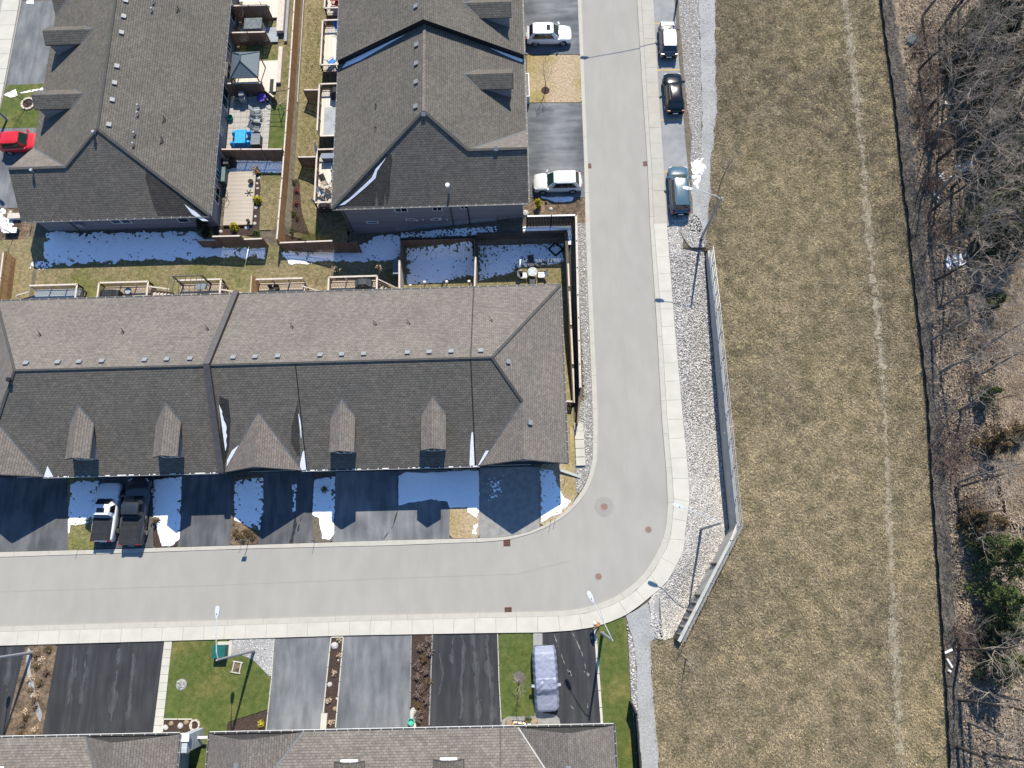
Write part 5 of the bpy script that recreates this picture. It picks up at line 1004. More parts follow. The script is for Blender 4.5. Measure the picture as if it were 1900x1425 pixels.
dk4 = deck('cedar deck with slatted screens and two dark planters', -24.3, -20.0, 24.9, 27.57, .3, 'N', M_DECK, ('E', 25.2, 26.8))
deck('cedar deck with a grey covered barbecue beside the pale bushes', -17.54, -13.07, 24.9, 27.58, .3, 'NWE', M_DECK, ('E', 26.2, 27.3))
fence('slatted cedar screen at the left end of the two planter deck', [(-24.45, 27.75), (-24.45, 24.95)], 2.1, M_CEDAR, zt=2.0, face=1, capw=.06, bw=.2, gap=.05); fence('small cedar screen beside the steps of the two planter deck', [(-20.15, 25.9), (-20.15, 24.95)], 1.7, M_CEDAR, zt=1.6, face=1, capw=.06)
deck('pale deck with red furniture at the very top', -19.25, -16.5, 57.5, 62.0, .3, 'WS', M_DECKP)
deck('pale deck with a blue plastic chair', -19.36, -16.5, 50.65, 56.0, .3, 'WSN', M_DECKP)
deck('pale deck with a black covered barbecue and a grey rug', -19.35, -16.5, 43.1, 48.4, .3, 'WN', M_DECKP)
deck('pale deck crowded with folded garden furniture', -19.25, -16.5, 35.3, 41.0, .3, 'WSN', M_DECKP)
# ground level decks and patios of the left block
o = thing('timber_deck', 'low pale boarded deck beside the left house with a long row of boards', 'deck', (-27.4, 36.5, 0)); b = MB(); b.box(-28.3, -25.5, 33.75, 39.5, -.1, .14); b.build('deck_frame', M_CEDARG, o)
M_DB = mat('deck_plank', (.52, .43, .33), (.4, .35, .29), 2, .85, stretch=(.3, 2, 1)); M_DB2 = mat('deck_plank_grey', (.44, .41, .37), (.34, .3, .26), 2, .85, stretch=(.3, 2, 1))
me0 = None
for k in range(41):
    y = 33.8 + k * .14
    if me0 is None: b = MB(); b.box(-28.3, -25.5, 0, .125, .14, .165); me0 = b.build('plank', M_DB, None, off=Vector((-27.4, 36.5, 0))); q = me0; q.parent = o
    else: q = bpy.data.objects.new('plank', me0.data if k % 3 else MEG); COL.objects.link(q); q.parent = o
    if k == 0: MEG = me0.data.copy(); MEG.materials[0] = M_DB2
    q.location = (0, y, random.uniform(-.004, .004))
o = thing('patio', 'square herringbone paver patio below the barbecue', 'patio', (-27, 45, -.05)); b = MB(); b.box(-28.75, -24.55, 42.1, 48.2, -.1, -.03); b.build('bedding', M_JOINT, o)
paver = None
for i in range(7):
    for j in range(10):
        if paver is None: b = MB(); b.box(-.29, .29, -.295, .295, -.03, .02); paver = b.build('paver', M_PATIO, o, off=Vector()); q = paver
        else: q = paver.copy(); COL.objects.link(q); q.parent = o
        q.location = (-28.45 + i * .6 + 27, 42.4 + j * .61 - 45, .05 + random.uniform(-.004, .004))
o = deck('L shaped pale deck under the metal gazebo', -28.3, -24.15, 48.6, 52.3, .12, '', M_DECKP, group=None, rail=False); b = MB(); b.box(-24.12, -23.7, 49.6, 53.9, -.2, .2); b.build('bench', M_CAP, o); b = MB(); b.box(-24.75, -24.4, 48.0, 50, .14, .22); b.build('floor_grate', M_BLACK, o)
deck('pale deck strip beside the grey shingled shed', -28.3, -24.3, 54.6, 56.4, .08, '', M_DECKG, group=None)
deck('bright pale deck under the white umbrella at the top', -28.3, -24.4, 57.6, 62, .12, '', M_DECKP, group=None)
b = thing('garden_bench', 'white L shaped garden bench beside the white umbrella deck', 'bench', (-24.2, 58, 0)); q = MB(); q.box(-24.4, -23.7, 55.6, 62, .1, .5); q.build('seat', M_CAP, b); q = MB(); q.box(-23.65, -23.35, 54.6, 62, -.1, .15); q.build('stone_edge', M_CONCW, b)
# ------------------------------------------------------------------ yard things
def gaz():
    o = thing('metal_gazebo', 'dark blue metal gazebo with a ribbed hip roof', 'gazebo', (-26.55, 50.1, .1)); x0, x1, y0, y1, z, c = -27.9, -25.2, 48.65, 51.6, 2.3, (-26.75, 50.3, 3.1)
    for f in ([(x0, y0), (x1, y0)], [(x1, y0), (x1, y1)], [(x1, y1), (x0, y1)], [(x0, y1), (x0, y0)]):
        b = MB(); a, d = f; ry = .35; rid = {0: [c[0], c[1] - ry], 1: [c[0], c[1] + ry]}
        if a[1] == d[1] == y0: pts = [(*a, z), (*d, z), (c[0], c[1] - ry, c[2])]
        elif a[1] == d[1] == y1: pts = [(*a, z), (*d, z), (c[0], c[1] + ry, c[2])]
        elif a[0] == x1: pts = [(*a, z), (*d, z), (c[0], c[1] + ry, c[2]), (c[0], c[1] - ry, c[2])]
        else: pts = [(*a, z), (*d, z), (c[0], c[1] - ry, c[2]), (c[0], c[1] + ry, c[2])]
        b.face(pts); b.build('roof_panel', M_GAZ, o)
    b = MB()
    for a, s in (((x0, y0), -1), ((x1, y0), -1), ((x0, y1), 1), ((x1, y1), 1)): b.beam((*a, z + .02), (c[0], c[1] + s * .35, c[2] + .03), .07, .05)
    b.beam((c[0], c[1] - .35, c[2] + .04), (c[0], c[1] + .35, c[2] + .04), .16, .06); b.build('ridge_trim', mat('gazebo_trim', (.05, .07, .085), (.04, .06, .075), 3, .4), o)
    b = MB(); 
    for p, q in (((x0, y0), (x1, y0)), ((x1, y0), (x1, y1)), ((x1, y1), (x0, y1)), ((x0, y1), (x0, y0))): b.beam((*p, z - .04), (*q, z - .04), .07, .1)
    b.build('eave_frame', MATS['gazebo_trim'], o)
    for x in (x0 + .15, x1 - .15):
        for y in (y0 + .15, y1 - .15): b = MB(); b.beam((x, y, .1), (x, y, z - .05), .09, .09, up=(1, 0, 0)); b.build('post', M_BLACK, o)
gaz()
def boxthing(name, label, cat, c, sx, sy, h, m, z=None, lid=None, part='body', lidn='lid', over=.03, roof=None, legs=0, group=None):
    z = float(T(c[0], c[1])) if z is None else z; o = thing(name, label, cat, (c[0], c[1], z), group); b = MB()
    if legs:
        for i in (-1, 1):
            for j in (-1, 1): q = MB(); q.beam((c[0] + i * (sx / 2 - .05), c[1] + j * (sy / 2 - .05), z), (c[0] + i * (sx / 2 - .05), c[1] + j * (sy / 2 - .05), z + h - .05), .05, .05, up=(1, 0, 0)); q.build('leg', m, o)
        b.box(c[0] - sx / 2, c[0] + sx / 2, c[1] - sy / 2, c[1] + sy / 2, z + h - .05, z + h)
    else: b.box(c[0] - sx / 2, c[0] + sx / 2, c[1] - sy / 2, c[1] + sy / 2, z, z + h)
    b.build(part, m, o)
    if lid: b = MB(); b.box(c[0] - sx / 2 - over, c[0] + sx / 2 + over, c[1] - sy / 2 - over, c[1] + sy / 2 + over, z + h, z + h + .06); b.build(lidn, lid, o)
    return o
boxthing('garden_shed', 'small grey shingled shed between the two privacy screens', 'shed', (-26.35, 55.5), 1.6, 1.1, 1.7, M_SIDE, 0, mat('shed_shingle', (.17, .2, .2), (.09, .1, .1), 6, .9), lidn='roof', over=.1)
def bbq(label, c, z, m=M_COVERB, s=1.0, grp='covered barbecues', rot=0):
    o = thing('covered_barbecue', label, 'barbecue', (c[0], c[1], z), grp); b = MB(); w, d = .75 * s, .36 * s; prof = [(w, 0), (w, .75), (w * .8, .82), (w * .45, 1.12), (-w * .45, 1.12), (-w * .8, .82), (-w, .75), (-w, 0)]
    fr = [Vector((c[0] + x, c[1] - d + .08 * (z_ > 1), z + z_)) for x, z_ in prof]; bk = [Vector((c[0] + x, c[1] + d - .08 * (z_ > 1), z + z_)) for x, z_ in prof]
    b.face(fr[::-1]); b.face(bk)
    for i in range(7): b.face([fr[i], fr[i + 1], bk[i + 1], bk[i]])
    b.build('cover', m, o); q = MB(); q.beam((c[0] - .1, c[1] - d - .01, z + .95), (c[0] + .1, c[1] - d - .01, z + .95), .02, .06); q.build('emblem', M_WHITE, o); return o
bbq('large black covered barbecue on the fire bowl deck', (-38.0, 26.6), .3, s=1.15); bbq('grey black covered barbecue at the right end of its deck', (-14.4, 27.0), .3, M_COVERG); bbq('black covered barbecue on the pale deck beside the grey rug', (-17.6, 47.6), .3)
b = thing('barbecue', 'open silver barbecue in the shaded snow of the patio', 'barbecue', (-27.0, 47.5, 0)); q = MB(); q.box(-27.5, -26.9, 47.3, 47.9, 0, .9); q.build('body', M_GALV, b); q = MB(); q.box(-27.45, -26.95, 47.45, 47.95, .9, 1.2); q.build('lid', mat('steel_lid', (.3, .31, .32), (.26, .27, .28), 3, .3, metal=.6), b)
for sx in (-27.95, -26.55): q = MB(); q.box(sx, sx + .4, 47.35, 47.8, .82, .88); q.build('side_shelf', M_COVERG, b)
rugz = .305; o = thing('outdoor_rug', 'flat grey rug covering the lower half of the barbecue deck', 'rug', (-17.8, 44.7, .3)); b = MB(); b.box(-19.0, -16.5, 43.3, 46.4, .301, .315); b.build('rug_cloth', mat('grey_rug', (.36, .38, .4), (.3, .32, .34), 1, .9, big=(.9, .9, .9), bigscale=1), o)
def firebowl(lab, c, z, r=.4, m=M_BLACK): o = thing('fire_bowl', lab, 'fire bowl', (c[0], c[1], z)); b = MB(); b.tube([(c[0], c[1], z), (c[0], c[1], z + .15), (c[0], c[1], z + .4)], [r * .4, r * .6, r], 12); b.build('bowl', m, o); b = MB(); b.disc(c, r * .8, z + .41, 10); b.build('grate', M_GALV, o)
firebowl('round black fire bowl in the middle of the covered barbecue deck', PZ(238, 541, .6), .3, .36)
def pot(lab, c, z, r=.22, h=.4, m=M_BLACK, plant=None, grp='garden pots'):
    o = thing('plant_pot', lab, 'plant pot', (c[0], c[1], z), grp); b = MB(); b.tube([(c[0], c[1], z), (c[0], c[1], z + h)], [r * .75, r], 10); b.build('pot', m, o); b = MB(); b.disc(c, r * .85, z + h + .005, 10); b.build('soil', M_MULCH, o); return o
pot('small black planter, left one on the screened deck', PZ(501, 531, .6), .3, .2); pot('larger black planter, right one on the screened deck', PZ(513, 533, .6), .3, .28)
boxthing('garden_table', 'glass topped table under the dark pergola frame', 'table', PZ(375, 532, .9), 1.0, .55, .7, M_GALV, .3, mat('table_glass', (.2, .23, .23), (.17, .2, .2), 2, .15), legs=1, lidn='glass_top')
# pergola frame
o = thing('pergola_frame', 'dark open pergola frame without its cover', 'pergola', (-30.4, 26.2, .3)); zt = 2.4; xw, xe = -31.5, -28.85
for x in (xw, xe):
    for y in (25.1, 27.6): b = MB(); b.beam((x, y, .3), (x, y, zt), .12, .12, up=(1, 0, 0)); b.build('post', mat('pergola_metal', (.07, .06, .065), (.055, .05, .052), 3, .5), o)
for y in (25.1, 27.6): b = MB(); b.beam((xw - .1, y, zt), (xe + .1, y, zt), .07, .09); b.build('beam', MATS['pergola_metal'], o)
for k in range(7): x = xw - .25 + k * .5; b = MB(); b.tube([(x, 24.9, zt + .05), (x, 26.3, zt + .3), (x, 27.8, zt + .06)], .03, 6); b.build('rib', MATS['pergola_metal'], o)
# blue covered table with chairs, storage box, lounge chairs, buckets
o = thing('covered_table', 'table and chairs under a bright blue cover on the paver patio', 'covered table', (*PZ(446, 257, .6), 0)); cx, cy = PZ(446, 253, .75); b = MB(); b.box(cx - .55, cx + .5, cy - .75, cy + .75, .55, .78); b.build('table_cover', M_BLUE, o)
for dx, dy, l in ((-.7, .5, 1), (.75, .55, 1), (.75, -.6, 1), (-.8, -.65, 1)):
    b = MB(); b.tube([(cx + dx, cy + dy, 0), (cx + dx, cy + dy, .45), (cx + dx * 1.05, cy + dy, .8)], [.34, .3, .12], 7); b.build('chair_cover', M_BLUE, o)
b = MB(); b.face([(cx - .9, cy - 1.1, .02), (cx + .9, cy - 1.05, .02), (cx + .55, cy - .72, .6), (cx - .55, cy - .72, .6)]); b.build('skirt', M_BLUED, o)
boxthing('storage_box', 'grey ribbed deck box beside the blue covered table', 'storage box', PZ(476, 261, .5), .85, 1.15, .75, M_COVERG, 0, M_STORE)
def lounger(lab, c, z=.0, m=M_BLACK, grp='folding garden chairs on the patio', rot=0., cloth=None):
    o = thing('garden_chair', lab, 'chair', (c[0], c[1], z), grp); o.rotation_euler = (0, 0, rot); off = Vector((0, 0, 0)); b = MB(); b.box(-.28, .28, -.3, .3, .38, .43); q = b.build('seat', cloth or M_GALV, o, off=off); b = MB(); b.face([(-.27, .3, .42), (.27, .3, .42), (.27, .62, 1.0), (-.27, .62, 1.0)]); b.build('backrest', cloth or M_GALV, o, off=off)
    for sx in (-.3, .3):
        b = MB(); b.tube([(sx, -.35, 0), (sx, -.3, .6), (sx, .35, .62)], .025, 5); b.tube([(sx, .45, 0), (sx, .3, .45), (sx, .65, 1.05)], .025, 5); b.build('chair_frame', m, o, off=off)
    return o
for i, (px, py, l) in enumerate(((477, 205, 'topmost dark folding chair in the patio row'), (480, 214, 'second folding chair in the patio row just below the topmost'), (478, 224, 'third folding chair in the patio row with a pale seat'), (476, 240, 'lowest dark rocking chair of the patio row above the deck box'))): lounger(l, PZ(px, py, .3), 0, rot=random.uniform(1.2, 2.0), cloth=mat('sling%d' % i, (.14, .16, .18) if i % 2 else (.3, .33, .34), None, 3, .7))
def bucket(lab, c, z, m, r=.2, h=.45, nm='bucket'): o = thing(nm, lab, nm.replace('_', ' '), (c[0], c[1], z)); b = MB(); b.tube([(c[0], c[1], z), (c[0], c[1], z + h)], [r * .85, r], 10, cap=False); b.disc(c, r * .9, z + .06, 10); b.build('body', m, o); b = MB(); b.tube([(c[0] + r * math.cos(a), c[1] + r * math.sin(a), z + h) for a in np.linspace(0, 6.283, 13)], .02, 4); b.build('rim', m, o)
bucket('teal tub by the house wall on the paver patio', PZ(427, 218, .3), 0, M_TEAL, .27, .4)
o = thing('wheelbarrow_cart', 'purple plastic garden cart in the shade of the patio fence', 'cart', (*PZ(486, 184, .3), 0)); cx, cy = PZ(486, 183, .4); b = MB(); b.tube([(cx, cy, .2), (cx, cy, .6)], [.3, .5], 8); b.build('tray', M_PURP, o); b = MB(); b.tube([(cx + .5, cy - .2, .2), (cx + .5, cy + .2, .2)], .2, 8); b.build('wheel', M_BLACK, o)
b = MB(); b.beam((cx, cy, .5), (cx + .9, cy - .3, .9), .05, .05); b.build('handle', M_BLACK, o)
boxthing('hot_tub', 'glass topped grey planter box against the left house wall', 'planter box', PZ(413, 328, .5), .8, 1.5, .8, M_COVERG, .14, mat('greenhouse_top', (.16, .22, .21), (.12, .17, .16), 2, .2))
o = thing('bistro_set', 'black wrought iron furniture stacked against the left house wall', 'garden furniture', (*PZ(413, 361, .4), .15)); cx, cy = PZ(412, 360, .6); 
for k in range(7):
    b = MB(); a = k * .9; r = .35; p = Vector((cx + random.uniform(-.25, .25), cy + (k - 3) * .33, .15)); b.tube([p + Vector((-r, 0, 0)), p + Vector((-r, 0, .75)), p + Vector((r, .1, .8)), p + Vector((r, 0, 0))], .025, 5); b.build('frame', M_BLACK, o)
o = thing('barbecue', 'dark uncovered barbecue beside the snowy strip and the left house', 'barbecue', (*PZ(420, 303, .5), .0)); cx, cy = PZ(419, 302, .6)
for k, (dx, dy, m) in enumerate(((-.5, .1, M_BLACK), (.1, 0, M_COVERG), (.6, .1, M_BLACK))): b = MB(); b.box(cx + dx - .25, cx + dx + .25, cy + dy - .3, cy + dy + .3, 0, .75 + .15 * (k == 1)); b.build(('shelf', 'body', 'gas_bottle_box')[k], m, o)
o = thing('garden_star', 'black star shaped ornament lying on the low boarded deck', 'ornament', (*PZ(462, 358, .15), .16)); cx, cy = PZ(462, 358, .17)
for k in range(3): a = k * math.pi / 3 + .1; b = MB(); b.beam((cx - .4 * math.cos(a), cy - .4 * math.sin(a), .2), (cx + .4 * math.cos(a), cy + .4 * math.sin(a), .2), .05, .03); b.build('bar', M_BLACK, o)
pot('black bean shaped pot near the edge of the low boarded deck', PZ(466, 338, .3), .165, .26, .35); pot('small grey pot at the lower corner of the low boarded deck', PZ(461, 411, .3), .165, .17, .4, M_COVERG)
# patio umbrella and round table in the shaded yard
o = thing('patio_umbrella', 'large white square patio umbrella at the top edge', 'umbrella', (-26.5, 59.3, .1)); b = MB(); cz = 2.9; x0, x1, y0, y1 = -27.7, -25.0, 57.7, 61
for f in ([(x0, y0), (x1, y0)], [(x1, y0), (x1, y1)], [(x1, y1), (x0, y1)], [(x0, y1), (x0, y0)]): b.face([(*f[0], 2.3), (*f[1], 2.3), ((x0 + x1) / 2, (y0 + y1) / 2, cz)])
b.build('canopy', mat('white_canvas', (.8, .8, .79), (.74, .74, .74), 2, .8), o); b = MB(); b.tube([(-26.35, 59.3, .1), (-26.35, 59.3, 2.85)], .03, 6); b.build('pole', M_BLACK, o)
def round_table(lab, px, py, z, r=.45, hh=.72):
    c = PZ(px, py, z + hh); o = thing('round_table', lab, 'table', (c[0], c[1], z)); b = MB(); b.disc(c, r, z + hh, 20, .03); b.build('glass_top', mat('frosted_glass', (.4, .44, .43), (.34, .38, .37), 2, .2), o); b = MB()
    for a in (.785, 2.356): b.beam((c[0] - r * math.cos(a), c[1] - r * math.sin(a), z + hh + .012), (c[0] + r * math.cos(a), c[1] + r * math.sin(a), z + hh + .012), .04, .01)
    b.build('cross_bar', M_GALV, o)
    for k in range(4): a = k * 1.571 + .785; b = MB(); b.beam((c[0] + .35 * math.cos(a), c[1] + .35 * math.sin(a), z), (c[0] + .1 * math.cos(a), c[1] + .1 * math.sin(a), z + hh - .03), .03, .03); b.build('leg', M_BLACK, o)
    return c
rt = round_table('round glass garden table straddling the snow edge', 988, 504, -2.4, .47)
for dx, dy, rr, l in ((-.85, -.25, 1.57, 'garden chair left of the round glass table'), (.85, -.25, -1.57, 'garden chair right of the round glass table'), (0, -.95, 3.14, 'garden chair below the round glass table'), (-.05, 1.0, 0.2, 'garden chair above the round glass table in the snow')): lounger(l, (rt[0] + dx, rt[1] + dy), -2.38, M_BLACK, 'chairs around the round glass table', rr, M_COVERG if 'below' in l or 'above' in l else M_GALV)
o = thing('folding_chair', 'pale folded chair left of the round glass table group', 'chair', (*PZ(966, 510, -2.2), -2.4)); cx, cy = PZ(966, 510, -2); b = MB(); b.box(cx - .2, cx + .2, cy - .25, cy + .2, -2.38, -1.95); b.build('seat', M_CAP, o); b = MB(); b.box(cx - .2, cx + .2, cy + .2, cy + .25, -1.95, -1.4); b.build('backrest', M_CAP, o)
fp = PZ(1031, 463, -2.35); o = thing('sandbox_frame', 'small dark square frame lying in the snow of the right hand yard', 'garden frame', (*fp, -2.4)); a = .72
for k in range(4): t = a + k * math.pi / 2; d = Vector((math.cos(t), math.sin(t), 0)); e = Vector((-d.y, d.x, 0)); c = Vector((*fp, -2.28)); b = MB(); b.beam(c + d * .5 - e * .5, c + d * .5 + e * .5, .14, .14); b.build('board', M_BLACK, o)
for k, px in enumerate((788, 829, 870.5)): c = PZ(px, 525 - k * .6, -2.0); o = thing('garden_light', ('white globe light near the tall pale screen', 'middle white globe light behind the long row', 'white globe light nearest the round table yard')[k], 'garden light', (*c, -2.4), 'globe lights behind the row'); b = MB(); b.tube([(*c, -2.4), (*c, -1.95)], .05, 6); b.build('stem', M_BLACK, o); bm = bmesh.new(); bmesh.ops.create_uvsphere(bm, u_segments=12, v_segments=8, radius=.16); me = bpy.data.meshes.new('globe'); bm.to_mesh(me); bm.free(); me.materials.append(M_WHITE); g = bpy.data.objects.new('globe', me); COL.objects.link(g); g.parent = o; g.location = (0, 0, .58)
# storage chest by the tall screen, steps, stepping stones
boxthing('storage_box', 'dark blue grey chest in the shade beside the tall pale screen', 'storage box', PZ(738, 498, -1.8), .7, 1.5, 1.0, mat('chest_plastic', (.1, .12, .15), (.09, .11, .13), 3, .6), -2.4, mat('chest_lid', (.14, .17, .2), (.12, .15, .18), 3, .5))
st = thing('stone_steps', 'snowy timber edged steps climbing beside the top centre house to the black fence', 'steps', (-.6, 33.0, -1))
for k in range(6):
    x = -2.7 + k * .55; z = -1.35 + k * .17; b = MB(); b.box(x, x + .5, 32.45, 33.3, z - .6, z); s = b.build('step', M_RETW, st); b = MB(); b.box(x + .05, x + .45, 32.5, 33.1 - .1 * (k % 2), z + .003, z + .05); b.build('snow', M_SNOW, s)
for x in (-1.9, -.9, .1, 1.0): b = MB(); b.beam((x, 33.45, -1.6), (x, 33.45, .55), .09, .09, up=(1, 0, 0)); b.build('rail_post', M_GREYF, st)
b = MB(); b.beam((-1.9, 33.45, .1), (1.0, 33.45, .6), .1, .05); b.build('handrail', M_GREYF, st)
sst = thing('stepping_stones', 'four pale stone steps dropping beside the house corner and the riprap strip', 'steps', (4.9, 11.9, 0))
for k in range(5): y = 13.3 - k * .78; b = MB(); b.box(4.55, 5.35, y - .5, y + .22, -.4, .06 + .05 * k); s = b.build('step', M_CONC, sst)
for k in range(4): y = 13.3 - k * .78; b = MB(); b.box(4.55, 5.35, y - .58, y - .5, -.4, -.02); b.build('riser', mat('riser_blue%d' % k, (.1, .14, .2), None, 3, .8) if k == 0 else MATS['riser_blue0'], sst)
b = MB(); b.beam((3.1, 9.35, .25), (4.9, 8.7, .08), .22, .1); o = b.build('downpipe_splash', mat('pale_splash', (.4, .42, .38), (.34, .36, .33), 3, .7)); o['label'] = 'pale drain extension lying at the right hand house corner'; o['category'] = 'drain'
# blue chair, red set, furniture pile, bicycle
lounger('blue plastic armchair on the upper pale deck', PZ(616.5, 113, .8), .3, M_BLUED, None, 2.3, M_BLUED); lounger('blue plastic chair half under the eave of the upper pale deck', PZ(629, 54, .8), .3, M_BLUED, None, .5, M_BLUED)
lounger('red chair on the topmost pale deck', PZ(625, 5, .8), .3, M_RED, None, 2.9, M_RED); boxthing('garden_table', 'small red topped table on the topmost pale deck', 'table', PZ(621, 0, .8), .8, .5, .7, M_BLACK, .3, M_RED, legs=1, lidn='table_top')
for k, (px, py, r_, l) in enumerate(((601, 338, .4, 'tan folded chair at the top of the furniture pile'), (608, 345, 1.9, 'cream folded chair at the middle left of the furniture pile'), (612, 352, 2.6, 'tan reclining chair at the right of the furniture pile'), (597, 357, 1.0, 'grey cushioned chair at the left of the furniture pile'), (604, 365, -.6, 'tan low chair near the bottom of the furniture pile'), (611, 371, .2, 'cream chair at the bottom right of the furniture pile'))): lounger(l, PZ(px, py, .8), .3, M_CAP, 'garden furniture piled on the lowest pale deck', r_, mat('cushion%d' % k, ((.3, .25, .19), (.5, .46, .4), (.34, .28, .2), (.4, .42, .42), (.42, .35, .25), (.5, .47, .42))[k], None, 3, .8))
boxthing('cushion_box', 'pale grey blue box at the bottom of the furniture pile', 'storage box', PZ(611, 371, .6), .5, .5, .35, mat('pale_blue_box', (.4, .48, .52), None, 3, .6), .3)
o = thing('bicycle', 'bicycle leaning under the eave on the furniture crowded deck', 'bicycle', (*PZ(617, 318, .6), .3)); cx, cy = PZ(617, 318, .6)
for dy in (-.5, .5): b = MB(); b.tube([(cx + .02, cy + dy + .32 * math.cos(a), .65 + .32 * math.sin(a)) for a in np.linspace(0, 6.283, 17)], .02, 5); b.build('wheel', M_RUB, o)
b = MB(); b.tube([(cx, cy - .5, .65), (cx, cy - .1, .55), (cx, cy + .3, 1.05), (cx, cy - .2, 1.0), (cx, cy - .5, .65)], .02, 5); b.tube([(cx, cy + .5, .65), (cx, cy + .3, 1.15)], .02, 5); b.build('bicycle_frame', M_GALV, o); b = MB(); b.box(cx - .07, cx + .07, cy - .35, cy - .1, 1.05, 1.1); b.build('saddle', M_BLACK, o)
bbq('black covered barbecue at the bottom of the crowded deck', PZ(600, 379, .9), -.3, s=.8)
boxthing('garden_bench', 'dark bench and table in the shade at the top of the crowded deck', 'bench', PZ(610, 291, .9), 1.3, .5, .75, mat('bench_grey', (.1, .12, .16), None, 3, .6), .3, mat('bench_top', (.2, .24, .3), None, 3, .6))
def umbrella_closed(lab, p, q, m): o = thing('closed_umbrella', lab, 'umbrella', tuple(Vector(p))); b = MB(); b.tube([p, tuple((Vector(p) + Vector(q)) / 2), q], [.05, .13, .04], 8); b.build('canopy', m, o)
umbrella_closed('closed grey blue umbrella leaning off the corner of the crowded deck', (-19.3, 35.6, .5), (*PZ(576, 368, 2.6), 2.6), mat('umb_grey', (.28, .32, .4), None, 3, .7)); umbrella_closed('closed pale blue umbrella at the upper corner of the crowded deck', (-19.5, 40.9, .5), (*PZ(584, 262, 2.4), 2.4), mat('umb_pale', (.5, .56, .62), None, 3, .7))
# clothes line by the fence
o = thing('clothes_line', 'black wire clothes line frame between the patio and the cedar fence', 'clothes line', (-23.6, 47.0, -.1)); b = MB()
for p, q in (((-24.6, 47.6, 1.2), (-22.5, 47.9, 1.2)), ((-24.6, 46.3, 1.2), (-22.5, 46.3, 1.2)), ((-24.6, 45.5, .8), (-22.5, 45.3, .8)), ((-23.6, 48, 1.2), (-23.1, 45.3, 1.0))): b.tube([p, q], .03, 5)
b.build('wires', M_BLACK, o); b = MB(); b.tube([(-23.2, 46.3, -.1), (-23.2, 46.3, 1.25)], .05, 6); b.build('post', M_GALV, o)
# utility box and small things at the front lawns
ux, uy = PZ(409, 1209, .5); o = thing('utility_box', 'dark green utility box on the bottom left lawn with a pale pad', 'utility box', (ux, uy, 0)); b = MB(); b.box(ux - .5, ux + .5, uy - .45, uy + .5, .1, .85); b.build('cabinet', mat('green_cabinet', (.01, .085, .075), (.008, .07, .06), 3, .5), o); b = MB(); b.box(ux - .45, ux + .75, uy - .5, uy + .75, 0, .1); b.build('pad', M_CONC, o); b = MB(); b.box(ux - .52, ux + .52, uy - .47, uy + .52, .85, .9); b.build('lid', mat('green_lid', (.012, .11, .095), None, 3, .5), o)
def stone_ring(lab, px, py, r=.45, inner=M_MULCH, nst=12, m=M_WSTONE):
    c = P(px, py); o = thing('stone_ring', lab, 'stone ring', tuple(c)); b = MB(); b.disc(c, r, c.z + .05, 20); b.build('fill', inner, o)
    return o
def ring_fill(o, px, py, r, m=M_CRUSH): c = P(px, py); x = RNG.normal(0, r * .45, 60) + c.x; y = RNG.normal(0, r * .45, 60) + c.y; k = np.hypot(x - c.x, y - c.y) < r; s = stones('pebbles', x[k], y[k], M_WSTONE, (.04, .07), .6, z=np.full(k.sum(), c.z + .05)); s.parent = o; s.location = -WL[o.name]; s['kind'] = 'stuff'
o = stone_ring('oval of white pebbles on the bottom left lawn', 337, 1270, .44, M_CRUSH); ring_fill(o, 337, 1270, .44)
c = P(440, 1238); o = thing('planter_frame', 'tiny square white framed planter on the bottom left lawn', 'planter', tuple(c)); 
for k in range(4): a = k * 1.571 - .18; d = Vector((math.cos(a), math.sin(a), 0)); e = Vector((-d.y, d.x, 0)); L = .42 if k % 2 else .3; b = MB(); b.beam(c + d * L - e * .42 + Vector((0, 0, .06)), c + d * L + e * .42 + Vector((0, 0, .06)), .08, .12); b.build('edge', M_CONC, o)
b = MB(); b.face([c + Vector((x, y, .05)) for x, y in ((-.28, -.38), (.3, -.38), (.3, .38), (-.28, .38))]); b.build('soil', M_GARDEN, o)
def edging(lab, pts, w=.09, m=M_CONC, h=.1, gate=None):
    pts = [P(*p) for p in pts]; o = thing('bed_edging', lab, 'edging', tuple(pts[0]))
    for a, c in zip(pts[:-1], pts[1:]):
        L = (c - a).length; n = max(1, int(L / 1.0))
        for k in range(n): p = a.lerp(c, (k + .02) / n); q = a.lerp(c, (k + .98) / n); b = MB(); b.beam(p + Vector((0, 0, h / 2)), q + Vector((0, 0, h / 2)), w, h); b.build('edge_stone', m, o)
    return o
edging('white kerb edging around the rock bed beside the bottom left house', [(302, 1358), (304, 1334), (357, 1334), (355, 1358)]); edging('white edging around the narrow bed between the two grey driveways', [(600, 1323), (614.5, 1182.5), (637.5, 1181.8), (623, 1350)])
edging('concrete edging along the left side of the dark shrub bed', [(763.5, 1178), (761, 1312)], .08, M_CONCOLD); edging('concrete edging along the right side of the dark shrub bed', [(802.5, 1177), (796.5, 1346)], .1, M_CONCOLD); edging('thin pale edging between the streaked black driveway and the lawn strip', [(923.3, 1175), (926, 1265), (930, 1340)], .06, M_CONC, .05)
edging('pale edging strip between the last driveway and the corner lawn', [(1104, 1165), (1110, 1250), (1117, 1345)], .2, M_CONC, .05); edging('thin edging between the chipping corner and the grey driveway', [(509, 1184.5), (504, 1260), (494, 1355)], .07, M_CONC, .06)
edging('thin edging beside the concrete driveway at the bend', [(889.6, 878), (890, 997)], .08, M_CONCOLD, .05)
struct(flat('patch_of_mulch', [(304, 1336), (356, 1336), (354, 1358), (303, 1360)], M_MULCH, .03))
wk = struct(flat('garden_walk', [(305, 1190), (320, 1189.4), (302, 1359), (284, 1360)], M_JOINT, .014)); slabs(wk, 'slab', W([(305.3, 1190), (284, 1362)]), W([(319.8, 1189.5), (301, 1362)]), .62, .012, .014, .055, M_CONC, inset=.01)
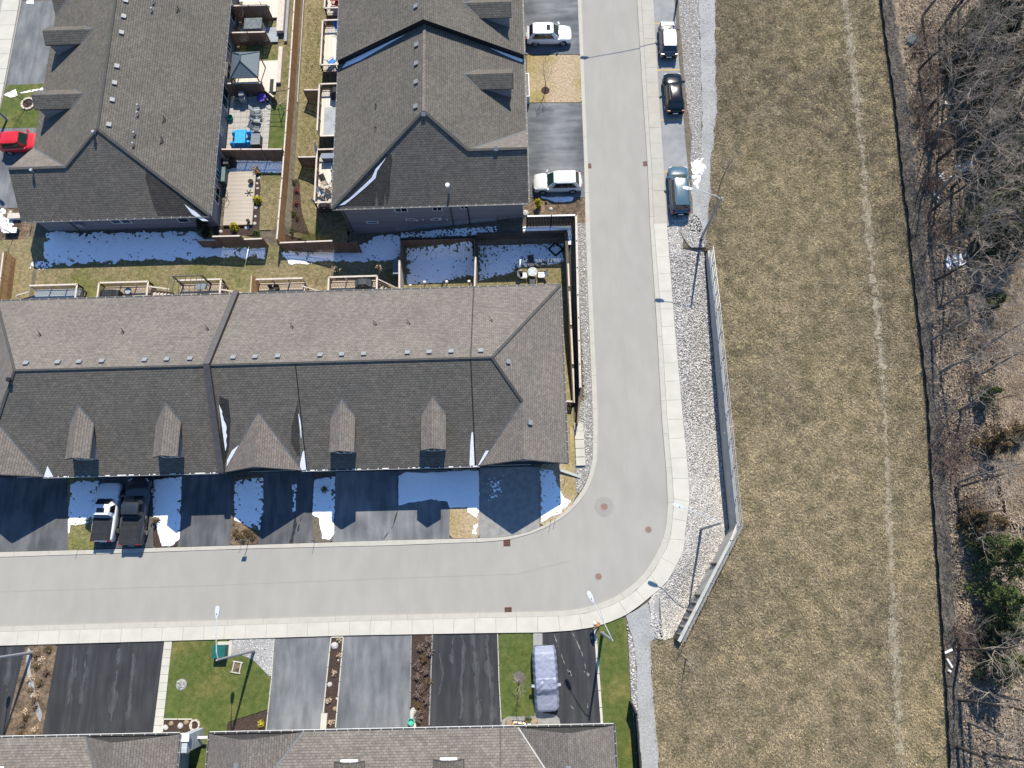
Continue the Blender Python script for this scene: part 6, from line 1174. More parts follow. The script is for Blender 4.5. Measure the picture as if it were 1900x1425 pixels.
wk = struct(flat('garden_walk', [(989, 1174), (1006.5, 1174), (1006.5, 1322), (1030, 1326), (1038, 1333), (1042, 1362), (992, 1362), (985, 1338), (945, 1336), (936, 1350), (930, 1350), (932, 1336), (942, 1329), (992, 1329)], M_CONCOLD, .03)); slabs(wk, 'slab', W([(989.3, 1174.5), (992, 1326)]), W([(1006.2, 1174.5), (1007, 1326)]), 1.2, .01, .03, .055, mat('walk_slab_grey', (.3, .3, .28), (.26, .26, .245), 2, .9), inset=.008)
def slabthing(lab, pts, m, h=.08, nm='concrete_pad'): ps = [P(*p) for p in pts]; c = sum(ps, Vector()) / len(ps); b = MB(); z0 = Vector((0, 0, .02)); z1 = Vector((0, 0, h)); b.face([p + z1 for p in ps][::-1]); [b.face([ps[i] + z0, ps[(i + 1) % len(ps)] + z0, ps[(i + 1) % len(ps)] + z1, ps[i] + z1]) for i in range(len(ps))]; o = b.build(nm, m); o['label'] = lab; o['category'] = 'pad'; return o
slabthing('pale pad at the house end of the narrow bed', [(596.5, 1323), (608, 1323), (605, 1358), (594, 1358)], M_CONC); slabthing('pale rounded pad at the house end of the dark shrub bed', [(761, 1320), (763, 1315), (767, 1312), (771, 1315), (773, 1320), (772, 1355), (762, 1355)], M_CONC)
bucket('small teal tub on the pad at the bottom of the dark shrub bed', PZ(763, 1339, .2), .08, mat('mint', (.08, .5, .36), None, 3, .5), .25, .25)
# rocks in beds
def rock(lab, px, py, r=.25, m=None, h=.6, grp=None):
    c = P(px, py); bm = bmesh.new(); bmesh.ops.create_icosphere(bm, subdivisions=2, radius=r)
    for v in bm.verts: s = 1 + .35 * (vnoise(v.co.x * 3 + px, v.co.y * 3 + v.co.z * 2 + py, 2.0) - .5); v.co *= float(s); v.co.z *= h
    me = bpy.data.meshes.new('rock'); bm.to_mesh(me); bm.free(); me.materials.append(m or mat_rock); o = bpy.data.objects.new('garden_rock', me); COL.objects.link(o); o.location = c + Vector((0, 0, r * .15)); o.rotation_euler = (0, 0, px); o['label'] = lab; o['category'] = 'rock'
    if grp: o['group'] = grp
mat_rock = mat('garden_rock_white', (.5, .48, .45), (.32, .3, .28), 3, .9, .02, 8); mat_rockb = mat('garden_rock_tan', (.3, .22, .15), (.2, .15, .1), 4, .9, .02, 8)
for px, py, r, m, l in ((307.5, 1350, .22, 0, 'white rock at the left end of the edged rock bed'), (318, 1342, .2, 1, 'tan rock in the left half of the edged rock bed'), (335, 1346, .24, 0, 'white rock in the middle of the edged rock bed'), (346, 1340, .2, 1, 'tan rock at the right of the edged rock bed'),
    (621, 1198, .3, 0, 'long white rock near the top of the narrow driveway bed'), (631, 1191, .12, 0, 'tiny white rock at the top of the narrow driveway bed'), (612, 1270, .2, 0, 'white rock halfway down the narrow driveway bed'), (621, 1315, .2, 1, 'tan rock near the bottom of the narrow driveway bed'), (625, 1296, .1, 0, 'small white rock low in the narrow driveway bed'), (628, 1225, .1, 0, 'tiny pale rock high in the narrow driveway bed'),
    (480, 331, .22, 0, 'topmost white rock along the low deck edge'), (477, 341, .13, 0, 'second small rock along the low deck edge'), (478, 350, .15, 0, 'third rock along the low deck edge'), (477, 364, .13, 0, 'fourth rock along the low deck edge'), (475, 386, .2, 0, 'large white rock below the yellow shrub'), (474, 402, .15, 0, 'sixth rock along the low deck edge'), (473, 415, .2, 0, 'lowest white rock along the low deck edge'), (410, 430, .18, 0, 'white rock in the bed near the dark conical bush'), (459, 423, .25, 0, 'pale rock right of the potted yellow shrub'),
    (975, 396, .35, 0, 'large white boulder at the corner of the black fence'), (944, 1341, .32, 1, 'rounded brown stone at the left of the small curved bed'), (991, 1341, .34, 1, 'rounded brown stone at the right of the small curved bed'), (1022, 388, .2, 0, 'pale rock by the bare shrub in the corner bed'), (20, 395, .2, 0, 'white rock in the far left garden'), (64, 506, .12, 0, 'small white stone on the yard grass at the left')): rock(l, px, py, r, (mat_rock, mat_rockb)[m])
b = thing('flower_display', 'white and orange artificial flowers in the small curved bed', 'flowers', tuple(P(967, 1342))); 
for k in range(12): px = 952 + k * 2.8; c = P(px, 1341 + random.uniform(-3, 2)); q = MB(); q.tube([c, c + Vector((0, 0, .25))], [.02, .09], 5); q.build('flower', M_WHITE if k % 3 else mat('orange_petal%d' % k, (.6, .3, .03), None, 3, .6), b)
o = stone_ring('ring of pale stones around a small bush in front of the top left dormer', 53, 193, .6, M_MULCH); c = P(53, 193)
for k in range(12): a = k * .52; q = MB(); p = c + Vector((.62 * math.cos(a), .62 * math.sin(a), .08)); q.beam(p - Vector((-math.sin(a), math.cos(a), 0)) * .14, p + Vector((-math.sin(a), math.cos(a), 0)) * .14, .2, .14); q.build('edge_stone', M_CAP, o)
o = stone_ring('ring of pinkish stones at the corner of the edged rock bed', 362, 1345, .33, M_MULCH); c = P(362, 1345)
for k in range(10): a = k * .628; q = MB(); p = c + Vector((.36 * math.cos(a), .36 * math.sin(a), .08)); q.beam(p - Vector((-math.sin(a), math.cos(a), 0)) * .1, p + Vector((-math.sin(a), math.cos(a), 0)) * .1, .13, .12); q.build('edge_stone', M_CAP, o)
# ------------------------------------------------------------------ street furniture
def grate(lab, px, py, s=.6, grp='catch basin grates'):
    c = P(px, py); o = thing('catch_basin', lab, 'drain grate', (c.x, c.y, 0), grp); b = MB(); b.box(c.x - s / 2, c.x + s / 2, c.y - s / 2, c.y + s / 2, .005, .014); b.build('frame', M_IRON, o)
    for k in range(6): x = c.x - s / 2 + .04 + k * (s - .08) / 5; b = MB(); b.box(x - .018, x + .018, c.y - s / 2 + .03, c.y + s / 2 - .03, .014, .03); b.build('bar', M_IRON, o)
    b = MB()
    for k in range(5):
        x = c.x - s / 2 + .04 + (k + .5) * (s - .08) / 5
        for j in range(3): y = c.y - s / 2 + .06 + j * .18; b.box(x - .03, x + .03, y, y + .12, .0145, .018)
    b.build('slots', M_BLACK, o)
grate('rusty square grate by the left kerb near the top driveway', 1092.5, 308, .5); grate('rusty square grate by the right kerb opposite the top driveway', 1198, 304, .5); grate('rusty square grate at the inner kerb of the bend', 940.5, 1007, .6); grate('rusty square grate at the lower kerb by the sidewalk', 943, 1133.5, .6)
def manhole(lab, px, py, r, ring=False):
    c = P(px, py); o = thing('manhole_cover', lab, 'manhole', (c.x, c.y, 0), 'manhole covers in the bend'); 
    if ring: b = MB(); b.disc(c, .88, .008, 8); b.build('asphalt_patch', mat('patch_asphalt', (.25, .243, .222), (.272, .263, .242), 2, .9), o)
    b = MB(); b.disc(c, r, .016, 24); b.build('rim', M_JOINT, o); b = MB(); b.disc(c, r * .88, .022, 24); b.build('cover', mat('cover_iron' + str(px), (.3, .2, .165), (.25, .17, .14), 5, .8), o)
    b = MB()
    for k in range(-2, 3): w = math.sqrt(max(0, .6 - (k * .28) ** 2)) * r; b.box(c.x - w, c.x + w, c.y + k * r * .28 - .012, c.y + k * r * .28 + .012, .022, .03)
    b.build('tread', M_IRON, o)
manhole('large manhole in an octagonal asphalt patch at the inside of the bend', 1121, 940, .36, True); manhole('small manhole at the outer right side of the bend', 1203, 982.5, .3); manhole('small manhole near the lower kerb of the bend', 1110.5, 1069.5, .31)
def lamp(lab, base, top, head, h=7.6, grp='cobra head street lamps', wh=mat('lamp_arm_aluminium', (.5, .53, .54), (.46, .48, .49), 2, .45), world=None):
    if world: bx, by, bz, tx, ty = world
    else: b0 = P(*base); bx, by, bz = b0
    z = bz + h; o = thing('street_lamp', lab, 'street lamp', (bx, by, bz), grp); b = MB(); b.tube([(bx, by, bz - .2), (bx, by, bz + 2), (bx, by, z)], [.14, .12, .07], 10); b.build('pole', M_POLE, o)
    hx, hy = head; d = Vector((hx - bx, hy - by, 0)); L = d.length; d.normalize(); b = MB(); T0 = Vector((bx, by, z)); H = Vector((hx, hy, z + .55)); b.tube([T0 - Vector((0, 0, .3)), T0 + d * .5 + Vector((0, 0, .1)), T0 + d * (L * .6) + Vector((0, 0, .45)), H], [.045, .04, .032, .028], 8); b.build('arm', wh, o)
    b = MB(); e = Vector((-d.y, d.x, 0)); q = H + d * .1; pr = [(-.3, .06), (-.15, .12), (.15, .16), (.4, .15), (.55, .07)]
    for i in range(4):
        (a0, w0), (a1, w1) = pr[i], pr[i + 1]
        b.face([q + d * a0 - e * w0, q + d * a0 + e * w0, q + d * a1 + e * w1, q + d * a1 - e * w1]); b.face([q + d * a0 - e * w0 - Vector((0, 0, .1)), q + d * a0 - e * w0, q + d * a1 - e * w1, q + d * a1 - e * w1 - Vector((0, 0, .1))]); b.face([q + d * a0 + e * w0, q + d * a0 + e * w0 - Vector((0, 0, .1)), q + d * a1 + e * w1 - Vector((0, 0, .1)), q + d * a1 + e * w1])
        b.face([q + d * a0 - e * w0 - Vector((0, 0, .1)), q + d * a1 - e * w1 - Vector((0, 0, .1)), q + d * a1 + e * w1 - Vector((0, 0, .1)), q + d * a0 + e * w0 - Vector((0, 0, .1))])
    b.build('lamp_head', wh, o); b = MB(); b.tube([q + Vector((0, 0, 0)), q + Vector((0, 0, .1))], .04, 6); b.build('photocell', M_GALV, o); b = MB(); b.box(bx - .14, bx + .14, by - .14, by + .14, bz, bz + .1); b.build('base_plate', M_GALV, o); return o
lamp('street lamp whose arm reaches over the blue minivan', (1301, 442), 0, PZ(1280, 351.5, 8.0)); lamp('street lamp standing on the stone bank beside the bend', (1297, 983), 0, PZ(1266, 939, 7.4)); lamp('street lamp on the corner lawn at the bottom right', (1117.4, 1175), 0, PZ(1098.5, 1112, 8.1)); lamp('street lamp beside the green utility box', (471.3, 1207.4), 0, PZ(402.8, 1141, 8.1))
lamp('street lamp at the far left beside the curved garden path', (60, 1211), 0, PZ(-60, 1150, 8.1)); lamp('street lamp beyond the top edge whose shadow crosses the right kerb', (1260, -22), 0, (9.0, 58.5)); lamp('street lamp at the left edge above the red car', (13.5, 222), 0, PZ(-60, 160, 8))
def sign(lab, px, py, h, panel=(.35, .3), m=M_GALV): c = P(px, py); o = thing('sign_post', lab, 'sign post', tuple(c)); b = MB(); b.tube([c, c + Vector((0, 0, h))], .03, 6); b.build('post', m, o); b = MB(); b.box(c.x - panel[0] / 2, c.x + panel[0] / 2, c.y - .06, c.y - .03, c.z + h - panel[1], c.z + h); b.build('panel', M_BLACK, o); return o
sign('dark sign post at the kerb between two black driveways', 462, 1004, 1.9, (.4, .45))
for px, py, h, l in ((146, 1018, 1.0, 'thin marker stake at the kerb by the parked pickups'), (1022, 966, 1.2, 'left thin marker stake at the bend kerb'), (1030, 963, 1.0, 'right thin marker stake at the bend kerb'), (1246, 402, 1.6, 'thin marker stake behind the blue minivan'), (585, 1004, 1.2, 'thin marker stake at the kerb by the snowy bed'), (449, 1008, .9, 'short marker stake beside the dark sign post')):
    c = P(px, py); b = MB(); b.tube([c, c + Vector((0, 0, h))], .018, 5); o = b.build('marker_stake', M_BLACK, None); o['label'] = l; o['category'] = 'stake'; o['group'] = 'snow marker stakes'
# silt fence along the ditch
o = thing('silt_fence', 'low sagging black silt fence along the ditch at the edge of the field', 'silt fence', (*ditch_w[8], 0)); dr, dl = resample(ditch_w, 120)
for k in range(0, 120, 6):
    b = MB(); 
    for j in range(k, k + 6):
        a, c = Vector((*dr[j], 0)), Vector((*dr[j + 1], 0)); h1, h2 = .5 + .12 * math.sin(j * 1.7), .5 + .12 * math.sin((j + 1) * 1.7)
        b.face([a + Vector((0, 0, -.05)), c + Vector((0, 0, -.05)), c + Vector((-.16, 0, h2)), a + Vector((-.16, 0, h1))])
    b.build('fabric', M_FABRIC, o); p = Vector((*dr[k], 0)); b = MB(); b.beam(p, p + Vector((-.2, 0, .8)), .05, .05, up=(0, 1, 0)); b.build('stake', M_BARK, o)
# pipes and litter by the ditch
for k, (p, q, l) in enumerate((((1750, 1212), (1764, 1205), 'upper white plastic pipe in the ditch'), ((1755, 1222), (1764, 1238), 'lower white plastic pipe in the ditch'), ((1757, 1243), (1762, 1246), 'short white scrap in the ditch'))): a, c = P(*p), P(*q); b = MB(); b.tube([a + Vector((0, 0, .15)), c + Vector((0, 0, .2))], .1, 8); o = b.build('plastic_pipe', M_WHITE); o['label'] = l; o['category'] = 'pipe'
rock('large flat grey rock among the thickets at the top of the ditch', 1692, 76, .75, mat('grey_rock', (.16, .17, .175), (.1, .11, .11), 2, .9, .03, 6), .5)
b = MB(); a = P(1234, 1098); c = P(1226, 1106); b.beam(a + Vector((0, 0, .12)), c + Vector((0, 0, .12)), .12, .04); o = b.build('wood_scrap', M_CAP); o['label'] = 'splinter of pale wood lying on the lower stone bank'; o['category'] = 'board'
# ------------------------------------------------------------------ vehicles (built along +x, nose at +x, origin on the ground)
ZERO = Vector((0, 0, 0))
def loft_body(L, Wd, sec):
    """sec: list of (t, widthfactor, ztop, zbottom)"""
    prof = [(0, 0.0), (.45, 0.0), (.78, -.012), (.92, -.04), (.985, -.11), (1.0, -.24), (1.0, -.4), (.985, -.55)]
    V = []; n = len(prof) * 2 + 1
    for t, wf, zt, zb in sec:
        hw = Wd / 2 * wf; row = []
        for u, dz in prof: row.append((t * L, u * hw, max(zb, zt + dz + .02 * (1 - u * u))))
        row.append((t * L, .9 * hw, zb)); full = row[::-1] + [(x, -y, z) for x, y, z in row[1:]]; V.append(full)
    return V
def grid_mesh(name, V, m, parent, caps_=True, smooth=True):
    b = MB(); n = len(V[0])
    for r in V: b.v += [Vector(p) for p in r]
    for i in range(len(V) - 1):
        for k in range(n - 1): a = i * n + k; b.f.append((a, a + 1, a + n + 1, a + n)); b.mi.append(0); b.uv += [(0, 0)] * 4
    if caps_: b.f.append(tuple(range(n))); b.mi.append(0); b.uv += [(0, 0)] * n; b.f.append(tuple((len(V) - 1) * n + k for k in range(n))[::-1]); b.mi.append(0); b.uv += [(0, 0)] * n
    return b.build(name, m, parent, smooth=smooth, off=ZERO)
def car(name, label, cat, pos, heading, L, Wd, H, m_body, kind='suv', sunroof=False, rails=None, roofm=None, glassm=None, frontglass=None, group=None, panorama=False):
    o = thing(name, label, cat, (pos[0], pos[1], .014), group); o.rotation_euler = (0, 0, heading); WL[o.name] = ZERO
    glassm = glassm or M_CARGLD; frontglass = frontglass or M_CARGL; roofm = roofm or m_body
    belt = .98 if kind != 'van' else 1.02; hood = .93 if kind in ('suv', 'hatch') else .9; gr = .24
    if kind == 'pickup': belt = 1.12; hood = 1.08
    sec = [(-.5, .74, belt - .28, .38), (-.496, .86, belt - .1, .33), (-.482, .93, belt - .02, .28), (-.45, .97, belt, gr), (-.3, 1, belt, gr), (0, 1, belt + .01, gr), (.14, 1, belt, gr), (.22, .995, belt - .02, gr), (.34, .985, hood, gr), (.42, .955, hood - .07, gr), (.463, .9, hood - .15, .26), (.488, .8, hood - .25, .3), (.499, .64, hood - .36, .38)]
    grid_mesh('body', loft_body(L, Wd, sec), m_body, o)
    # greenhouse
    if kind == 'pickup': xb, xrb, xrf, xf = -.09, -.065, .11, .22
    elif kind == 'van': xb, xrb, xrf, xf = -.47, -.42, .13, .29
    elif kind == 'hatch': xb, xrb, xrf, xf = -.46, -.36, .1, .24
    else: xb, xrb, xrf, xf = -.465, -.36, .08, .22
    zb = belt - .01; zr = H; wb = Wd / 2 * .93; wr = Wd / 2 * .72; wbe = wb * .9; wre = wr * .9
    base = [(xb, wbe), (xb + .06, wb), (xf - .09, wb), (xf, wbe * .88)]; top = [(xrb, wre), (xrb + .05, wr), (xrf - .04, wr), (xrf, wre * .95)]
    Bq = [(x * L, y, zb) for x, y in base] + [(x * L, -y, zb) for x, y in base[::-1]]; Tq = [(x * L, y, zr - .07) for x, y in top] + [(x * L, -y, zr - .07) for x, y in top[::-1]]
    mid = [tuple((np.array(a) * .5 + np.array(c) * .5) + np.array([0, math.copysign(.035, a[1]), 0])) for a, c in zip(Bq, Tq)]
    b = MB()
    for lo, hi in ((Bq, mid), (mid, Tq)):
        for i in range(8): j = (i + 1) % 8; b.face([lo[i], lo[j], hi[j], hi[i]][::-1])
    b.build('cabin', m_body, o, off=ZERO)
    xs = np.linspace(xrb * L, xrf * L, 7); V = []
    for i, x in enumerate(xs):
        t = i / 6; ed = math.sin(math.pi * t) ** .5 if 0 < t < 1 else 0; w = np.interp(x / L, [xrb, xrb + .05, xrf - .04, xrf], [wre, wr, wr, wre * .95]); V.append([(x, w * u, zr - .07 + .07 * ed * (1 - abs(u) ** 3) ** .6 if abs(u) < 1 else zr - .07) for u in np.linspace(-1, 1, 11)])
    rf = grid_mesh('roof', V, roofm, o, caps_=False)
    def pane(nm, q, m, f=.0, out=.012):
        q = [Vector(p) for p in q]; c = sum(q, Vector()) / len(q); n = (q[1] - q[0]).cross(q[2] - q[0]).normalized(); 
        if n.dot(c - Vector((0, 0, zb - .3))) < 0: n = -n
        b = MB(); b.face([c + (p - c) * (1 - f) + n * out for p in q]); return b.build(nm, m, o, off=ZERO)
    def up(i, t): return tuple(np.array(Bq[i]) * (1 - t) + np.array(Tq[i]) * t + np.array([0, math.copysign(.035 * (1 - abs(2 * t - 1)), Bq[i][1]), 0]))
    pane('windshield', [up(3, .04), up(4, .04), up(4, .97), up(3, .97)], frontglass, .05, .02); pane('rear_window', [up(0, .25), up(7, .25), up(7, .95), up(0, .95)], glassm, .06, .02)
    for (i, j) in ((1, 2), (6, 5)):
        a0, a1 = np.array(up(i, .1)), np.array(up(j, .1)); c0, c1 = np.array(up(i, .9)), np.array(up(j, .9)); m0, m1 = np.array(up(i, .5)), np.array(up(j, .5))
        for f0, f1 in ((.01, .325), (.335, .645), (.655, .99)):
            b = MB(); s = np.array([0, math.copysign(.015, a0[1]), 0]); lp = lambda p, q, t: tuple(p + (q - p) * t + s)
            b.face([lp(a0, a1, f0), lp(a0, a1, f1), lp(m0, m1, f1), lp(m0, m1, f0)]); b.face([lp(m0, m1, f0), lp(m0, m1, f1), lp(c0, c1, f1), lp(c0, c1, f0)]); b.build('side_window', glassm, o, off=ZERO)
    if sunroof: b = MB(); x = (xrf - .035) * L; b.box(x - .5, x - .12, -.33, .33, zr - .012, zr + .006); b.build('sunroof', M_CARGLD, o, off=ZERO)
    if rails:
        for s in (-1, 1): b = MB(); b.beam(((xrb + .04) * L, s * wr * .93, zr - .01), ((xrf - .05) * L, s * wr * .93, zr - .01), .05, .06); b.build('roof_rail', rails, o, off=ZERO)
    if kind == 'pickup':
        b = MB(); b.box(-.485 * L, -.1 * L, -Wd / 2 * .86, Wd / 2 * .86, belt + .005, belt + .05); b.build('bed_cover', M_COVERB, o, off=ZERO)
        for k in range(3): b = MB(); x = (-.485 + .385 * (k + 1) / 4) * L; b.box(x - .012, x + .012, -Wd / 2 * .84, Wd / 2 * .84, belt + .05, belt + .056); b.build('cover_seam', M_BLACK, o, off=ZERO)
    if kind == 'van':
        for k in range(-2, 3): b = MB(); b.box((xrb + .06) * L, (xrf - .08) * L, k * .2 - .01, k * .2 + .01, zr - .004, zr + .006); b.build('roof_rib', roofm, o, off=ZERO)
    for sx in (-.5 + .19, .5 - .19):
        for sy in (-1, 1):
            y = sy * (Wd / 2 - .12); b = MB(); b.tube([(sx * L, y - .11, .34), (sx * L, y + .13 * (1 if sy > 0 else .8), .34)], .34, 18); w = b.build('wheel', M_RUB, o, off=ZERO)
            b = MB(); b.tube([(sx * L, sy * (Wd / 2 + .005), .34), (sx * L, sy * (Wd / 2 + .02), .34)], .22, 14); b.build('rim', M_RIM, w, off=ZERO)
            b = MB(); b.tube([(sx * L + .4 * math.cos(a), sy * (Wd / 2 - .01), .34 + .4 * math.sin(a)) for a in np.linspace(0, math.pi, 9)], .035, 5); b.build('wheel_arch', M_DTRIM, o, off=ZERO)
    for sy in (-1, 1):
        b = MB(); b.beam((.22 * L, sy * wb, belt + .05), (.2 * L, sy * (Wd / 2 + .17), belt + .12), .16, .14); b.build('mirror', m_body, o, off=ZERO)
        b = MB(); b.beam((.445 * L, sy * Wd / 2 * .88, hood - .13), (.485 * L, sy * Wd / 2 * .6, hood - .2), .09, .1); b.build('headlight', M_LIGHT, o, off=ZERO)
        b = MB(); b.beam((-.488 * L, sy * Wd / 2 * .9, belt - .06), (-.497 * L, sy * Wd / 2 * .62, belt - .06), .08, .16); b.build('taillight', M_TAIL, o, off=ZERO)
    b = MB(); b.box(.485 * L, .503 * L, -Wd * .26, Wd * .26, .42, .62); b.build('grille', M_BLACK, o, off=ZERO); b = MB(); b.box(-.508 * L, -.49 * L, -Wd * .42, Wd * .42, .34, .5); b.build('rear_bumper', M_DTRIM, o, off=ZERO)
    b = MB(); b.box(-.512 * L, -.505 * L, -.26, .26, .56, .68); b.build('number_plate', M_WHITE, o, off=ZERO)
    b = MB()
    for s in (-1, 1): b.tube([(.225 * L + .02, s * .35, belt + .03), (.2 * L, s * .35 - .35, belt + .17)], .012, 4)
    b.build('wiper', M_BLACK, o, off=ZERO); return o
P_WHITE = paint('white_paint', (.72, .73, .74)); P_PEARL = paint('pearl_paint', (.62, .61, .58)); P_BLACK = mat('black_paint', (.006, .007, .009), (.005, .006, .008), 2, .12, spec=.4); P_STEEL = mat('steel_blue_paint', (.05, .105, .15), (.045, .098, .14), 2, .2, coat=.2, spec=.4); P_RED = paint('red_paint', (.55, .012, .015)); P_BROWN = paint('bronze_side_paint', (.1, .085, .08), .2, .3); P_GREYT = paint('dark_pickup_paint', (.03, .034, .04), .2, .3)
E_, W_, N_, S_ = 0.0, math.pi, math.pi / 2, -math.pi / 2; bayh = N_ + .0
car('parked_suv', 'white suv with a dark sunroof nosing towards the street at the top driveway', 'car', PZ(1019, 62, .8), E_ - .02, 4.55, 1.86, 1.66, P_WHITE, sunroof=True, frontglass=M_CARGL)
car('parked_suv', 'pearl white suv parked nose towards the house above the corner garden', 'car', PZ(1034.5, 336.5, .8), W_ + .0, 4.6, 1.86, 1.66, P_PEARL)
car('parked_hatchback', 'small bronze car with a white roof and bonnet at the top of the parking bay', 'car', PZ(1240.5, 71, .8), N_ - .04, 4.15, 1.8, 1.62, P_BROWN, 'hatch', roofm=P_WHITE)
car('parked_suv', 'glossy black suv in the middle of the parking bay', 'car', PZ(1250.5, 171, .8), N_, 4.55, 1.86, 1.66, P_BLACK, rails=M_BLACK)
car('parked_minivan', 'steel blue minivan with dark roof rails in the parking bay under the lamp arm', 'minivan', PZ(1261, 350.5, .85), N_ - .02, 5.05, 1.96, 1.75, P_STEEL, 'van', rails=M_DTRIM)
car('parked_pickup', 'white pickup with a black bed cover half in the shadow of the long row', 'pickup truck', PZ(197.5, 950, .8), N_ - .03, 5.0, 1.95, 1.75, P_WHITE, 'pickup', sunroof=True, frontglass=M_CARGLD)
car('parked_pickup', 'black pickup with a black bed cover beside the white pickup', 'pickup truck', PZ(250, 948, .9), N_ - .03, 5.75, 2.0, 1.88, P_GREYT, 'pickup', frontglass=M_CARGLD)
car('parked_suv', 'bright red boxy suv at the left edge nosing under the roof', 'car', PZ(36, 262, .9), E_ + .03, 3.85, 1.84, 1.7, P_RED, frontglass=M_CARGL)
for ob in list(bpy.data.objects):
    if ob.name.startswith('parked_hatchback'):
        b = MB(); b.box(.27 * 4.15, .44 * 4.15, -.66, .66, .885, .925); b.build('bonnet', P_WHITE, ob, smooth=True, off=ZERO)
# covered car: crumpled grey blue fabric over a body
def covered_car(pos, heading):
    o = thing('covered_car', 'car under a crumpled grey blue fabric cover beside the lawn strip', 'covered car', (pos[0], pos[1], .03)); o.rotation_euler = (0, 0, heading); WL[o.name] = ZERO; L, Wd = 5.0, 1.98
    NX, NY = 90, 60; V = []
    for i in range(NX + 1):
        t = -.5 + i / NX; e = (1 - abs(2 * t) ** 7) ** .45 if abs(t) < .5 else 0
        roofz = np.interp(t, [-.5, -.47, -.4, -.3, .05, .14, .24, .4, .47, .5], [.95, 1.25, 1.6, 1.68, 1.7, 1.62, 1.2, 1.0, .88, .7]); row = []
        for k in range(NY + 1):
            a = -1 + 2 * k / NY; s = abs(a); hw = Wd / 2 * (.7 + .3 * e)
            if s < .52: y = hw * .8 * s / .52; z = roofz - .05 * (s / .52) ** 3
            else:
                u = (s - .52) / .48; y = hw * (.8 + .2 * min(1, u * 1.8)); z = roofz - .05 - (roofz - .17) * (u ** 1.15)
            y = math.copysign(y, a); cr = .16 * (abs(float(vnoise(t * 11 + a * 3.2, a * 2.2 - t * 6, 1.0)) - .5)) * (1.5 if -.02 < t < .2 else .35) + .02 * (float(vnoise(t * 30, a * 9, 1.0)) - .5)
            row.append((t * L, y * (1 + .02 * math.sin(t * 60)), max(.12, z + cr - .03)))
        V.append(row)
    grid_mesh('cover', V, mat('blue_grey_cover', (.26, .28, .355), (.225, .243, .32), 3, .45, .01, 4, spec=.5), o)
    for s in (-1, 1): b = MB(); b.beam((.1 * L, s * .93, 1.08), (.09 * L, s * 1.17, 1.12), .2, .2); b.build('mirror_pocket', mat('mirror_cloth%d' % s, (.38, .42, .5), None, 3, .5), o, off=ZERO)
    for sx in (-1.5, 1.5):
        for s in (-1, 1): b = MB(); b.tube([(sx, s * .7, .32), (sx, s * .93, .32)], .32, 14); b.build('wheel', M_RUB, o, off=ZERO)
covered_car(PZ(1012.5, 1259, .9), S_ + .03)
# ------------------------------------------------------------------ plants
def rot_about(v, ax, a): return Matrix.Rotation(a, 3, ax) @ v
def branchy(h, r0, seed, first=.35, n1=7, depth=3, spread=.75, leanx=0, fine=True, droop=0.0, sides=5, dens=1.0):
    """returns (trunk MB, crown MB): a bare tree"""
    rnd = random.Random(seed); tr, cr = MB(), MB(); p = Vector((0, 0, -.1)); d = Vector((leanx, rnd.uniform(-.05, .05), 1)).normalized(); pts = [p.copy()]; n = 8
    for i in range(n): d = (d + Vector((rnd.gauss(0, .05), rnd.gauss(0, .05), .02))).normalized(); p = p + d * h / n; pts.append(p.copy())
    rad = [r0 * (1 - .85 * i / n) for i in range(n + 1)]; tr.tube(pts, rad, sides, cap=False)
    def grow(p, d, L, r, lev):
        k = 3 if lev < depth else 2; q = [p.copy()]; dd = d.copy(); c = p.copy()
        for i in range(k): dd = (dd + Vector((rnd.gauss(0, .16), rnd.gauss(0, .16), rnd.gauss(.06 - droop, .1)))).normalized(); c = c + dd * L / k; q.append(c.copy())
        cr.tube(q, [r * (1 - .7 * i / k) for i in range(k + 1)], 4 if lev == 1 else 3, cap=False)
        if lev < depth:
            m = max(2, int((5 if lev == 1 else 5) * dens)); 
            for j in range(m):
                t = rnd.uniform(.25, 1.0); i = min(k - 1, int(t * k)); s = q[i].lerp(q[i + 1], t * k - i); ax = dd.orthogonal().normalized(); ax = rot_about(ax, dd, rnd.uniform(0, 6.28)); nd = rot_about(dd, ax, rnd.uniform(.45, .95)); grow(s, nd, L * rnd.uniform(.4, .65), max(r * .5, .006), lev + 1)
    for j in range(n1):
        t = first + (1 - first) * (j + rnd.random() * .6) / n1; t = min(t, .98); i = int(t * n); s = pts[i].lerp(pts[i + 1], t * n - i); a = j * 2.4 + rnd.uniform(-.5, .5); up = 1 - spread; nd = Vector((math.cos(a) * spread, math.sin(a) * spread, up + .35)).normalized(); grow(s, nd, h * (.42 - .26 * (t - first) / (1 - first)) * rnd.uniform(.8, 1.15), rad[i] * .42, 1)
    return tr, cr
def bare_tree(name, label, cat, loc, h, r0, seed, mt=None, mc=None, group=None, **k):
    o = thing(name, label, cat, loc, group); tr, cr = branchy(h, r0, seed, **k); tr.build('trunk', mt or M_BARK, o, off=ZERO); cr.build('crown', mc or M_TWIG, o, off=ZERO); return o
LV = ((40, 'at the top edge'), (100, 'level with the topmost white suv'), (160, 'level with the straw lawn'), (215, 'level with the glossy black suv'), (275, 'level with the clearing'), (345, 'level with the pearl white suv'), (400, 'level with the blue minivan'), (470, 'level with the upper end of the railing'), (540, 'level with the back eave of the long row'), (620, 'level with the upper roof slope of the long row'), (700, 'level with the ridge of the long row'), (800, 'level with the dormers of the long row'), (860, 'level with the front eave of the long row'), (960, 'level with the parked pickups'), (1020, 'level with the large manhole'), (1100, 'level with the street bend'), (1180, 'level with the lower sidewalk'), (1240, 'level with the person'), (1320, 'level with the covered car'), (9999, 'at the bottom edge'))
level = lambda y: next(t for k, t in LV if y < k)
ORD = 'first second third fourth fifth sixth seventh eighth ninth tenth eleventh twelfth thirteenth fourteenth fifteenth sixteenth'.split()
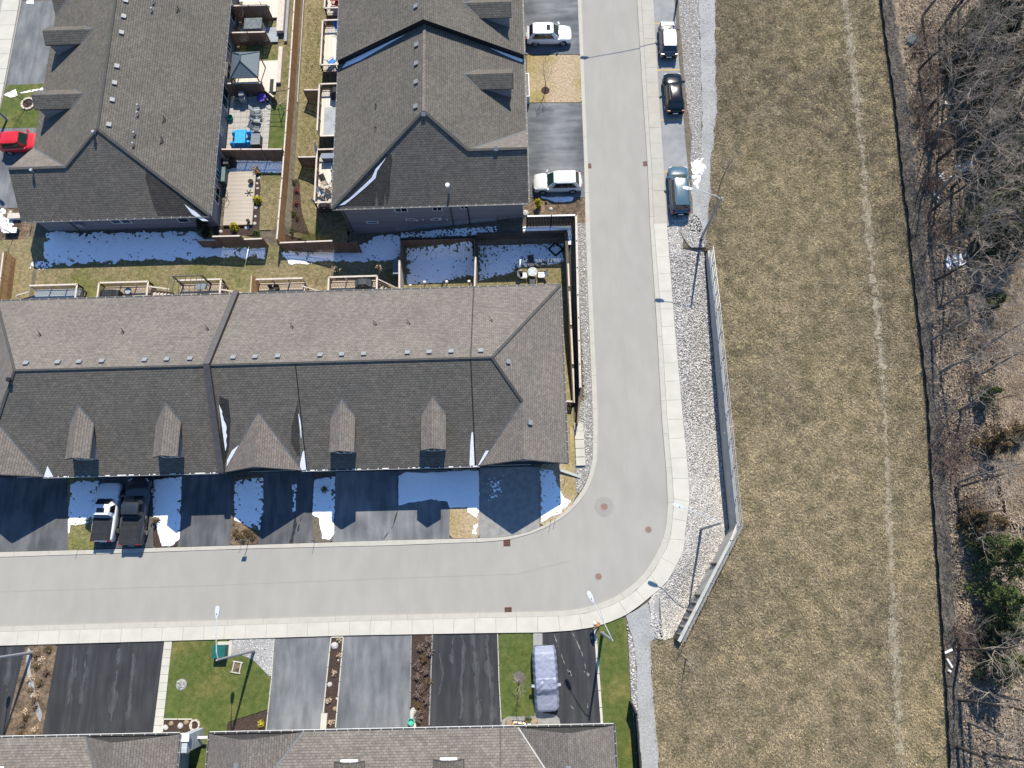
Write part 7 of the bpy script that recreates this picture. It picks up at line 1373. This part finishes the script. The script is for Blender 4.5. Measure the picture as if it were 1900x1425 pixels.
# woodland: each bare tree by the foot of its trunk
WT = [(1731, 255, 13, 'tall leaning bare tree rooted left of the leaf covered clearing'), (1718, 209, 12, 'tall bare tree beside the flat grey rock'), (1738, 300, 12, 'tall bare tree crossing the snow flecked clearing'), (1730, 372, 11, 'bare tree above the snow patches at the right'), (1722, 395, 10, 'slim bare tree next to the ditch below the clearing'), (1742, 60, 12, 'bare tree near the upper right corner above the snow patch'), (1712, 30, 10, 'bare tree at the top beside the ditch'), (1760, 130, 11, 'bare tree behind the topmost snow patch'), (1770, 235, 13, 'bare tree in the thick of the upper right wood'), (1795, 60, 12, 'bare tree at the top right before the dark evergreens'),
      (1800, 330, 12, 'bare tree in front of the pale rock clearing'), (1780, 410, 11, 'bare tree below the pale clearing'), (1755, 455, 9, 'bare tree over the largest ground snow patch'), (1735, 520, 8, 'small bare tree beside the ditch in the middle wood'), (1792, 548, 8, 'bare tree with a fan of trunks above the reed bank'), (1744, 691, 7.5, 'bare tree leaning right over the middle of the ditch'), (1820, 470, 10, 'bare tree by the green shrub at the upper end of the reed bank'), (1772, 905, 6.5, 'small bare tree in the lower middle wood'), (1782, 760, 5.5, 'thin bare tree left of the rusty shrubs'), (1777, 1206, 8.5, 'bare tree lying across the dark evergreen at the lower right'),
      (1778, 1300, 10, 'large pale bare tree at the lower right corner'), (1798, 1340, 10, 'second pale bare tree at the lower right corner'), (1775, 1385, 9, 'pale bare tree at the bottom edge beside the ditch'), (1825, 1395, 9, 'pale bare tree in the bottom right corner'), (1840, 1290, 9, 'bare tree right of the lower evergreens'), (1790, 1010, 5, 'small twiggy tree over orange leaf litter'), (1855, 240, 12, 'bare tree at the right edge of the upper wood'), (1850, 350, 11, 'bare tree at the right edge above the dark evergreen'), (1765, 350, 12, 'slender bare tree between two snow patches'), (1705, 130, 9, 'bare tree close to the field at the top'), (1790, 180, 12, 'bare tree in the middle of the upper right wood'), (1880, 150, 13, 'bare tree at the far upper right'), (1885, 300, 12, 'bare tree at the far right behind the clearing')]
for i, (px, py, h, lab) in enumerate(WT):
    c = P(px, py); big = h > 6; bare_tree('bare_tree', lab, 'tree', c, h, .09 + .007 * h, 100 + i, M_BARKD if i % 3 else M_BARK, M_TWIG, 'bare trees of the wood', first=.35, n1=10 if big else 8, depth=4 if big else 3, spread=.72, leanx=random.uniform(.0, .12), dens=.85)
rq = random.Random(9)
for i in range(16):
    px, py = rq.uniform(1725, 1850), rq.uniform(-30, 560) if i < 11 else rq.uniform(560, 1400); c = P(px, py)
    bare_tree('bare_tree', 'fine twigged tree %s, %s' % (('near the ditch', 'deep in the wood')[int(px > 1785)], level(py)), 'tree', c, rq.uniform(6.5, 10), .12, 700 + i, M_BARK, M_TWIG, 'bare trees of the wood', first=.3, n1=9, depth=4, spread=.68, leanx=rq.uniform(0, .1), dens=.9)
rnd = random.Random(3)
for i in range(22):
    py = rnd.uniform(-10, 1430); px = np.interp(py, [0, 400, 900, 1425], [1690, 1740, 1775, 1800]) + rnd.uniform(0, 110); c = P(px, py)
    bare_tree('sapling', 'thin leafless sapling %s, %s' % (('by the ditch', 'deeper in the wood')[int(px > np.interp(py, [0, 400, 900, 1425], [1690, 1740, 1775, 1800]) + 55)], level(py)), 'sapling', c, rnd.uniform(3, 6), .045, 300 + i, M_BARKD, M_TWIGR, 'thin saplings scattered in the wood', first=.25, n1=8, depth=2, spread=.6, sides=4, dens=1)
def thicket(lab, loc, r, h, seed, m=M_TWIGR, n=60, grp=None):
    rnd = random.Random(seed); o = thing('thicket', lab, 'shrub', loc, grp); b = MB(); c = Vector(ZERO)
    for k in range(n):
        a = rnd.uniform(0, 6.28); q = r * math.sqrt(rnd.random()); p = Vector((q * .5 * math.cos(a), q * .5 * math.sin(a), 0)); e = Vector((q * 1.1 * math.cos(a) + rnd.gauss(0, .15), q * 1.1 * math.sin(a) + rnd.gauss(0, .15), h * rnd.uniform(.5, 1))); m_ = p.lerp(e, .5) + Vector((0, 0, .15 * h)); b.tube([p, m_, e], [.018, .013, .006], 3, cap=False)
        for j in range(4): s = m_.lerp(e, rnd.random()); d = Vector((rnd.gauss(0, 1), rnd.gauss(0, 1), rnd.uniform(0, 1))).normalized() * rnd.uniform(.25, .6); b.tube([s, s + d], [.009, .004], 3, cap=False)
    b.build('stems', m, o, off=ZERO); return o
TH = [(1700, 90), (1712, 160), (1708, 230), (1722, 265), (1732, 330), (1717, 350), (1748, 262), (1760, 60), (1738, 130), (1772, 600), (1748, 840), (1765, 870), (1785, 850), (1760, 800), (1790, 930), (1812, 640), (1800, 700), (1800, 1190), (1820, 1215), (1778, 1170), (1830, 1130), (1812, 960), (1735, 420), (1750, 440), (1715, 60), (1698, 200)]
for i, (px, py) in enumerate(TH): thicket('purplish leafless thicket %s, %s' % (('by the ditch', 'deeper in the wood')[px > np.interp(py, [0, 400, 900, 1425], [1690, 1740, 1775, 1800]) + 25], level(py)), P(px, py), random.uniform(1.0, 1.9), random.uniform(1.0, 1.9), i, n=70, grp='thickets of the wood')
def evergreen(lab, loc, h, r, seed, m=M_CEDARL, n=2600, name='evergreen_tree', grp='evergreens of the wood', cone=True):
    o = thing(name, lab, 'evergreen tree' if name != 'shrub' else 'shrub', loc, grp); rs_ = np.random.RandomState(seed); V = []; tn = []
    b = MB(); b.tube([(0, 0, -.1), (0, 0, h * .9)], [.1 + .012 * h, .02], 6); b.build('trunk', M_BARKD, o, off=ZERO)
    nb = max(14, int(h * 9)); bi = rs_.randint(0, nb, n); ba = rs_.uniform(0, 6.28, nb); bz = rs_.uniform(.08, 1, nb) ** .9; bl = rs_.uniform(.65, 1.15, nb); t = rs_.uniform(.15, 1, n) ** .7
    rr = (r * (1 - bz) ** .75 if cone else r * np.sqrt(np.clip(1 - (2 * bz - .9) ** 2, .1, 1)))[bi] * bl[bi] * t; a = ba[bi] + rs_.normal(0, .16, n); z = h * bz[bi] - .18 * rr + rs_.normal(0, .1, n) * (1 + .1 * h)
    x, y = rr * np.cos(a) + rs_.normal(0, .06, n), rr * np.sin(a) + rs_.normal(0, .06, n); z = np.clip(z, .05, h); s = rs_.uniform(.1, .24, n) * (.55 + .06 * h); d = rs_.normal(0, 1, (n, 3)); d[:, 2] *= .5; d += np.stack([np.cos(a), np.sin(a), 0 * a], 1) * .9; d /= np.linalg.norm(d, axis=1)[:, None]; e = np.cross(d, rs_.normal(0, 1, (n, 3))); e /= np.linalg.norm(e, axis=1)[:, None]
    c = np.stack([x, y, z], 1); tri = np.stack([c - d * s[:, None] * .4 + e * s[:, None] * .32, c - d * s[:, None] * .4 - e * s[:, None] * .32, c + d * s[:, None]], 1).reshape(-1, 3)
    q = nmesh('crown', tri, np.arange(3 * n).reshape(-1, 3), m, tone=np.repeat(np.clip(rs_.rand(n) * .6 + .4 * rs_.rand(nb)[bi], 0, 1), 3)); q.parent = o; q.location = (0, 0, 0); return o
EV = [(1868, 40, 9, 3.0, 0, 'dark evergreen in the upper right corner'), (1893, 95, 9, 3.0, 0, 'dark evergreen at the right edge below the corner'), (1872, 130, 7, 2.4, 0, 'dark evergreen behind the highest bare branches'), (1858, 385, 7, 2.6, 1, 'dark evergreen with yellow green tips left of the right edge'), (1892, 410, 8, 2.8, 0, 'very dark evergreen above the reed bank'), (1880, 330, 6, 2.2, 1, 'mossy green evergreen above the very dark one'), (1852, 440, 5, 1.8, 1, 'small olive evergreen at the head of the reed bank'), (1838, 975, 4.5, 1.9, 2, 'rusty brown topped evergreen above the lower green ones'), (1855, 1015, 6, 2.4, 1, 'bright green cedar below the reed bank'), (1880, 1045, 6.5, 2.6, 1, 'wide green cedar at the right edge of the lower wood'), (1838, 95, 9, 3.2, 0, 'broad very dark evergreen behind the topmost clearing'), (1850, 175, 8, 2.8, 0, 'dark evergreen above the pale rock clearing'), (1842, 20, 8, 2.8, 0, 'dark evergreen at the top edge of the wood'), (1868, 215, 9, 3.0, 0, 'dark evergreen between the two highest clearings'), (1812, 60, 7, 2.4, 0, 'slim dark evergreen behind the topmost snow patch'), (1885, 270, 8, 2.8, 1, 'olive evergreen at the right edge below the second clearing'), (1872, 450, 7, 2.6, 0, 'dark evergreen nearest the reed bank'), (1862, 1110, 6, 2.3, 1, 'green cedar in the middle of the lower group'), (1885, 1150, 6, 2.4, 1, 'green cedar at the right edge under the wide one'), (1858, 1175, 5, 2.0, 0, 'dark cedar behind the fallen looking bare tree'), (1880, 1235, 5.5, 2.2, 1, 'lowest bright green cedar of the group'), (1852, 1240, 5, 2.0, 0, 'dark low cedar left of the lowest bright one'), (1845, 810, 3.6, 1.4, 2, 'golden brown cedar beside the reed bank'), (1855, 830, 3.2, 1.2, 2, 'rusty cedar just below the golden brown one'), (1838, 730, 3, 1.2, 1, 'round mossy shrub at the edge of the reeds'), (1846, 560, 2.8, 1.3, 1, 'mossy bush near the top of the reeds'), (1890, 800, 2.6, 1.5, 2, 'low yellow green bush in the reeds at the right edge'), (1780, 118, 3, 1.4, 2, 'orange brown shrub beneath the upper bare trees'), (1815, 960, 3, 1.4, 2, 'low rusty shrub left of the rusty topped evergreen')]
for i, (px, py, h, r, k, lab) in enumerate(EV): evergreen(lab, Vector((*PZ(px, py, h * .5), 0)), h, r, 40 + i, (M_SPRUCE, M_CEDARL, M_BROWNL)[k], int(1500 + h * r * 130))
for i in range(3): pass
def leafbush(lab, px, py, r, h, m, n=500, zz=0): c = P(px, py) + Vector((0, 0, zz)); o = evergreen(lab, c, h, r, int(px), m, n, 'shrub', None, cone=False); return o
leafbush('bright yellow shrub at the right edge of the low boarded deck', 480, 374, .42, .8, M_YEL); leafbush('bright yellow shrub in a white pot below the low boarded deck', 436, 424, .42, .9, M_YEL); leafbush('small green shrub behind the low right hand screen', 478, 436, .5, .6, M_CEDARL, 400)
leafbush('narrow yellow green shrub in the corner garden by the pearl white suv', 998, 382, .38, 1.2, M_YEL); leafbush('spiky yellow shrub in the mulch corner beside the grey driveway', 486, 1342, .28, .45, M_YEL, 200); leafbush('small green bush in front of the curved bed flowers', 979, 1337, .3, .35, M_CEDARL, 200)
evergreen('dark conical bush between the left house corner and the brown screens', P(385, 428), 2.2, .95, 77, M_SPRUCE, 1600, 'shrub', None)
leafbush('olive brown bush at the top of the snowy bed beside the pickups', 292, 968, .45, .7, M_GARDEN and M_BROWNL, 400); leafbush('brown bush in the snow of the bed between two driveways', 604, 908, .3, .5, M_BROWNL, 200)
bp = mat('dried_flower', (.55, .42, .3), (.4, .3, .2), 3, .8, tone=.3)
leafbush('pale dried flowering bush left of the grey covered barbecue deck', 628, 508, .6, .9, bp, 70, .5); leafbush('pale dried flowering bush right of the grey covered barbecue deck', 708, 509, .55, 1.3, bp, 90, .6)
o = leafbush('tuft of tan ornamental grass at the edge of the snow strip', 477, 321, .5, .7, mat('tan_grass', (.42, .26, .13), (.3, .18, .09), 2, .9, tone=.3), 260)
for k, (px, py, m, l) in enumerate(((545, 340, 0, 'grey green mound at the top of the narrow planted bed'), (551, 356, 1, 'reddish low plant in the narrow planted bed'), (549, 378, 1, 'lower reddish plant in the narrow planted bed'), (545, 398, 0, 'brown mound at the middle of the narrow planted bed'), (552, 405, 2, 'tan mound of the narrow planted bed'), (540, 428, 0, 'low dry mound near the bottom of the narrow planted bed'), (560, 440, 2, 'tan mound at the wide end of the planted bed'))): leafbush(l, px, py, .35, .3, (M_CEDARL, mat('red_plant%d' % k, (.25, .07, .06), (.16, .05, .04), 3, .9), M_BROWNL)[m], 160)
for k, (px, py, l) in enumerate(((630, 1187, 'dry grass clump at the top of the narrow driveway bed'), (630, 1217, 'second dry clump in the narrow driveway bed'), (621, 1247, 'round dry clump halfway down the narrow driveway bed'), (611, 1300, 'thin dry clump low in the narrow driveway bed'), (615, 1340, 'dry clump at the bottom of the narrow driveway bed'))): leafbush(l, px, py, .25, .25, bp, 100)
for k in range(14): px, py = 783 + random.uniform(-13, 13), 1190 + k * 11; px -= (py - 1190) * .02; leafbush(ORD[k] + ' dark twiggy shrub from the top of the dense bed between the driveways', px, py, .42, .4, M_TWIGR if k % 4 != 3 else M_BROWNL, 260)['group'] = 'twiggy shrubs in the dense driveway bed'
for k in range(16): py = 1205 + k * 10.5; px = np.interp(py, [1200, 1370], [86, 50]) + random.uniform(-16, 16); leafbush(ORD[k] + ' winter clump from the top along the curved stone path at the bottom left', px, py, .35, .3, (M_BROWNL, M_GARDEN, bp)[k % 3], 160)['group'] = 'clumps in the bottom left winter garden'
patch('crushed_stone_path', [(52, 1200), (60, 1208), (57, 1240), (66, 1280), (74, 1310), (80, 1325), (76, 1340), (68, 1325), (58, 1295), (51, 1255), (50, 1220)], M_CRUSH, .06, .2, .08)
for k in range(8): px, py = 438 + k * 4.5, random.uniform(985, 1004); leafbush(ORD[k] + ' tan winter clump from the left in the bed at the sign post', px, py, .3, .3, M_BROWNL, 120)['group'] = 'clumps by the sign post bed'
# small street trees
SM = [(1012, 166, 3.6, 'young bare street tree in the square of straw grass at the top', 1), (1036, 385, 1.9, 'multi stemmed bare shrub in the corner garden by the pearl white suv', 2), (1335, 345, 5.0, 'young bare tree in the field beside the lamp post', 3), (1273, 1222, 3.6, 'young bare tree in the field near the end of the wall', 4), (963, 1262, 3.0, 'young bare tree in the lawn strip beside the covered car', 5), (337, 1268, .9, 'tiny bare shrub in the white pebble oval', 6), (53, 193, 2.8, 'young bare tree ringed with stones at the upper left', 7), (1048, 888, 1.1, 'grey twiggy bush at the edge of the snow by the bend', 8), (26, 437, 2.5, 'small bare tree in the far left garden', 9), (590, 520, 1.2, 'grey twiggy bush beside the steps of the two planter deck', 10)]
for px, py, h, lab, k in SM:
    c = P(px, py); bare_tree('small_tree', lab, 'small tree', c, h, .05 if h > 2 else .02, 500 + k, M_BARKD, M_TWIG if k != 2 else M_TWIGR, None, first=.3 if h > 2 else .05, n1=9, depth=3 if h > 2 else 2, spread=.5, sides=5, dens=.8)
o = stone_ring('dark mulch ring around the young street tree in the straw grass', 1012, 168, .42, M_MULCH); o = stone_ring('grey mulch ring around the young tree beside the covered car', 963.5, 1256, .45, mat('grey_mulch', (.15, .13, .12), (.1, .09, .085), 8, .95))
for k, (px, py, l) in enumerate(((27, 401, 'white sledge shape in the far left garden'), (20, 428, 'dark blue covered object in the far left garden'))): boxthing('garden_object', l, 'garden object', PZ(px, py, .3), 1.2, .5, .35, M_WHITE if k == 0 else mat('navy_cover', (.02, .03, .08), None, 3, .7), 0, (M_CAP, M_WHITE)[k])
# ------------------------------------------------------------------ the person on the sidewalk
def skin_mesh(name, V, E_, Rr, m, parent, root=0, lv=2):
    me = bpy.data.meshes.new(name); me.from_pydata(V, E_, []); o = bpy.data.objects.new(name, me); COL.objects.link(o); sk = o.modifiers.new('skin', 'SKIN'); sk.use_smooth_shade = True
    for i, r in enumerate(Rr): me.skin_vertices[0].data[i].radius = (r, r) if not isinstance(r, tuple) else r; me.skin_vertices[0].data[i].use_root = (i == root)
    o.modifiers.new('sub', 'SUBSURF').levels = lv; o.modifiers['sub'].render_levels = lv
    dg = bpy.context.evaluated_depsgraph_get(); me2 = bpy.data.meshes.new_from_object(o.evaluated_get(dg)); o.modifiers.clear(); o.data = me2; me2.materials.clear(); [me2.materials.append(x) for x in (m if isinstance(m, list) else [m])]; me2.polygons.foreach_set('use_smooth', [True] * len(me2.polygons)); o.parent = parent; return o
c = P(1106, 1160); pn = thing('person', 'person in a tan jacket and dark trousers walking at the corner driveway, holding something white', 'person', (c.x, c.y, .13)); pn.rotation_euler = (0, 0, 2.2)
V = [(0, 0, .92), (0, 0, 1.1), (0, 0, 1.3), (0, 0, 1.42), (.01, 0, 1.52), (.02, 0, 1.62), (.02, 0, 1.7),
     (0, .1, .88), (.14, .11, .5), (-.08, .11, .1), (.05, .12, .04), (0, -.1, .88), (-.02, -.11, .5), (-.22, -.11, .12), (-.1, -.12, .05),
     (0, .19, 1.38), (.03, .25, 1.12), (.24, .17, 1.05), (0, -.19, 1.38), (.03, -.25, 1.12), (.24, -.15, 1.07)]
E2 = [(0, 1), (1, 2), (2, 3), (3, 4), (4, 5), (5, 6), (0, 7), (7, 8), (8, 9), (9, 10), (0, 11), (11, 12), (12, 13), (13, 14), (3, 15), (15, 16), (16, 17), (3, 18), (18, 19), (19, 20)]
Rr = [.13, .125, .15, .11, .055, .09, .075, .1, .07, .045, .04, .1, .07, .045, .04, .075, .055, .042, .075, .055, .042]
body = skin_mesh('body', V, E2, Rr, [M_NAVY, M_TAN, M_SKIN], pn)
for p in body.data.polygons:
    z = p.center.z; r = math.hypot(p.center.x, p.center.y); p.material_index = 2 if z > 1.5 else (1 if z > .86 and not (z < .98 and abs(p.center.y) < .12 and False) else 0)
jk = skin_mesh('jacket', [(0, 0, .82), (0, 0, 1.05), (0, 0, 1.3), (0, 0, 1.42), (0, .2, 1.37), (.03, .26, 1.12), (.2, .19, 1.06), (0, -.2, 1.37), (.03, -.26, 1.12), (.2, -.17, 1.08)], [(0, 1), (1, 2), (2, 3), (3, 4), (4, 5), (5, 6), (3, 7), (7, 8), (8, 9)], [.17, .16, .175, .12, .09, .068, .055, .09, .068, .055], M_TAN, pn)
hr = skin_mesh('hair', [(-.03, 0, 1.62), (-.015, 0, 1.71)], [(0, 1)], [.1, .09], M_HAIR, pn)
for s in (1, -1):
    hx, hy, hz = .25, s * .165, 1.055
    V = [(hx, hy, hz), (hx + .05, hy, hz)]; E3 = [(0, 1)]; Rr = [.028, .035]
    for k, (dy, l) in enumerate(((-.027, .07), (-.009, .08), (.009, .076), (.027, .06))): i = len(V); V += [(hx + .07, hy + dy, hz), (hx + .07 + l * .5, hy + dy, hz - .012), (hx + .07 + l * .8, hy + dy, hz - .035)]; E3 += [(1, i), (i, i + 1), (i + 1, i + 2)]; Rr += [.011, .01, .009]
    i = len(V); V += [(hx + .03, hy - s * .04, hz), (hx + .06, hy - s * .055, hz - .01)]; E3 += [(0, i), (i, i + 1)]; Rr += [.013, .01]; skin_mesh('hand', V, E3, Rr, M_SKIN, pn, lv=1)
for s in (1, -1):
    b = MB(); bm = bmesh.new(); bmesh.ops.create_uvsphere(bm, u_segments=8, v_segments=6, radius=.014); me = bpy.data.meshes.new('eye'); bm.to_mesh(me); bm.free(); me.materials.append(M_WHITE); e = bpy.data.objects.new('eye', me); COL.objects.link(e); e.parent = pn; e.location = (.1, s * .032, 1.63)
b = MB(); b.tube([(.1, 0, 1.62), (.125, 0, 1.59)], [.008, .016], 6); b.build('nose', M_SKIN, pn, off=ZERO); b = MB(); b.beam((.108, -.02, 1.56), (.108, .02, 1.56), .008, .008); b.build('mouth', mat('lip', (.3, .1, .09), None, 3, .6), pn, off=ZERO)
for s in (1, -1): b = MB(); b.tube([(.02, s * .085, 1.59), (.02, s * .1, 1.64)], .014, 5); b.build('ear', M_SKIN, pn, off=ZERO)
for s, x in ((1, -.02), (-1, -.15)): b = MB(); b.box(x - .1, x + .17, s * .12 - .045, s * .12 + .045, -.005, .08); b.build('shoe', M_BLACK, pn, off=ZERO)
q = Vector((.33, 0, 0)); a = 2.2; hp = Vector((c.x + .34 * math.cos(a), c.y + .34 * math.sin(a), 1.13)); b = MB(); b.box(hp.x - .1, hp.x + .1, hp.y - .1, hp.y + .1, hp.z - .02, hp.z + .08); o = b.build('white_parcel', M_WHITE); o['label'] = 'white parcel held by the person in the tan jacket'; o['category'] = 'parcel'
